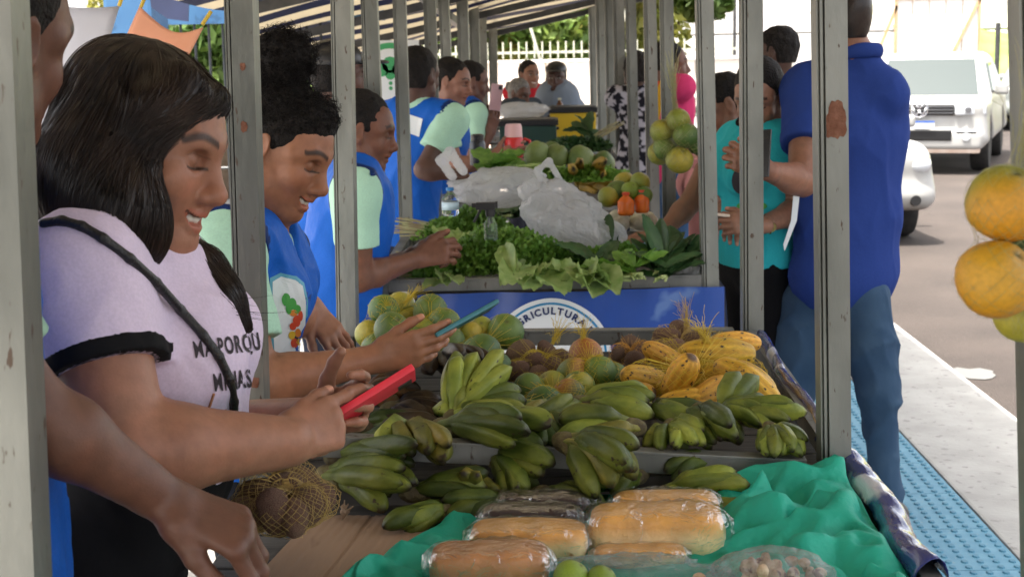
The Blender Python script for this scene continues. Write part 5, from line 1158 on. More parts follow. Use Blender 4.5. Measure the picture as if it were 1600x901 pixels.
# blue printed plastic folded along the right edges
BPL = mat('navy_plastic', (.02, .028, .14), (.035, .05, .22), 8, .14, bump=.5, bscale=16, bstretch=(4, .6, 4), spots=(.55, .56, .62), sscale=7, sthr=.60, coat=.5)
def edge_strip(label, a, e, wd, hgt, seed, n=46, turn=0.):
    a, e = np.array(a), np.array(e); d = unit(e-a); s = np.cross(d, [0, 0, 1.]); s = s/np.linalg.norm(s); V = []; k = 9
    for i in range(n+1):
        t = i/n; c = a+(e-a)*t
        for j in range(k):
            q = -1+2*j/(k-1); ang = q*1.35; w1 = 1+.10*math.sin(t*14+q*2+seed)+.06*math.sin(t*41+q*5); V.append(c+s*math.sin(ang)*wd*w1*.55+np.array([0, 0, 1.])*(math.cos(ang)*hgt*w1-hgt*.2)+s*.006*math.sin(t*9+seed))
    V = np.array(V); Q = np.array([(i*k+j, i*k+j+1, (i+1)*k+j+1, (i+1)*k+j) for i in range(n) for j in range(k-1)]); N_ = len(V)
    b2 = V-np.array([0, 0, .0015]); ed = [(j, j+1) for j in range(k-1)]+[(n*k+j+1, n*k+j) for j in range(k-1)]+[((i+1)*k, i*k) for i in range(n)]+[(i*k+k-1, (i+1)*k+k-1) for i in range(n)]
    o = obj('plastic_trim', mesh(np.concatenate([V, b2]), np.concatenate([Q, Q[:, ::-1]+N_, np.array([(p, p+N_, q+N_, q) for p, q in ed])])), BPL); tag(o, label, 'plastic strip'); return o
edge_strip('shiny navy plastic folded over the near counter edge', G(1328, 722, .895), G(1452, 905, .885), .046, .036, 1)
edge_strip('navy and white plastic edge along the fruit tray beside the jeans', G(1186, 528, .93), G(1290, 690, .915), .026, .03, 4)
# the blue banner with the farm fair emblem
BANB = mat('banner_blue', (.012, .06, .30), (.018, .075, .36), 3, .35, bump=.35, bscale=7, spots=(.10, .19, .45), sscale=6, sthr=.66); BANW = mat('banner_white', (.74, .77, .80), rough=.4); BANC = mat('banner_cyan', (.02, .22, .45), rough=.4); INK = mat('navy_print', (.012, .03, .12), rough=.5)
bt = thing('banner', 'blue plastic banner with white round emblem on the greens stall', 'banner', P(890, 520, 4.42)); BL = np.array(bt.location); TL, TR = P(652, 461, 4.44), P(1132, 448, 4.44)
def ban_pt(u, v):                      # u 0..1 across, v metres down
    p = TL+(TR-TL)*u; return p+np.array([0, .012*math.sin(u*9+v*4)+.006*math.sin(u*31+v*9)-.02*v, -v])
n, m = 80, 24; V = np.array([ban_pt(i/n, .52*j/m) for j in range(m+1) for i in range(n+1)]); Q = np.array([(j*(n+1)+i, (j+1)*(n+1)+i, (j+1)*(n+1)+i+1, j*(n+1)+i+1) for j in range(m) for i in range(n)])
obj('sheet', mesh(np.concatenate([V, V+np.array([0, .002, 0])])-BL, np.concatenate([Q, Q[:, ::-1]+len(V)])), BANB, bt)
# the side turned back along the stall
V = np.array([TR+np.array([.002+.01*math.sin(j*.4), .30*i/8, -.5*j/10-.002]) for j in range(11) for i in range(9)]); Q = np.array([(j*9+i, j*9+i+1, (j+1)*9+i+1, (j+1)*9+i) for j in range(10) for i in range(8)]); obj('side_flap', mesh(V-BL, Q), BANB, bt)
WID = np.linalg.norm(TR-TL)
def on_ban(x, y, off): return ban_pt(x/WID, y)+np.array([0, -off, 0])
EC = ((860-652)/480*WID, .205)
def ring(r0, r1, off, m, name, a0=0, a1=2*math.pi, n=72):
    V = [];
    for i in range(n+1):
        a = a0+(a1-a0)*i/n
        for r_ in (r0, (r0+r1)/2, r1): V.append(on_ban(EC[0]+r_*math.sin(a), EC[1]-r_*math.cos(a), off))
    Q = np.array([(i*3+j, (i+1)*3+j, (i+1)*3+j+1, i*3+j+1) for i in range(n) for j in range(2)]); obj(name, mesh(np.array(V)-BL, Q), m, bt)
def disc_rings(R_, off, m, name):
    V = [on_ban(*EC, off)]; n = 60; k = 6
    for j in range(1, k+1):
        for i in range(n): a = 2*math.pi*i/n; V.append(on_ban(EC[0]+R_*j/k*math.sin(a), EC[1]-R_*j/k*math.cos(a), off))
    Q = [(0, 1+(i+1) % n, 1+i) for i in range(n)]+[(1+(j-1)*n+i, 1+(j-1)*n+(i+1) % n, 1+j*n+(i+1) % n, 1+j*n+i) for j in range(1, k) for i in range(n)]
    obj(name, mesh(np.array(V)-BL, Q), m, bt)
disc_rings(.186, .003, BANW, 'emblem'); ring(.166, .173, .0045, BANC, 'emblem_ring'); 
def text_mesh(txt, size, bold=0.0, ext=0.0):
    cu = bpy.data.curves.new('t', 'FONT'); cu.body = txt; cu.size = size; cu.align_x = 'LEFT'; cu.resolution_u = 3; cu.offset = bold; to = bpy.data.objects.new('t', cu); COL.objects.link(to)
    dg = bpy.context.evaluated_depsgraph_get(); me = bpy.data.meshes.new_from_object(to.evaluated_get(dg)); V = np.array([v.co[:] for v in me.vertices]); Fs = [tuple(p.vertices) for p in me.polygons]
    bpy.data.objects.remove(to); bpy.data.curves.remove(cu); return V, Fs
def arc_text(txt, R_, size, a_mid, parent, fn, m, name='lettering', bold=.0, L_=None, flip=False):
    adv = []; glyph = []
    for ch in txt:
        if ch == ' ': glyph.append(None); adv.append(size*.3); continue
        V, Fs = text_mesh(ch, size, bold); w_ = V[:, 0].max(); V[:, 0] -= w_/2; glyph.append((V, Fs)); adv.append(w_+size*.10)
    tot = sum(adv); x = -tot/2; Vs = []; Fa = []; n = 0
    for ch, a in zip(glyph, adv):
        if ch is not None:
            V, Fs = ch; ang = a_mid+(x+a/2)/R_*(1 if not flip else -1)
            for v in V:
                rr = R_+v[1]*(1 if not flip else -1); lx = v[0]*(1 if not flip else -1)
                Vs.append(fn(rr*math.sin(ang)+lx*math.cos(ang), -(rr*math.cos(ang)-lx*math.sin(ang))))
            Fa += [tuple(i+n for i in f) for f in Fs]; n += len(V)
        x += a
    return obj(name, mesh(np.array(Vs)-L_, Fa, False), m, parent)
arc_text('AGRICULTURA FAMILIAR', .137, .030, R(30), bt, lambda x, y: on_ban(EC[0]+x, EC[1]+y, .0055), INK, bold=.0012, L_=BL)

# ------------------------------------------------------------------ greens stall
GL1 = mat('leaf_parsley', (.09, .22, .025), (.22, .40, .065), 25, .5, transl=.25, randv=.1); GL2 = mat('leaf_lettuce', (.22, .36, .08), (.42, .52, .20), 22, .5, transl=.3, randv=.1); GL3 = mat('leaf_kale', (.018, .065, .018), (.055, .12, .035), 18, .45, transl=.15, randv=.15); STK = mat('leaf_stalk', (.26, .34, .10), (.38, .44, .18), 20, .5); CUT = mat('pale_stalk', (.45, .47, .24), (.36, .28, .16), 30, .6)
def herb(label, cen, size, n, m, seed, leaf=.009, stalks=16, stalk_dir=None, name='herb_bunch', cat='herbs', group='bunches of leafy greens'):
    o = thing(name, label, cat, cen, group=group); g = np.random.default_rng(seed); d = g.normal(size=(n, 3)); d /= np.linalg.norm(d, axis=1)[:, None]; d[:, 2] = np.abs(d[:, 2]); lump = 1+.22*noise3(d, 5, seed, 2)
    q = d*np.array(size)*lump[:, None]*(g.random((n, 1))**.4); a = d+g.normal(size=(n, 3))*.7; a /= np.linalg.norm(a, axis=1)[:, None]; b_ = np.cross(a, g.normal(size=(n, 3))); b_ /= np.linalg.norm(b_, axis=1)[:, None]; c_ = np.cross(a, b_); s = leaf*g.uniform(.6, 1.4, (n, 1))
    V = np.stack([q, q+a*s*.7+b_*s*.75+c_*s*.2, q+a*s*1.6+c_*s*-.1, q+a*s*.7-b_*s*.75+c_*s*.2], 1).reshape(-1, 3); V[:, 2] = np.maximum(V[:, 2], .001); obj('foliage', mesh(V, np.arange(len(V)).reshape(-1, 4), False), m, o)['kind'] = 'stuff'
    if stalks:
        sd_ = unit(stalk_dir or (-1, .2, .05)); k = np.linspace(0, 1, 6)[None, :, None]; s0 = g.normal(size=(stalks, 1, 3))*np.array([.012, .02, .008])+np.array([0, 0, .02]); pp = s0+sd_*k*size[0]*1.5+g.normal(size=(stalks, 1, 3))*.012*k; V, Q = strands(pp, .0022, 5, False); obj('stalks', mesh(V, Q), CUT, o)['kind'] = 'stuff'
    return o
def leaf_mesh(L, W, seed, ruffle=.25, cup=.35, bend=.5, n=20, m=12):
    V = []; g = np.random.default_rng(seed); p0 = g.uniform(0, 6)
    for j in range(n+1):
        t = j/n; w_ = W*math.sin(math.pi*min(1, t*.93+.06))**.7*(.75+.35*t)
        for i in range(m+1):
            u = -1+2*i/m; x = u*w_*.5; z = cup*abs(u)**1.6*w_*.5+ruffle*.05*abs(u)**2*math.sin(t*21+p0+u*3)*W*3+ruffle*.03*abs(u)**3*math.sin(t*55+p0*2+u*4)*W*3-.012*W*math.exp(-(u/.08)**2)+.02*W*math.sin(t*26+abs(u)*9)*abs(u); th = bend*t; y = L*math.sin(th)/max(th, .01)*t if th > .02 else L*t
            V.append((x, L*t*math.cos(th*.5), z-L*t*math.sin(th*.5)*.6))
    Q = [(j*(m+1)+i, j*(m+1)+i+1, (j+1)*(m+1)+i+1, (j+1)*(m+1)+i) for j in range(n) for i in range(m)]; V = np.array(V); N_ = len(V); Q = np.array(Q)
    return mesh(V, Q)
def leafy(label, cen, n, L, W, m, seed, spread=1.2, up=.5, az=0., ruffle=.25, cup=.3, bend=.6, name='leaf_bunch', cat='greens', group='bunches of leafy greens', stalk=True):
    o = thing(name, label, cat, cen, (0, 0, az), group); g = random.Random(seed); ms = [leaf_mesh(L, W, seed+i, ruffle, cup, bend) for i in range(3)]
    for x in ms: x.materials.append(m)
    for i in range(n):
        l = obj('leaf', ms[i % 3], None, o, loc=(g.uniform(-.02, .02), g.uniform(-.015, .015), .012+.012*i/n*3), scl=g.uniform(.75, 1.1)); l.rotation_euler = (up*g.uniform(.3, 1.2), g.uniform(-.5, .5), g.uniform(-spread, spread))
    if stalk:
        b = MB()
        for i in range(n): a = g.uniform(-spread, spread)*.4; b.tube([(0, .02, .02), (-.04*math.sin(a), -.07, .012+g.uniform(0, .02))], [.004, .003], 6)
        b.obj('stalk', STK, o, smooth='all')
    return o
BZ = .905
herb('bushy parsley heap beside the clasped hands', gz(735, 424, .92), (.16, .14, .115), 6200, GL1, 1); herb('bright parsley mound in front of the spray bottle', gz(800, 418, .925), (.17, .13, .12), 6600, GL1, 2)
herb('feathery green herbs behind the lettuce', gz(856, 422, .92), (.12, .12, .10), 4000, GL1, 3); herb('herbs with pale cut stalks by the water bottle', gz(728, 372, .95), (.16, .14, .10), 5000, GL1, 4, stalks=60, stalk_dir=(-.9, .1, .1)); herb('low herbs at the front left corner of the greens stall', gz(668, 436, .915), (.06, .08, .05), 1500, GL1, 5)
leafy('pale lettuce leaves hanging over the banner edge', gz(835, 436, .93), 7, .17, .12, GL2, 11, 1.4, .1, R(200), .5, .3, .9); leafy('folded light green cabbage leaf beside the dark kale', gz(905, 438, .925), 4, .19, .13, GL2, 12, .5, .0, R(205), .25, .7, .8)
leafy('upright light green leaf tip rising from the herbs', gz(806, 445, .93), 3, .16, .07, GL2, 13, .5, .7, R(10), .2, .6, .4); leafy('small pale lettuce at the left corner of the greens', gz(690, 446, .915), 4, .11, .06, GL2, 14, 1.0, .1, R(170), .4, .4, .6)
leafy('dark kale bunch standing at the right end of the greens', gz(1030, 430, .93), 12, .17, .06, GL3, 15, .9, 1.0, R(-8), .15, .3, .35); leafy('second dark kale bunch leaning to the right', gz(1062, 425, .93), 10, .15, .07, GL3, 16, 1.1, .9, R(-50), .15, .3, .4)
leafy('dark rocket leaves in the middle of the greens', gz(935, 425, .93), 10, .15, .045, GL3, 17, 1.3, .55, R(10), .2, .25, .5); leafy('dark rocket leaves laid to the left of the kale', gz(970, 440, .92), 10, .15, .04, GL1, 18, 1.2, .25, R(60), .2, .25, .5); leafy('tall dark leaf standing behind the kale', gz(960, 405, .94), 3, .17, .06, GL3, 19, .4, 1.15, R(0), .1, .3, .3)
leafy('dark chicory bunch between the lettuce and the kale', gz(985, 438, .925), 12, .15, .05, GL1, 46, 1.4, .6, R(20), .3, .3, .5); leafy('glossy dark leaves in front of the kale', gz(1040, 442, .92), 11, .14, .06, GL3, 47, 1.3, .5, R(-20), .2, .3, .5); leafy('pale green stalky leaves along the tray edge', gz(950, 446, .915), 10, .15, .045, GL2, 48, 1.3, .2, R(80), .4, .3, .6); herb('fine herbs behind the dark chicory', gz(960, 412, .93), (.12, .10, .06), 3000, GL1, 49)
leafy('lettuce leaves folded behind the clasped hands', gz(700, 398, .95), 6, .15, .09, GL2, 50, 1.4, .4, R(-30), .5, .3, .6)
leafy('broad collard leaves behind the spray bottle', gz(800, 345, .985), 7, .22, .17, GL3 if False else mat('leaf_collard', (.05, .11, .04), (.10, .18, .07), 10, .5, transl=.2, randv=.1), 20, 1.0, .3, R(-20), .15, .15, .5)
WHT = mat('cauliflower', (.62, .58, .42), (.74, .70, .55), 30, .8, bump=.6, bscale=90)
def cauli(label, px, py, z, r, seed):
    F = Field(); g = np.random.default_rng(seed); c = gz(px, py, z)
    for i in range(26):
        d = g.normal(size=3); d /= np.linalg.norm(d); d[2] = abs(d[2])*.8; F.ell(c+d*r*.72, np.full(3, r*g.uniform(.28, .4)), None, r*.12)
    F.ell(c, (r*.8, r*.8, r*.5), None, .01); V, Q = F.mesh(.006); o = obj('cauliflower', mesh(V, Q), WHT); tag(o, label, 'cauliflower', 'pale cauliflower heads'); return o
cauli('cream cauliflower left of its twin under the orange bottles', 963, 352, .955, .062, 1); cauli('cream cauliflower nearest the hand on the counter', 1004, 350, .955, .058, 2); cauli('cream cauliflower in front of the water bottle', 742, 342, .985, .05, 3)
BAGW = film('white_bag_plastic', haze=.55, bump=.8, bscale=34, rough=.2)
def bagshape(q, d): q = q.copy(); q[..., 0] += q[..., 2]*.0; return q
crumple('carrier_bag', 'big crumpled white carrier bag lying on the greens', 'plastic bag', P(892, 345, 4.9), (.125, .09, .125), BAGW, 21, .42, 11, shape=lambda q, d: q+np.stack([-.55*q[..., 2], 0*q[..., 0], 0*q[..., 0]], -1), handles=(((( -.085, 0, .10), (-.11, 0, .17), (-.07, 0, .20), (-.03, 0, .13)), .014),))
crumple('carrier_bag', 'flattened white carrier bag behind the collard leaves', 'plastic bag', P(785, 292, 5.3), (.17, .11, .065), BAGW, 22, .4, 10, handles=((((-.18, 0, .04), (-.22, 0, .10), (-.185, 0, .13), (-.14, 0, .06)), .02),))
crumple('clear_bag', 'clear plastic bag spread beside the kale', 'plastic bag', gz(905, 402, .93), (.14, .08, .03), WRAP2, 23, .3, 16)
crumple('white_scrap', 'white plastic scrap at the stall corner by the post', 'plastic', gz(1082, 425, .93), (.04, .05, .05), BAGW, 24, .4, 12)
crumple('white_scrap', 'white plastic scrap behind the green oranges', 'plastic', P(628, 478, 3.62), (.03, .03, .03), BAGW, 25, .4, 12)
CLEAR = mat('bottle_clear', (.86, .93, .96), rough=.06, trans=.92, ior=1.2); BLUC = mat('cap_blue', (.02, .19, .50), rough=.4); LBL = mat('bottle_label', (.55, .72, .82), rough=.4); JUICE = mat('orange_drink', (.72, .13, .015), (.8, .2, .03), 8, .25); REDC = mat('cap_red', (.70, .07, .03), rough=.4); BLKP = mat('black_plastic', (.012, .012, .013), rough=.35)
def bottle(name, label, loc, r, h, body, capm, lab=None, cat='bottle', group=None):
    o = thing(name, label, cat, loc, group=group); b = MB(); b.lathe([(r*.8, 0), (r, .01), (r*.96, h*.25), (r, h*.5), (r*.97, h*.62), (r*.55, h*.78), (r*.38, h*.84), (r*.38, h*.90)], 20); b.obj('bottle_body', body, o, smooth='all')
    b = MB(); b.lathe([(r*.46, h*.89), (r*.46, h*.99), (r*.40, h)], 16); b.obj('cap', capm, o, smooth=True)
    if lab: b = MB(); b.lathe([(r*1.015, h*.22), (r*1.015, h*.50)], 20); b.obj('label_band', lab, o, smooth='all')
    return o
bottle('water_bottle', 'clear water bottle with blue cap among the greens', P(704, 337, 5.15), .030, .10, CLEAR, BLUC, LBL)
bottle('drink_bottle', 'orange drink bottle on the left of the pair', P(978, 336, 5.45), .032, .085, JUICE, REDC, group='orange drink bottles'); bottle('drink_bottle', 'orange drink bottle on the right of the pair', P(1003, 332, 5.48), .028, .085, JUICE, REDC, group='orange drink bottles')
sp = thing('spray_bottle', 'clear spray bottle with black trigger head in the parsley', 'spray bottle', P(767, 374, 4.62), (0, 0, R(180))); MB().lathe([(.020, 0), (.021, .005), (.021, .05), (.012, .068), (.012, .075)], 18).obj('bottle_body', CLEAR, sp, smooth='all')
b = MB(); b.lathe([(.015, .074), (.015, .095)], 16); b.box((-.016, -.011, .095), (.045, .011, .118)); b.box((.045, -.007, .102), (.058, .007, .116)); b.beam((.030, 0, .097), (.052, 0, .055), .012, .008); b.box((-.024, -.010, .100), (-.016, .010, .120)); b.obj('trigger_head', BLKP, sp, bevel=.002)
clump('ripe brown yellow bananas behind the cauliflower', (905, 292, 1.0), [(952, 318, .975), (935, 322, .97), (915, 318, .975), (965, 305, .985), (945, 296, 1.0)], .021, ((.22, .14, .02), (.34, .22, .035)), .6, PI_)
bag('heap of green and yellow oranges behind the drink bottles', 'oranges', 'orange_heap', [(965, 302, 5.55, .05, 'green'), (975, 285, 5.6, .042, 'ygreen'), (1000, 285, 5.55, .04, 'ygreen'), (985, 298, 5.5, .036, 'lime'), (1005, 305, 5.5, .036, 'green'), (950, 308, 5.5, .04, 'ygreen')], 'yellow', seed=31, net=False)
# coconut stall and beyond
for i, (px, py, r_, lab) in enumerate(((838, 241, .062, 'green coconut at the left end of the row'), (870, 246, .06, 'green coconut second from the left'), (906, 250, .066, 'biggest green coconut in the middle of the row'), (943, 255, .056, 'green coconut at the right end of the row'), (862, 238, .05, 'smaller green coconut tucked behind the row'))):
    o = obj('green_coconut', fruit_mesh('coconut'), None, None, loc=P(px, py, 6.95+.12*(i == 4)), scl=r_, rot=(.2*i, .3, i)); tag(o, lab, 'coconut', 'green coconuts')
leafy('leafy stalks left of the coconuts on the third stall', P(770, 272, 6.6), 12, .2, .09, GL1, 40, 1.6, .4, R(-60), .4, .3, .5); leafy('spring onion leaves in front of the coconuts', P(885, 278, 6.5), 14, .22, .03, GL2, 41, 1.6, .3, R(80), .3, .3, .6); herb('leafy heap behind the white bag on the third stall', P(820, 285, 6.5), (.22, .12, .06), 2600, GL2, 42, .014, 0); herb('green tops under the coconuts', P(910, 282, 6.45), (.2, .1, .05), 2200, GL1, 43, .014, 0)
herb('dark green leafy bundle in front of the yellow crate', P(905, 236, 8.6), (.17, .15, .07), 2600, GL3, 44, .02, 10, (1, 0, .6)); leafy('arching dark leaves beside the green crate', P(925, 222, 8.7), 7, .22, .09, GL3, 45, 1.2, .9, R(10), .3, .3, .7)
def crate(label, cen, w, d, h, body, lid, az=0.):
    o = thing('plastic_crate', label, 'crate', cen, (0, 0, az), 'plastic crates'); b = MB(); b.box((-w/2*.94, -d/2*.94, 0), (w/2*.94, d/2*.94, h*.8)); b.obj('box_body', body, o, bevel=.01); b = MB(); b.box((-w/2, -d/2, h*.8+.001), (w/2, d/2, h*.97)); b.box((-w/2*.9, -d/2*.9, h*.971), (w/2*.9, d/2*.9, h)); b.obj('lid', lid, o, bevel=.008)
    for q in (-1, 1): b = MB(); b.box((q*w/2*.97-.012, -.05, h*.62), (q*w/2*.97+.012, .05, h*.70)); b.obj('handle', lid, o)
    return o
YEL = mat('crate_yellow', (.62, .42, .02), rough=.5); DGR = mat('crate_dark_green', (.01, .05, .04), rough=.5); BLKC = mat('crate_black', (.012, .013, .016), rough=.45)
crate('dark green plastic crate with black lid on the far stall', P(826, 232, 9.9)-np.array([0, 0, 0]), .40, .4, .20, DGR, BLKC); crate('yellow plastic crate with dark lid before the man in the cap', P(895, 212, 10.5), .34, .4, .21, YEL, BLKC)
j = thing('drink_jug', 'red jug with a pale pink lid on the coconut stall', 'jug', P(803, 246, 7.3)); MB().lathe([(.045, 0), (.05, .02), (.05, .09), (.043, .10)], 20).obj('jug_body', mat('jug_red', (.62, .03, .03), rough=.3), j, smooth=True); MB().lathe([(.044, .101), (.042, .15), (.036, .165)], 20).obj('lid', mat('jug_pink', (.75, .45, .45), rough=.4), j, smooth=True); b = MB(); b.tube([(.05, 0, .09), (.08, 0, .08), (.08, 0, .04), (.05, 0, .03)], .008, 8); b.obj('handle', MATS['jug_red'], j, smooth='all')
j = thing('thermos', 'dark grey steel thermos behind the left posts', 'thermos', P(747, 258, 6.9)); MB().lathe([(.037, 0), (.038, .01), (.038, .10), (.03, .115)], 20).obj('flask', mat('thermos_grey', (.05, .055, .06), rough=.3, metal=.6), j, smooth=True); MB().lathe([(.031, .116), (.031, .14), (.02, .145)], 18).obj('lid', BLKP, j, smooth=True)
crumple('produce_bag', 'white plastic sack held by the grey haired woman', 'plastic bag', P(815, 172, 10.3), (.16, .08, .055), BAGW, 33, .25, 12)
# ------------------------------------------------------------------ people in front
Zv = np.array([0, 0, 1.])
def bvh(o): me = o.data; return BVHTree.FromPolygons([v.co[:] for v in me.vertices], [tuple(p.vertices) for p in me.polygons])
def onto(tree, px, py, off=.0015):     # where the line of sight through a photo pixel meets a surface
    h = tree.ray_cast(Vector(CPOS), Vector(ray(px, py)).normalized())
    if h[0] is None: return None
    n = np.array(h[1]); d = ray(px, py); n = n if n@d < 0 else -n
    return np.array(h[0])+n*off
def decal(tree, V2, Fs, m, name, parent, off=.0015):   # flat print laid on a garment; V2 in photo pixels
    pts = [onto(tree, x, y, off) for x, y in V2]; Fk = [f for f in Fs if all(pts[i] is not None for i in f)]; Fk = [f for f in Fk if max(np.linalg.norm(pts[i]-pts[f[0]]) for i in f) < .06]
    if not Fk: return None
    own = list(range(len(pts)))        # keep the largest connected piece of the print
    def root(i):
        while own[i] != i: own[i] = own[own[i]]; i = own[i]
        return i
    for f in Fk:
        for i in f[1:]: own[root(i)] = root(f[0])
    cnt = {}
    for f in Fk: cnt[root(f[0])] = cnt.get(root(f[0]), 0)+1
    big_ = max(cnt, key=cnt.get); Fk = [f for f in Fk if root(f[0]) == big_ or name == 'letter']
    used = sorted({i for f in Fk for i in f}); mp = {i: k for k, i in enumerate(used)}; pts = [pts[i] for i in used]; Fk = [tuple(mp[i] for i in f) for f in Fk]
    return obj(name, mesh(np.array([p if p is not None else np.zeros(3) for p in pts]), Fk, False), m, parent)
def subdiv(V, Fs, n=1):
    b = bmesh.new(); vs_ = [b.verts.new((x, y, 0)) for x, y in V]
    for f in Fs:
        try: b.faces.new([vs_[i] for i in f])
        except ValueError: pass
    bmesh.ops.remove_doubles(b, verts=b.verts[:], dist=.02); bmesh.ops.triangulate(b, faces=b.faces[:]); bmesh.ops.subdivide_edges(b, edges=b.edges[:], cuts=n, use_grid_fill=True); b.verts.index_update()
    V = [(v.co.x, v.co.y) for v in b.verts]; Fs = [tuple(v.index for v in f.verts) for f in b.faces]; b.free(); return V, Fs
def print_text(tree, txt, x, y, h, wscale, m, parent, ang=0., slant=0., bold=0., gap=None, cuts=2, name='letter'):
    if len(txt) > 1:                   # one print per letter
        V, _ = text_mesh('H', 1.0, bold); hH = V[:, 1].max(); cx = 0.
        for ch in txt:
            V, _ = text_mesh(ch, 1.0, bold); print_text(tree, ch, x+cx*math.cos(ang), y+cx*math.sin(ang), h, wscale, m, parent, ang, slant, bold, None, cuts, name); cx += (V[:, 0].max()+.07)*h/hH*wscale
        return
    V, Fs = text_mesh(txt, 1.0, bold); hh = .729; a, b_ = math.cos(ang), math.sin(ang); P2 = []
    for v in V:
        u, w_ = (v[0]+slant*v[1])*h/hh*wscale, -v[1]*h/hh; P2.append((x+u*a-w_*b_, y+u*b_+w_*a))
    if any(onto(tree, *q) is None for q in P2): return None
    P2, Fs = subdiv(P2, Fs, cuts); return decal(tree, P2, Fs, m, name, parent)
def poly_print(tree, pts, m, name, parent, off=.0015, cuts=3): V, Fs = subdiv(pts, [tuple(range(len(pts)))], cuts); return decal(tree, V, Fs, m, name, parent, off)
def circ(x, y, rx, ry=None, n=18, a=0): ry = ry or rx; return [(x+rx*math.cos(t)*math.cos(a)-ry*math.sin(t)*math.sin(a), y+rx*math.cos(t)*math.sin(a)+ry*math.sin(t)*math.cos(a)) for t in np.linspace(0, 2*math.pi, n, endpoint=False)]
def phone(label, cen, L, nb, col, size=(.150, .074, .010)):
    L = unit(L); nb = np.array(nb, float); nb = unit(nb-L*(nb@L)); W = np.cross(L, nb); M = np.stack([L, W, nb], 1)
    o = thing('mobile_phone', label, 'phone', cen); o.matrix_world = Matrix.Translation(Vector(cen)) @ Matrix(M.tolist()).to_4x4(); l, w_, t = size
    MB().box((-l/2, -w_/2, -t/2), (l/2, w_/2, t/2)).obj('case', mat('phone_case_'+label[:6], col, hsvj(col, 1.15), 8, .4), o, smooth=True, bevel=.0035)
    MB().box((-l/2+.004, -w_/2+.004, -t/2-.0006), (l/2-.004, w_/2-.004, -t/2+.001)).obj('screen', mat('phone_screen', (.02, .022, .028), rough=.08), o)
    b = MB(); b.box((l/2-.030, w_/2-.030, t/2-.0005), (l/2-.008, w_/2-.008, t/2+.0012)); b.obj('camera_lens', BLKP, o, bevel=.0005)
    for i in range(3): b = MB(); b.box((-.04+i*.03, w_/2-.0008, -.0015), (-.022+i*.03, w_/2+.0006, .0015)); b.obj('side_slot', BLKP, o)
    return o
# ---- woman in the lilac T-shirt
S1 = (.335, .162, .102)
a = Person('smiling woman with long dark hair in a lilac T-shirt looking at a pink phone', -.72, 2.02, 0., h=1.60, lean=.25, skin=S1, wide=1.15, deep=1.08, near=True, fat=.9, hs=1.16)
a.pelvis = P(168, 812, 2.03); a.waist = P(205, 668, 2.02); a.chest = P(218, 545, 2.01); a.neck = P(196, 402, 2.0)
a.up = unit(a.neck-a.pelvis); a.rt = unit([0.06, -1, 0]); a.tf = np.cross(a.up, a.rt); a.M = np.stack([a.rt, a.tf, a.up], 1)
a.sh = {'R': P(128, 428, 1.83), 'L': P(215, 440, 2.18)}; a.head = P(229, 228, 1.99); p_ = R(16); az = R(-12)
a.headM = frame((math.cos(az)*math.cos(p_), math.sin(az)*math.cos(p_), -math.sin(p_)), (math.sin(p_), .05, math.cos(p_)))
a.arm = 1.40; a.smile = 1.; a.eyes = 'down'; a.bust = .95; a.belly = 1.0
a.setarm('R', P(196, 704, 1.745), P(447, 690, 1.86), P(545, 650, 1.93)-P(447, 690, 1.86), (.15, -1, .35), side=Zv, curl=[(.15, .35, .25), (1.0, .9, .5), (1.1, 1.0, .5), (1.2, 1.0, .5)], thumb=(1.0, .45, -.15, .5), spread=.03)
a.setarm('L', P(300, 690, 2.27), P(500, 655, 2.07), P(590, 622, 2.02)-P(500, 655, 2.07), (.1, 1, -.35), side=Zv, curl=[(.5, .6, .5), (.6, .7, .5), (.65, .7, .5), (.7, .7, .5)], thumb=(.55, .7, -.15, .5))
a.build(hand_h=.0021)
LIL = (.70, .60, .76); BLK_ = (.010, .010, .011)
sh1 = a.tee(LIL, .011, .55, trim=BLK_, h=.0048, neck=.066, wr=.003, flare=.008, hem=.115)
a.trousers((.008, .008, .009), top=.2, hip=.016)
phone('pink red phone held by the woman in the lilac T-shirt', P(580, 622, 1.99), P(645, 578, 2.0)-P(545, 640, 1.97), (.46, -.34, -.80), (.72, .035, .06), (.140, .070, .011))
t1 = bvh(sh1); INK1 = mat('shirt_print', (.035, .028, .035), rough=.8); GOLDP = mat('gold_print', (.42, .19, .08), rough=.7)
print_text(t1, 'MA', 304, 559, 27, .56, INK1, sh1, -.12, -.12, .014); print_text(t1, 'PORQU', 342, 554, 27, .46, INK1, sh1, -.14, -.10, .03)
print_text(t1, 'MI', 334, 610, 28, .50, INK1, sh1, -.10, -.05, .014); print_text(t1, 'NAS', 358, 607, 28, .44, INK1, sh1, -.12, -.02, .03)
for pts in ([(300, 668), (318, 650), (328, 632), (334, 614)], [(322, 652), (330, 645), (334, 652), (340, 644), (345, 651), (352, 640), (356, 648)], [(312, 664), (322, 656), (332, 652), (345, 648)]):
    q = [onto(t1, x, y, .001) for x, y in pts]
    if all(k is not None for k in q): b = MB(); b.tube(q, .0018, 5); b.obj('script_swash', GOLDP, sh1)
poly_print(t1, [(322, 672), (332, 658), (346, 652), (356, 655), (352, 668), (340, 676)], mat('print_white', (.75, .74, .74), rough=.8), 'print_patch', sh1); poly_print(t1, [(332, 670), (342, 660), (354, 658), (350, 668)], INK1, 'print_patch', sh1, .0025)
q = [onto(t1, x, y, .0035) for x, y in ((70, 352), (98, 348), (128, 356), (160, 374), (200, 405), (240, 442), (280, 484), (316, 524), (340, 556), (356, 590), (362, 625), (362, 668), (352, 700))]; q = [k for k in q if k is not None]
st = Field(); st.chain(q, [.0062]*len(q), .004); V, Q = st.mesh(.0026); obj('bag_strap', mesh(V, Q), LEATHER, sh1)
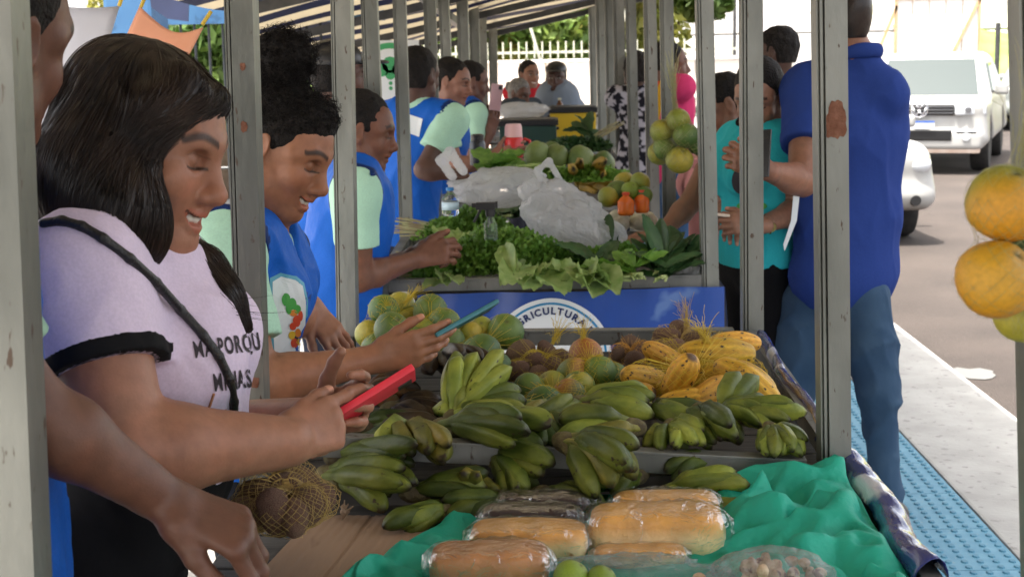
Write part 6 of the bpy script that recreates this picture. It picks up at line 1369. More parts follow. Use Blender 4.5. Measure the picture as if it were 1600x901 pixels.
# her long straight hair: a solid for the mass, single hairs laid over it
H1 = Field(); k = 1.0; HM = a.headM
def hp(x, y, z): return a.H(x, y, z)
H1.ell(hp(0, -.010, .042), np.array([.086, .098, .094]), HM, .01)
H1.ell(hp(0, .078, -.055), np.array([.10, .060, .115]), HM, .012, True)
H1.chain([hp(.045, .045, .085), hp(.074, .034, .045), hp(.082, .016, -.015), hp(.086, -.030, -.07), P(205, 368, 1.885), P(180, 430, 1.92)], [.030, .028, .030, .032, .030, .024], .035, flat=((0, 1, 0), .7))
H1.chain([hp(.03, -.045, .06), hp(.07, -.035, -.03), P(175, 330, 1.88), P(150, 420, 1.92)], [.055, .052, .055, .045], .05)
H1.chain([hp(0, -.060, .05), P(150, 225, 1.98), P(112, 295, 1.98), P(82, 365, 1.99), P(66, 420, 2.0)], [.045, .042, .042, .042, .03], .05)
H1.chain([hp(-.02, -.06, .02), P(165, 300, 2.04), P(120, 400, 2.06)], [.05, .055, .05], .06)
H1.chain([hp(-.075, .02, .03), hp(-.085, .0, -.06), P(272, 385, 2.06), P(308, 425, 2.02), P(345, 468, 2.0), P(384, 508, 1.99)], [.02, .024, .028, .034, .026, .006], .03)
H1.chain([hp(-.062, .040, .066), hp(-.03, .062, .076), hp(.0, .068, .080), hp(.034, .062, .074), hp(.066, .038, .055)], [.013, .0135, .014, .0135, .013], .02)
H1.wr = lambda X: .0012*noise3(X*np.array([1, 1, .2]), 190, 3, 2)
V, Q = H1.mesh(.0045); ho1 = obj('hair', mesh(V, Q), HAIRM, a.o)
crown = hp(.01, -.02, .135); part_l = hp(.0, .05, .12)
def guide1(p):
    r_ = p-crown; w_ = np.clip(1.1-np.linalg.norm(r_, axis=-1, keepdims=True)/.16, 0, 1); dn = np.array([-.30, -.04, -1.0])+np.clip((p[:, :1]-P(262, 300, 2)[0])/.06, 0, 1)*np.array([.35, 0, 0]); far = (p[:, 1:2] > 1.93)*(p[:, :1] > P(265, 300, 2)[0])*(p[:, 2:3] < P(265, 372, 2)[2]); dn = np.where(far, np.array([.55, 0, -1.]), dn)
    lq = (p-a.head)@a.headM; fw_ = np.clip((lq[:, 1:2]-.015)/.03, 0, 1)*np.clip((lq[:, 2:3]-.02)/.03, 0, 1); dn = dn/np.linalg.norm(dn, axis=-1, keepdims=True)*(1-fw_)+fw_*(a.headM@np.array([.75, -.65, -.45]))
    r_ = r_/(np.linalg.norm(r_, axis=-1, keepdims=True)+1e-6); return r_*w_+dn/np.linalg.norm(dn, axis=-1, keepdims=True)*(1-w_)
sd1 = surface_points(V, Q, 4200, w=lambda c: np.where(c[:, 1] < 2.03, 1., .4)); H1.wr = None
path = flow_strands(H1, sd1, guide1, 22, .011, .05, .0016); Vs, Qs = strands(path, .0005, 3); obj('loose_hair', mesh(Vs, Qs), HAIRS, ho1)['kind'] = 'stuff'
# a few fly-away ends of the far lock
g = np.random.default_rng(5); base = P(322, 458, 1.97)[None, None]+g.normal(size=(46, 1, 3))*.012; kk = np.linspace(0, 1, 12)[None, :, None]; pp = base+kk*(P(396, 505, 1.98)-P(350, 462, 1.99))*g.uniform(.7, 1.35, (46, 1, 1))+np.array([1, 0, .6])*(kk**2)*g.normal(size=(46, 1, 1))*.018; Vs, Qs = strands(pp, .0004, 3); obj('loose_hair', mesh(Vs, Qs), HAIRM, ho1)['kind'] = 'stuff'

# ---- woman with the curly bun
S2 = (.31, .142, .080); VEST = (.012, .11, .50); MINT = (.42, .68, .52)
c = Person('young woman with curly bun and blue vest holding a teal phone', -.60, 2.92, 0., h=1.60, lean=.14, skin=S2, near=True, hs=1.08, wide=.96, deep=.86)
c.pelvis = P(388, 668, 2.92); c.waist = P(386, 560, 2.91); c.chest = P(384, 470, 2.9); c.neck = P(402, 372, 2.9); c.up = unit(c.neck-c.pelvis); c.rt = unit([.08, -1, 0]); c.tf = np.cross(c.up, c.rt); c.M = np.stack([c.rt, c.tf, c.up], 1)
c.sh = {'R': P(352, 385, 2.73), 'L': P(425, 395, 3.06)}; c.head = P(441, 236, 2.9); p_ = R(25); az = R(-16); c.headM = frame((math.cos(az)*math.cos(p_), math.sin(az)*math.cos(p_), -math.sin(p_)), (math.sin(p_), .0, math.cos(p_)))
c.smile = .9; c.eyes = 'down'; c.arm = 1.05; c.bust = .25
c.setarm('R', P(402, 598, 2.66), P(588, 560, 2.74), (1, .02, .22), (-.05, -1, -.1), side=Zv, curl=[(.25, .35, .25), (.30, .45, .3), (.4, .55, .35), (.5, .6, .4)], thumb=(.95, .50, -.35, .4), spread=.02)
c.setarm('L', P(452, 500, 3.12), P(484, 478, 3.16), (.62, -.2, -.75), (.55, -.6, .5), side=(0, -1, 0), curl=[(.15, .3, .2)]*4, thumb=(.8, .5, -.1, .3), spread=.12)
c.build(); c.tee(MINT, .012, .7, h=.006, wr=.003); c.trousers((.012, .014, .02))
v2 = c.vest(VEST, .022, h=.005, hem=-.08, edge=(.010, .03, .12), deepn=.06)
phone('teal phone edge-on in the hand of the woman with the bun', P(724, 502, 2.80), P(764, 480, 2.83)-P(690, 521, 2.78), (.42, -.22, -.85), (.03, .16, .19), (.145, .070, .009))
HC = Field(); hq = lambda x, y, z: c.H(x, y, z)
HC.ell(hq(0, -.022, .042), np.array([.084, .106, .092]), c.headM, .012); HC.ell(hq(0, .075, -.055), np.array([.10, .066, .122]), c.headM, .012, True)
for q in (-1, 1): HC.ell(hq(q*.086, -.005, -.045), np.array([.028, .045, .050]), c.headM, .01, True)
HC.ell(hq(.0, .035, .088), np.array([.058, .045, .036]), c.headM, .02); HC.plane(hq(0, 0, -.07), -c.headM[:, 2], .02)
HC.ell(P(442, 92, 2.93), np.array([.064, .064, .056]), None, .015); HC.ell(P(412, 118, 2.95), np.array([.05, .05, .045]), None, .02)
HC.wr = lambda X: .0025*noise3(X, 150, 8, 3)*(1+1.5*(X[..., 2] > P(442, 130, 2.93)[2])); V, Q = HC.mesh(.0045); hc = obj('hair', mesh(V, Q), HAIRD, c.o)
g = np.random.default_rng(9); n_ = 3800; s0 = surface_points(V, Q, n_, g); HC.wr = None; gr = HC.grad(s0); up_ = np.clip((s0[:, 2]-hq(0, 0, .03)[2])/.05, 0.15, 1)[:, None]
ax1 = g.normal(size=(n_, 3)); ax1 -= gr*np.sum(ax1*gr, 1, keepdims=True); ax1 /= np.linalg.norm(ax1, axis=1, keepdims=True); ax2 = np.cross(gr, ax1); tt = np.linspace(0, 1, 14)[None, :, None]; rad = g.uniform(.002, .006, (n_, 1, 1)); turns = g.uniform(3, 8, (n_, 1, 1)); ln = g.uniform(.004, .024, (n_, 1, 1))*up_[:, None]
pp = s0[:, None]-gr[:, None]*.003+gr[:, None]*ln*tt+ax1[:, None]*(rad*np.cos(turns*tt*2)-rad)+ax2[:, None]*rad*np.sin(turns*tt*2)+ax1[:, None]*tt*.008; Vs, Qs = strands(pp, .0005, 3); obj('curls', mesh(Vs, Qs), HAIRD, hc)['kind'] = 'stuff'
t2 = bvh(v2); PW = mat('emblem_white', (.70, .74, .76), rough=.6); PC = mat('emblem_cyan', (.10, .35, .48), rough=.6); PG = mat('print_green', (.05, .30, .05), rough=.7); PR = mat('print_red', (.55, .06, .02), rough=.7); PY = mat('print_yellow', (.65, .42, .03), rough=.7); PO = mat('print_orange', (.62, .20, .03), rough=.7); PB = mat('print_navy', (.012, .05, .22), rough=.7)
poly_print(t2, [(421, 434), (438, 426), (462, 432), (474, 442), (480, 470), (478, 540), (472, 556), (424, 556)], PC, 'emblem', v2, .002, 5); poly_print(t2, [(425, 440), (439, 432), (461, 438), (471, 447), (477, 472), (475, 540), (470, 556), (428, 556)], PW, 'emblem', v2, .003, 5)
print_text(t2, 'AGRI', 422, 456, 11, .8, PB, v2, .10, 0, .01, 1); print_text(t2, 'CULTURA', 446, 452, 11, .55, PB, v2, .45, 0, .01, 1); print_text(t2, 'FEIRA', 436, 512, 9, .7, PB, v2, -1.45, 0, .01, 1); print_text(t2, 'PREFEITURA', 448, 552, 9, .5, PB, v2, -.05, 0, .01, 1)
for x, y, rx, ry, m_ in ((446, 468, 6, 10, PG), (455, 474, 7, 9, PG), (463, 482, 6, 7, PG), (450, 480, 5, 10, PG), (457, 488, 6, 5, PO), (462, 500, 6, 9, PR), (456, 508, 5, 6, PR), (468, 492, 4, 8, PR), (455, 522, 6, 7, PY), (464, 518, 5, 7, PO), (458, 534, 6, 8, PR), (466, 532, 5, 6, PY), (461, 526, 3, 4, INK1)): poly_print(t2, circ(x, y, rx, ry, 12), m_, 'produce_print', v2, .004, 1)

# ---- man at the left edge, seen from behind
m0 = Person('man in a blue vest at the left edge resting his hand on the rail', -.60, 1.60, R(35), h=1.72, lean=.08, skin=(.14, .066, .043), male=True, near=True, hs=1.0)
m0.pelvis = P(-95, 900, 1.60); m0.waist = P(-88, 730, 1.60); m0.chest = P(-130, 520, 1.60); m0.neck = P(-90, 270, 1.62); m0.up = unit(m0.neck-m0.pelvis); m0.rt = unit([math.sin(R(25)), -math.cos(R(25)), 0]); m0.tf = np.cross(m0.up, m0.rt); m0.M = np.stack([m0.rt, m0.tf, m0.up], 1)
m0.sh = {'R': P(-120, 380, 1.50), 'L': P(-130, 350, 1.80)}; m0.head = P(-24, 56, 1.66); p_, az = R(10), R(63); m0.headM = frame((math.cos(az)*math.cos(p_), math.sin(az)*math.cos(p_), -math.sin(p_)), (math.sin(p_), 0, math.cos(p_)))
m0.setarm('R', P(40, 640, 1.52), P(262, 782, 1.60), (.86, .05, -.42), (.42, -.30, .85), side=(0, -1, -.2), curl=[(.75, .5, .3), (.8, .45, .3), (.8, .5, .3), (.85, .5, .3)], thumb=(.85, .42, -.45, .5), spread=.05)
m0.build(hand_h=.0021); m0.tee((.30, .48, .37), .012, .7, wr=.003); v0 = m0.vest(VEST, .028, h=.007, hem=-.1); m0.trousers((.02, .02, .025)); m0.hair('short', h=.005, rough=.002, low=-.02)
t0 = bvh(v0); print_text(t0, 'EIRA', 76, 738, 22, .42, PW, v0, -.7, 0, .01, 2)
# ------------------------------------------------------------------ people further back
def clasp(p, at, d): pass
# man in the blue polo
POLO = (.020, .045, .20); JEAN = (.034, .070, .125)
m = Person('tall man in a blue polo shirt and jeans standing with his back turned', 1.05, 4.95, R(112), h=1.74, skin=(.25, .12, .075), male=True, near=True, head=(.25, .05, 0), wide=1.2)
m.pelvis = P(1318, 425, 4.95); m.legs_dir = m.f; m.base = np.array([m.pelvis[0]+.02, 4.95, 0.])
m.sh = {'R': P(1380, 148, 4.92), 'L': P(1262, 140, 4.97)}; m.neck = P(1338, 92, 4.95); m.head = P(1312, 30, 4.95); m.chest = P(1332, 220, 4.95); m.waist = P(1326, 340, 4.95); m.up = unit(m.neck-m.pelvis)
m.setarm('L', P(1254, 284, 4.74), P(1196, 266, 4.62), (-.75, .2, .35), (-.2, -.9, .2), side=(0, 0, 1), curl=[(.6, .7, .4)]*4); m.setarm('R', P(1366, 262, 5.20), P(1290, 290, 5.28), (-1, .3, .1), (0, 0, 1), curl=[(.5, .6, .4)]*4); m.arm = 1.12; m.boxy = True
m.legs = lambda F, o, flare=0: ({}, {}); m.build(h=.008, hh=.0035); m.tee(POLO, .018, .62, h=.008, hem=-.115, neck=.058, collar=POLO, wr=.006, wf=20, flare=.012); 
F = Field(); k = m.sk; F.ell(m.pelvis-m.up*.03, (.150*k, .100*k, .13*k), m.M, .05); L_ = {'L': (P(1262, 470, 4.97), P(1240, 610, 4.97), P(1225, 770, 5.0)), 'R': (P(1352, 470, 4.9), P(1372, 610, 4.86), P(1385, 786, 4.87))}
for q in 'LR':
    h_, kn, an = L_[q]; an = an.copy(); an[2] = max(an[2], .07); F.cap(h_, kn, .090, .072, .05); F.cap(kn, an, .070, .056, .03)
F.plane(m.pelvis+m.up*.06, m.up); F.plane((0, 0, .05), (0, 0, -1)); m.garment('jeans', F, .008, DENIM, None, JEAN, .008, 24, 2)
for q in 'LR':
    an = L_[q][2].copy(); an[2] = .05; S = Field(); S.cap(an-m.f*.05, an+m.f*.16, .048, .04, .02); S.plane((0, 0, .004), (0, 0, -1), .003); V, Q = S.mesh(.009); obj('shoe', mesh(V, Q), SHOE, m.o)
b = MB(); pb = P(1372, 440, 4.82); m.hair('short', m=HAIRM, rough=.0005, low=-.065, h=.004, vol=-.004)
phone('black phone raised in the hand of the man in the polo', P(1186, 240, 4.58), (.1, .3, 1), (-.5, -.8, .2), (.012, .012, .014))
o = thing('paper_sheet', 'white paper sticking out beside the man in the polo', 'paper', P(1240, 345, 4.72)); V = [P(1240, 302, 4.72), P(1250, 300, 4.72), P(1245, 345, 4.72), P(1226, 392, 4.72), P(1224, 382, 4.72), P(1236, 345, 4.72)]; V = np.array(V)-np.array(o.location); obj('sheet', mesh(np.concatenate([V, V+np.array([0, .002, 0])]), [tuple(range(6)), tuple(range(11, 5, -1))]+[(i, i+6, (i+1) % 6+6, (i+1) % 6) for i in range(6)], False), PW, o)
# woman in the teal T-shirt
TEALS = (.03, .42, .47)
w_ = Person('woman in a teal T-shirt with black trim looking down at her phone', .76, 5.12, R(205), h=1.70, skin=(.27, .14, .09), near=True, head=(.62, .45, 0), wide=1.05, lean=.05)
w_.pelvis = P(1186, 410, 5.12); w_.neck = P(1196, 196, 5.12); w_.head = P(1186, 150, 5.07); w_.chest = P(1182, 270, 5.12); w_.waist = P(1184, 350, 5.12); w_.sh = {'R': P(1150, 222, 5.26), 'L': P(1222, 224, 5.02)}
w_.eyes = 'down'; w_.setarm('L', P(1250, 330, 5.02), P(1188, 352, 4.82), (-1, -.05, .1), (.1, -.9, .3), side=(0, 0, 1), curl=[(.5, .6, .4)]*4); w_.setarm('R', P(1130, 330, 5.3), P(1150, 352, 5.05), (-.2, -1, .1), (.0, .2, 1), side=(1, 0, 0), curl=[(.4, .6, .4)]*4)
w_.build(h=.008, hh=.003, hand_h=.003); ts = w_.tee(TEALS, .012, .5, trim=(.01, .01, .012), h=.007, hem=.0, neck=.075, wr=.003); w_.trousers((.006, .006, .007), h=.012)
w_.hair('bun', m=HAIRD, rough=.0015, h=.005, vol=.001)
tw = bvh(ts); poly_print(tw, circ(1150, 255, 9, 14), PG, 'print_patch', ts); poly_print(tw, circ(1163, 262, 10, 12), PG, 'print_patch', ts); poly_print(tw, circ(1157, 282, 13, 20), INK1, 'print_patch', ts, .0025); print_text(tw, '67', 1143, 252, 14, 1.0, INK1, ts, 0, -.1, .02, 1); poly_print(tw, circ(1175, 322, 24, 8), PG, 'print_patch', ts)
phone('pale phone flat in the hands of the woman in teal', P(1140, 340, 4.86), (1, .1, -.15), (.0, -.25, -1), (.55, .45, .36))
o = thing('wrist_watch', 'gold wrist watch on the woman in teal', 'watch', P(1203, 350, 4.86)); MB().lathe([(.016, -.004), (.017, 0), (.016, .004)], 20, Matrix.Rotation(R(100), 4, 'X') @ Matrix.Translation((0, 0, .034))).obj('watch_case', mat('gold', (.55, .36, .12), rough=.25, metal=.9), o, smooth=True); b = MB(); b.tube([(0, .030*math.cos(t), .030*math.sin(t)) for t in np.linspace(0, 2*math.pi, 18)], .0045, 6, False); b.obj('strap', MATS['gold'], o, smooth='all')
# woman reaching to the counter
w2 = Person('dark haired woman in pink reaching across to the greens stall', .62, 5.6, R(190), h=1.6, skin=(.22, .105, .065), head=(-.1, .45, 0), lean=.22)
w2.head = P(1130, 165, 5.55); w2.neck = P(1128, 215, 5.6); w2.chest = P(1125, 290, 5.62); w2.waist = P(1122, 360, 5.64); w2.pelvis = P(1120, 420, 5.66); w2.sh = {'R': P(1108, 240, 5.76), 'L': P(1116, 245, 5.44)}; w2.eyes = 'down'
w2.setarm('L', P(1078, 318, 5.32), P(1032, 366, 5.2), (-1, -.1, -.12), (.0, -.3, 1), side=(0, 1, 0), curl=[(.25, .4, .3)]*4); w2.build(h=.011, hh=.004); w2.tee((.62, .28, .28), .012, .3, h=.011); w2.trousers((.55, .25, .27)); w2.hair('short', rough=.004, low=-.08)
w3 = Person('person in a white shirt with short dark hair behind the woman in teal', 1.12, 7.0, R(150), h=1.66, skin=(.07, .035, .025), male=True); w3.head = P(1211, 82, 7.0); w3.neck = P(1216, 126, 7.02); w3.build(); w3.tee((.62, .62, .62), .014, .5); w3.trousers((.03, .03, .04)); w3.hair('short', low=-.05)
y1 = Person('man in a pink and yellow jersey looking to the right', .70, 8.2, R(10), h=1.72, skin=(.14, .065, .042), male=True); y1.head = P(1046, 101, 8.2); y1.neck = P(1036, 140, 8.2); y1.build(h=.012, hh=.004)
def jers(V, C): 
    mk = (V[:, 0] < y1.neck[0]+.02+.05*np.sin(V[:, 2]*9)) & (V[:, 2] > y1.pelvis[2]+.18); C[mk] = (.62, .36, .02); return C
y1.tee((.62, .05, .16), .016, .6, paint=jers, h=.011, collar=(.62, .10, .05)); y1.trousers((.05, .10, .2)); y1.hair('short', low=-.03, rough=.002)
f1 = Person('person in a black and white patterned dress between the right posts', .60, 9.2, R(95), h=1.62, skin=(.10, .05, .035)); f1.head = P(994, 110, 9.2); f1.neck = P(998, 150, 9.2); f1.build()
def flor(V, C): C[noise3(V, 95, 6, 2) > -.05] = (.014, .014, .02); return C
f1.tee((.40, .39, .44), .02, .4, paint=flor, h=.010, hem=-.25); f1.trousers((.02, .02, .03)); f1.hair('long')
# people beyond the far stalls
cp = Person('man in a dark cap and grey shirt holding a small bottle', .09, 11.4, R(262), h=1.64, skin=(.075, .036, .026), male=True, wide=1.12); cp.head = P(869, 122, 11.4); cp.neck = P(868, 150, 11.42); cp.sh = {'R': P(834, 172, 11.42), 'L': P(900, 172, 11.42)}
cp.setarm('L', P(908, 205, 11.3), P(892, 212, 11.05), (-.3, -1, .1), (0, 0, 1), curl=[(.5, .6, .4)]*4); cp.setarm('R', P(838, 215, 11.3), P(870, 190, 11.05), (.6, -.4, .5), (-.3, -.8, .2), curl=[(.7, .8, .5)]*4); cp.build(hh=.004); cp.tee((.20, .24, .30), .018, .9, h=.010, vneck=.10, collar=(.20, .24, .30)); cp.trousers((.03, .03, .04)); cp.hair('short')
CF_ = Field(); CF_.ell(cp.H(0, -.015, .060), np.array([.086, .105, .075])*cp.sk, cp.headM, .01); CF_.plane(cp.H(0, 0, .050), -cp.headM[:, 2]); CF_.ell(cp.H(0, .115, .052), np.array([.07, .06, .010])*cp.sk, cp.headM, .012); V, Q = CF_.mesh(.005); obj('cap', mesh(V, Q), BLKP, cp.o)
bottle('small_bottle', 'brown bottle with white cap held by the man in the cap', P(875, 185, 10.95), .03, .15, mat('amber', (.12, .05, .02), rough=.2), FENCE)
g1 = Person('grey haired woman with a small bun stooping over a white sack', -.19, 11.1, R(320), h=1.48, skin=(.12, .06, .042), head=(0, .35, 0)); g1.head = P(812, 146, 11.1); g1.neck = P(802, 178, 11.1); g1.build(); g1.tee((.05, .06, .07), .014, .5); g1.trousers((.03, .03, .04)); g1.hair('bun', HAIRG)
r1 = Person('smiling young man in a red shirt behind the grey haired woman', -.12, 12.0, R(300), h=1.58, skin=(.24, .12, .08), male=True); r1.head = P(827, 117, 12.0); r1.neck = P(823, 145, 12.0); r1.smile = .6; r1.build(hh=.004); r1.tee((.42, .02, .03), .014, .6); r1.trousers((.03, .03, .05)); r1.hair('short')
# vendors in blue vests on the left
def vendor(label, hx, hy, Y, face, h, skin, head=(0, .2, 0), hair='short', arms=None, label_patch=None, lean=.12, vcol=VEST, near=False, tcol=MINT, x_off=-.10):
    hd = P(hx, hy, Y); p = Person(label, hd[0]+x_off, Y, face, h=h, lean=lean, skin=skin, head=head, near=near, male=hair == 'short', group=None)
    d = hd-p.head; p.head = hd; p.neck = p.neck+d*.85; p.chest = p.chest+d*.6; p.waist = p.waist+d*.3
    for q in 'LR': p.sh[q] = p.sh[q]+d*.8
    p.up = unit(p.neck-p.pelvis); p.eyes = 'down'
    for q, a_ in (arms or {}).items():
        if len(a_) == 2: p.setarm(q, a_[0], a_[1], curl=[(.6, .7, .5)]*4)
        else: p.setarm(q, a_[0], a_[1], a_[2], a_[3], **a_[4])
    p.build(h=.010, hh=.0042, hand_h=.0032); p.tee(tcol, .012, .62, h=.009, wr=.003); v = p.vest(vcol, .024, h=.009, edge=(.008, .03, .13)); p.trousers((.012, .016, .03)); p.hair(hair, rough=.003, low=-.06); return p, v
p3, v3 = vendor('vendor in a blue vest and mint shirt with clasped hands behind the posts', 566, 205, 4.35, R(8), 1.62, (.17, .075, .046), arms={'R': (P(560, 435, 4.18), P(652, 404, 4.36), (1, .1, .25), (0, -.9, .35), dict(side=Zv, curl=[(.7, .7, .5)]*4, thumb=(.8, .5, .1, .6))), 'L': (P(580, 430, 4.62), P(655, 396, 4.52), (1, -.35, .15), (.1, .9, .2), dict(side=Zv, curl=[(.8, .8, .5)]*4, thumb=(.8, .5, .1, .6)))}, near=True)
p4, v4 = vendor('vendor seen from behind with a white label on the blue vest', 655, 118, 6.3, R(60), 1.66, (.09, .045, .032), arms={'R': (P(662, 265, 6.1), P(705, 272, 6.1))}, head=(0, .1, 0)); t4 = bvh(v4); poly_print(t4, [(636, 178), (661, 186), (655, 214), (632, 206)], PW, 'back_label', v4, .003, 3)
p5, v5 = vendor('vendor with short hair glimpsed in profile between the posts', 706, 128, 7.4, R(-5), 1.62, (.26, .125, .085), head=(-.15, .2, 0), arms={'R': (P(712, 262, 7.2), P(770, 245, 7.25), (1, 0, .2), (0, -.9, .3), dict(side=Zv, curl=[(.1, .2, .15)]*4, thumb=(.7, .8, 0, .2), spread=.14))})
p6, v6 = vendor('vendor raising a phone to take a picture', 738, 128, 8.6, R(15), 1.60, (.13, .06, .042), arms={'R': (P(738, 258, 8.4), P(766, 208, 8.42), (.25, 0, 1), (.3, -.9, 0), dict(side=(-1, 0, 0), curl=[(.3, .5, .4)]*4))}); phone('pinkish phone held upright in a raised hand', P(775, 152, 8.42), (.15, 0, 1), (.5, -.8, 0), (.42, .26, .28))
p7, v7 = vendor('vendor in a dark cap hidden behind the curly hair', 530, 118, 5.4, R(20), 1.64, (.12, .06, .045), head=(0, 0, 0), x_off=-.12); CF_ = Field(); CF_.ell(p7.H(0, -.015, .055), np.array([.088, .107, .085])*p7.sk, p7.headM, .01); CF_.plane(p7.H(0, 0, .04), -p7.headM[:, 2]); CF_.ell(p7.H(0, .125, .045), np.array([.075, .07, .012])*p7.sk, p7.headM, .012); V, Q = CF_.mesh(.005); obj('cap', mesh(V, Q), BLKP, p7.o)
# green roll-up banner behind the vendors
rb = thing('roll_up_banner', 'green and white banner with a tree emblem behind the vendors', 'banner', P(606, 240, 9.0)); RL = np.array(rb.location); BG = mat('banner_green', (.03, .30, .10), (.05, .36, .14), 3, .5); bb0, bb1 = P(566, 236, 8.8), P(650, 62, 8.8)
MB().box((bb0[0]-RL[0], -.01, bb0[2]-RL[2]), (bb1[0]-RL[0], .0, bb1[2]-RL[2])).obj('sheet', PW, rb)
def bcirc(x, y, r, m_, off, name, n=30): c_ = P(x, y, 8.8); V = [c_+np.array([r*math.cos(t), -.19-off-.012, r*math.sin(t)])+np.array([0, .19, 0])-RL+np.array([0, .2, 0]) for t in np.linspace(0, 2*math.pi, n, endpoint=False)]; obj(name, mesh(V, [tuple(range(n))], False), m_, rb)
rb_y = bb0[1]-RL[1]
for x, y, r, m_, of, nm in ((605, 120, .20, BG, .0, 'green_ring'), (605, 120, .165, PW, .002, 'white_disc')):
    c_ = P(x, y, 8.8); V = [np.array([c_[0]+r*math.cos(t), 9.0-.0125-of, c_[2]+r*math.sin(t)])-RL for t in np.linspace(0, 2*math.pi, 32, endpoint=False)]; obj(nm, mesh(V, [tuple(range(32))], False), m_, rb)
for dx, dz, r in ((0, .06, .05), (-.05, .03, .04), (.05, .03, .04), (0, .0, .03), (0, -.05, .012), (0, -.08, .012)):
    c_ = P(605, 118, 8.8); V = [np.array([c_[0]+dx+r*math.cos(t), 8.9835, c_[2]+dz+r*math.sin(t)])-RL for t in np.linspace(0, 2*math.pi, 12, endpoint=False)]; obj('tree_emblem', mesh(V, [tuple(range(12))], False), BG, rb)
MB().box((bb0[0]-RL[0]-.01, -.09, -(RL[2])+.0), (bb1[0]-RL[0]+.01, .08, -(RL[2])+.06)).obj('foot', GALVD, rb); MB().box((-.012, .002, -RL[2]+.06), (.012, .022, bb1[2]-RL[2])).obj('pole', GALVD, rb)

# ------------------------------------------------------------------ vehicles
CARW = mat('car_white', (.34, .34, .33), (.40, .40, .39), 2, .35, coat=.1, spots=(.55, .45, .38), sscale=4, sthr=.72); GLASS = mat('car_glass', (.02, .035, .038), rough=.03, spec=.2); TYRE = mat('tyre', (.015, .015, .015), (.03, .028, .026), 20, .9); RIM = mat('rim', (.35, .35, .36), rough=.3, metal=.8); LAMP = mat('headlight', (.62, .66, .70), rough=.08, coat=1); CHR = mat('chrome', (.6, .6, .62), rough=.15, metal=1); DIRTY = mat('dusty_skirt', (.50, .36, .28), (.62, .52, .45), 6, .8)
def wheel(o, x, y, r, wd):
    M_ = Matrix.Translation((x, y, r)) @ Matrix.Rotation(R(90), 4, 'Y'); t = MB(); t.lathe([(r*.62, -wd/2), (r*.94, -wd/2), (r, -wd*.35), (r, wd*.35), (r*.94, wd/2), (r*.62, wd/2)], 28, M_); w1 = t.obj('wheel', TYRE, o, smooth=True)
    t = MB(); t.lathe([(r*.60, -wd*.42), (r*.60, wd*.42)], 24, M_); t.lathe([(r*.16, -wd*.47), (r*.16, wd*.47)], 12, M_)
    for i in range(5):
        a_ = i*2*math.pi/5; q = M_ @ Matrix.Rotation(a_, 4, 'Z'); t.box((r*.1, -r*.09, -wd*.46), (r*.6, r*.09, wd*.46), q)
    t.obj('rim', RIM, w1)
def pane(o, name, pts, m_, th=.012): V = np.array(pts, float); n = len(V); nr = unit(np.cross(V[1]-V[0], V[2]-V[0])); obj(name, mesh(np.concatenate([V+nr*th, V-nr*th]), [tuple(range(n)), tuple(range(2*n-1, n-1, -1))]+[(i, i+n, (i+1) % n+n, (i+1) % n) for i in range(n)], False), m_, o)
pk_ = P(1432, 268, 19.6); o = thing('pickup_truck', 'white double cab pickup truck parked facing the market', 'pickup', (pk_[0]+.1, 19.9, -.118), (0, 0, R(-20))); o.scale = (.92, .92, .88)
F = Field(); F.box((0, 2.55, .78), (.94, 2.55, .36), .13, k=.05, taper=(.03, .01)); F.box((0, .75, 1.02), (.88, .72, .12), .10, k=.10); F.box((0, 2.65, 1.42), (.84, 1.35, .40), .16, k=.08, taper=(.13, .26)); F.box((0, 4.45, 1.16), (.80, .60, .22), .03, k=.02, sub=True); F.box((0, .1, .52), (.88, .16, .14), .06, k=.05)
for x in (-.88, .88):
    for y in (.95, 4.05): F.cap((x-.22, y, .40), (x+.22, y, .40), .46, .46, .03, sub=True)
V, Q = F.mesh(.026); V = relax(V, Q, 2); obj('car_body', mesh(V, Q), CARW, o)
for x in (-.80, .80):
    for y in (.95, 4.05): wheel(o, x, y, .39, .26)
pane(o, 'windscreen', [(-.74, 1.03, 1.15), (.74, 1.03, 1.15), (.64, 1.53, 1.70), (-.64, 1.53, 1.70)], GLASS, .03)
for q in (-1, 1):
    pane(o, 'side_window', [(q*.905, 1.42, 1.22), (q*.905, 2.45, 1.22), (q*.792, 2.42, 1.64), (q*.792, 1.80, 1.64)], GLASS, .02); pane(o, 'side_window', [(q*.905, 2.55, 1.22), (q*.905, 3.60, 1.24), (q*.792, 3.40, 1.62), (q*.792, 2.52, 1.64)], GLASS, .02)
    F = Field(); F.box((q*1.04, 1.62, 1.24), (.10, .06, .09), .04, k=.02); F.cap((q*.9, 1.62, 1.20), (q*1.0, 1.62, 1.22), .03, .03, .02); V, Q = F.mesh(.015); obj('wing_mirror', mesh(V, Q), CARW, o)
    F = Field(); F.box((q*.70, .045, .98), (.22, .06, .085), .03, np.array(Matrix.Rotation(q*.28, 3, 'Z'))); V, Q = F.mesh(.014); h_ = obj('headlight', mesh(V, Q), LAMP, o); b = MB(); b.lathe([(.045, 0), (.045, .05)], 16, Matrix.Translation((q*.68, -.02, .98)) @ Matrix.Rotation(R(90), 4, 'X')); b.obj('lamp', CHR, h_)
    MB().lathe([(.06, 0), (.055, .03)], 16, Matrix.Translation((q*.66, -.055, .58)) @ Matrix.Rotation(R(90), 4, 'X')).obj('fog_light', LAMP, o); MB().box((q*.66-.15, -.052, .50), (q*.66+.15, .0, .66)).obj('fog_surround', BLKP, o, bevel=.02)
b = MB(); b.box((-.48, -.035, .90), (.48, .03, 1.06)); b.obj('grille', BLKP, o, bevel=.02)
for z in (.935, .985, 1.03): MB().box((-.47, -.047, z-.008), (.47, -.034, z+.008)).obj('grille_bar', CHR, o)
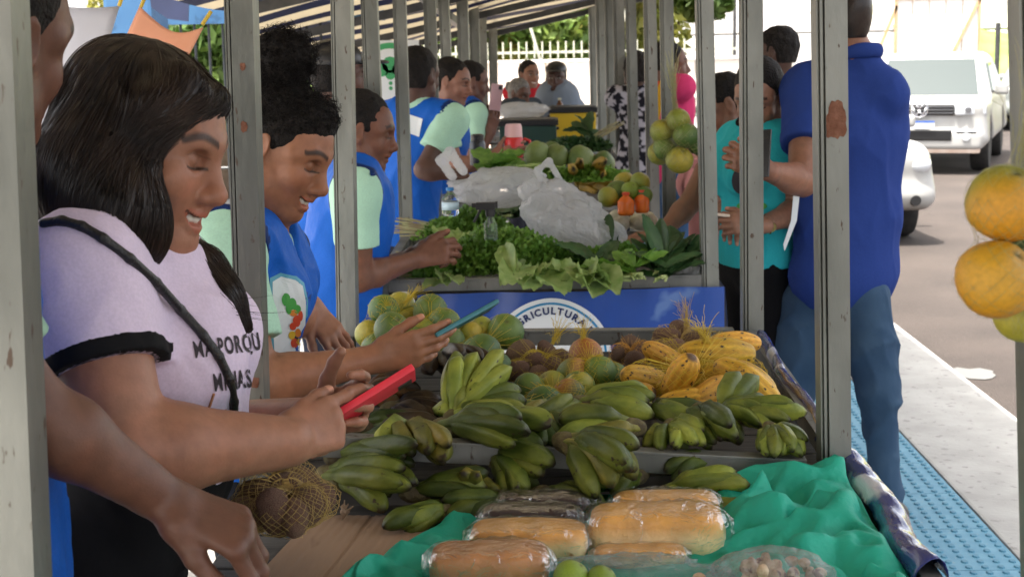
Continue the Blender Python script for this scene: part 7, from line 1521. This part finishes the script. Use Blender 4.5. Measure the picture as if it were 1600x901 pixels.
b = MB(); b.box((-.46, -.075, .52), (.46, -.03, .68)); b.obj('lower_grille', BLKP, o, bevel=.02); MB().box((-.22, -.10, .70), (.22, -.085, .82)).obj('number_plate', mat('plate', (.62, .64, .68), rough=.4), o, bevel=.004); MB().box((-.22, -.103, .795), (.22, -.099, .82)).obj('plate_band', mat('plate_blue', (.02, .10, .42), rough=.4), o); MB().box((-.85, -.03, .33), (.85, .10, .42)).obj('skid_plate', DIRTY, o, bevel=.03)
em = MB(); em.tube([(.115*math.cos(t), -.055, .985+.115*math.sin(t)) for t in np.linspace(0, 2*math.pi, 25)], .011, 6, False)
for a_, c_ in (((-.055, .095), (0, -.0)), ((0, 0), (.055, .095)), ((-.095, .03), (-.045, -.095)), ((-.045, -.095), (0, -.01)), ((0, -.01), (.045, -.095)), ((.045, -.095), (.095, .03))): em.tube([(a_[0], -.055, .985+a_[1]), (c_[0], -.055, .985+c_[1])], .010, 6)
em.obj('emblem', CHR, o, smooth='all')
def small_car(name, label, cat, loc, az, paint, L=3.9, W=1.66, H=1.45, suv=False):
    o = thing(name, label, cat, loc, (0, 0, az)); F = Field(); F.box((0, L/2, .60), (W/2, L/2, .30), .17, k=.06, taper=(.05, .03)); F.box((0, L*.13, .74), (W/2*.92, L*.13, .13), .11, k=.08); F.box((0, L*.60, H-.42), (W/2*.90, L*(.38 if suv else .31), .40), .2, k=.10, taper=(.14, .30))
    for x in (-W/2, W/2):
        for y in (L*.19, L*.81): F.cap((x-.2, y, .30), (x+.2, y, .30), .35, .35, .03, sub=True)
    V, Q = F.mesh(.028); V = relax(V, Q, 2); obj('car_body', mesh(V, Q), paint, o)
    for x in (-W/2+.12, W/2-.12):
        for y in (L*.19, L*.81): wheel(o, x, y, .30 if not suv else .34, .2)
    pane(o, 'windscreen', [(-W*.38, L*.268, .99), (W*.38, L*.268, .99), (W*.33, L*.352, H-.12), (-W*.33, L*.352, H-.12)], GLASS, .03)
    for q in (-1, 1):
        pane(o, 'side_window', [(q*W*.468, L*.34, 1.0), (q*W*.468, L*.58, 1.0), (q*W*.415, L*.58, H-.14), (q*W*.415, L*.42, H-.14)], GLASS, .02); pane(o, 'side_window', [(q*W*.468, L*.60, 1.0), (q*W*.468, L*.86, 1.02), (q*W*.415, L*.80, H-.15), (q*W*.415, L*.60, H-.14)], GLASS, .02)
        F = Field(); F.ell((q*W*.40, .10, .70), (.13, .13, .095), np.array(Matrix.Rotation(q*.35, 3, 'Z')), .02); V, Q = F.mesh(.014); obj('headlight', mesh(V, Q), LAMP, o); MB().lathe([(.05, 0), (.045, .03)], 16, Matrix.Translation((q*W*.38, -.005, .40)) @ Matrix.Rotation(R(90), 4, 'X')).obj('fog_light', BLKP, o)
        F = Field(); F.box((q*(W/2+.08), L*.32, 1.02), (.08, .05, .06), .03); V, Q = F.mesh(.015); obj('wing_mirror', mesh(V, Q), paint, o)
    MB().box((-W*.28, -.02, .34), (W*.28, .05, .50)).obj('lower_grille', BLKP, o, bevel=.02); MB().box((-W*.2, -.01, .66), (W*.2, .04, .74)).obj('grille', BLKP, o, bevel=.015); MB().box((-.2, -.03, .50), (.2, -.01, .61)).obj('number_plate', MATS['plate'], o); return o
small_car('parked_car', 'white hatchback mostly hidden behind the man in the polo', 'car', (2.55, 12.75, -.118), R(3), CARW)
pv_ = P(1578, 205, 30); small_car('parked_car', 'grey green estate car behind the pickup at the right edge', 'car', (pv_[0]+.2, 29, -.118), R(-28), mat('car_grey', (.20, .22, .21), (.24, .26, .25), 2, .3, coat=.6), 4.4, 1.75, 1.62, True)
g = np.random.default_rng(2); c_ = G(1515, 584, -.118); V = []
for i in range(14): a_ = 2*math.pi*i/14; V.append(c_+np.array([0.15*math.cos(a_)*g.uniform(.7, 1.1), .16*math.sin(a_)*g.uniform(.6, 1.1), .006]))
V = np.array(V); o = obj('paper_scrap', mesh(np.concatenate([V, V-np.array([0, 0, .004])]), [tuple(range(14))]+[(i, i+14, (i+1) % 14+14, (i+1) % 14) for i in range(14)], False), mat('grey_paper', (.13, .13, .125), rough=.8)); tag(o, 'flattened pale paper scrap on the asphalt', 'litter')
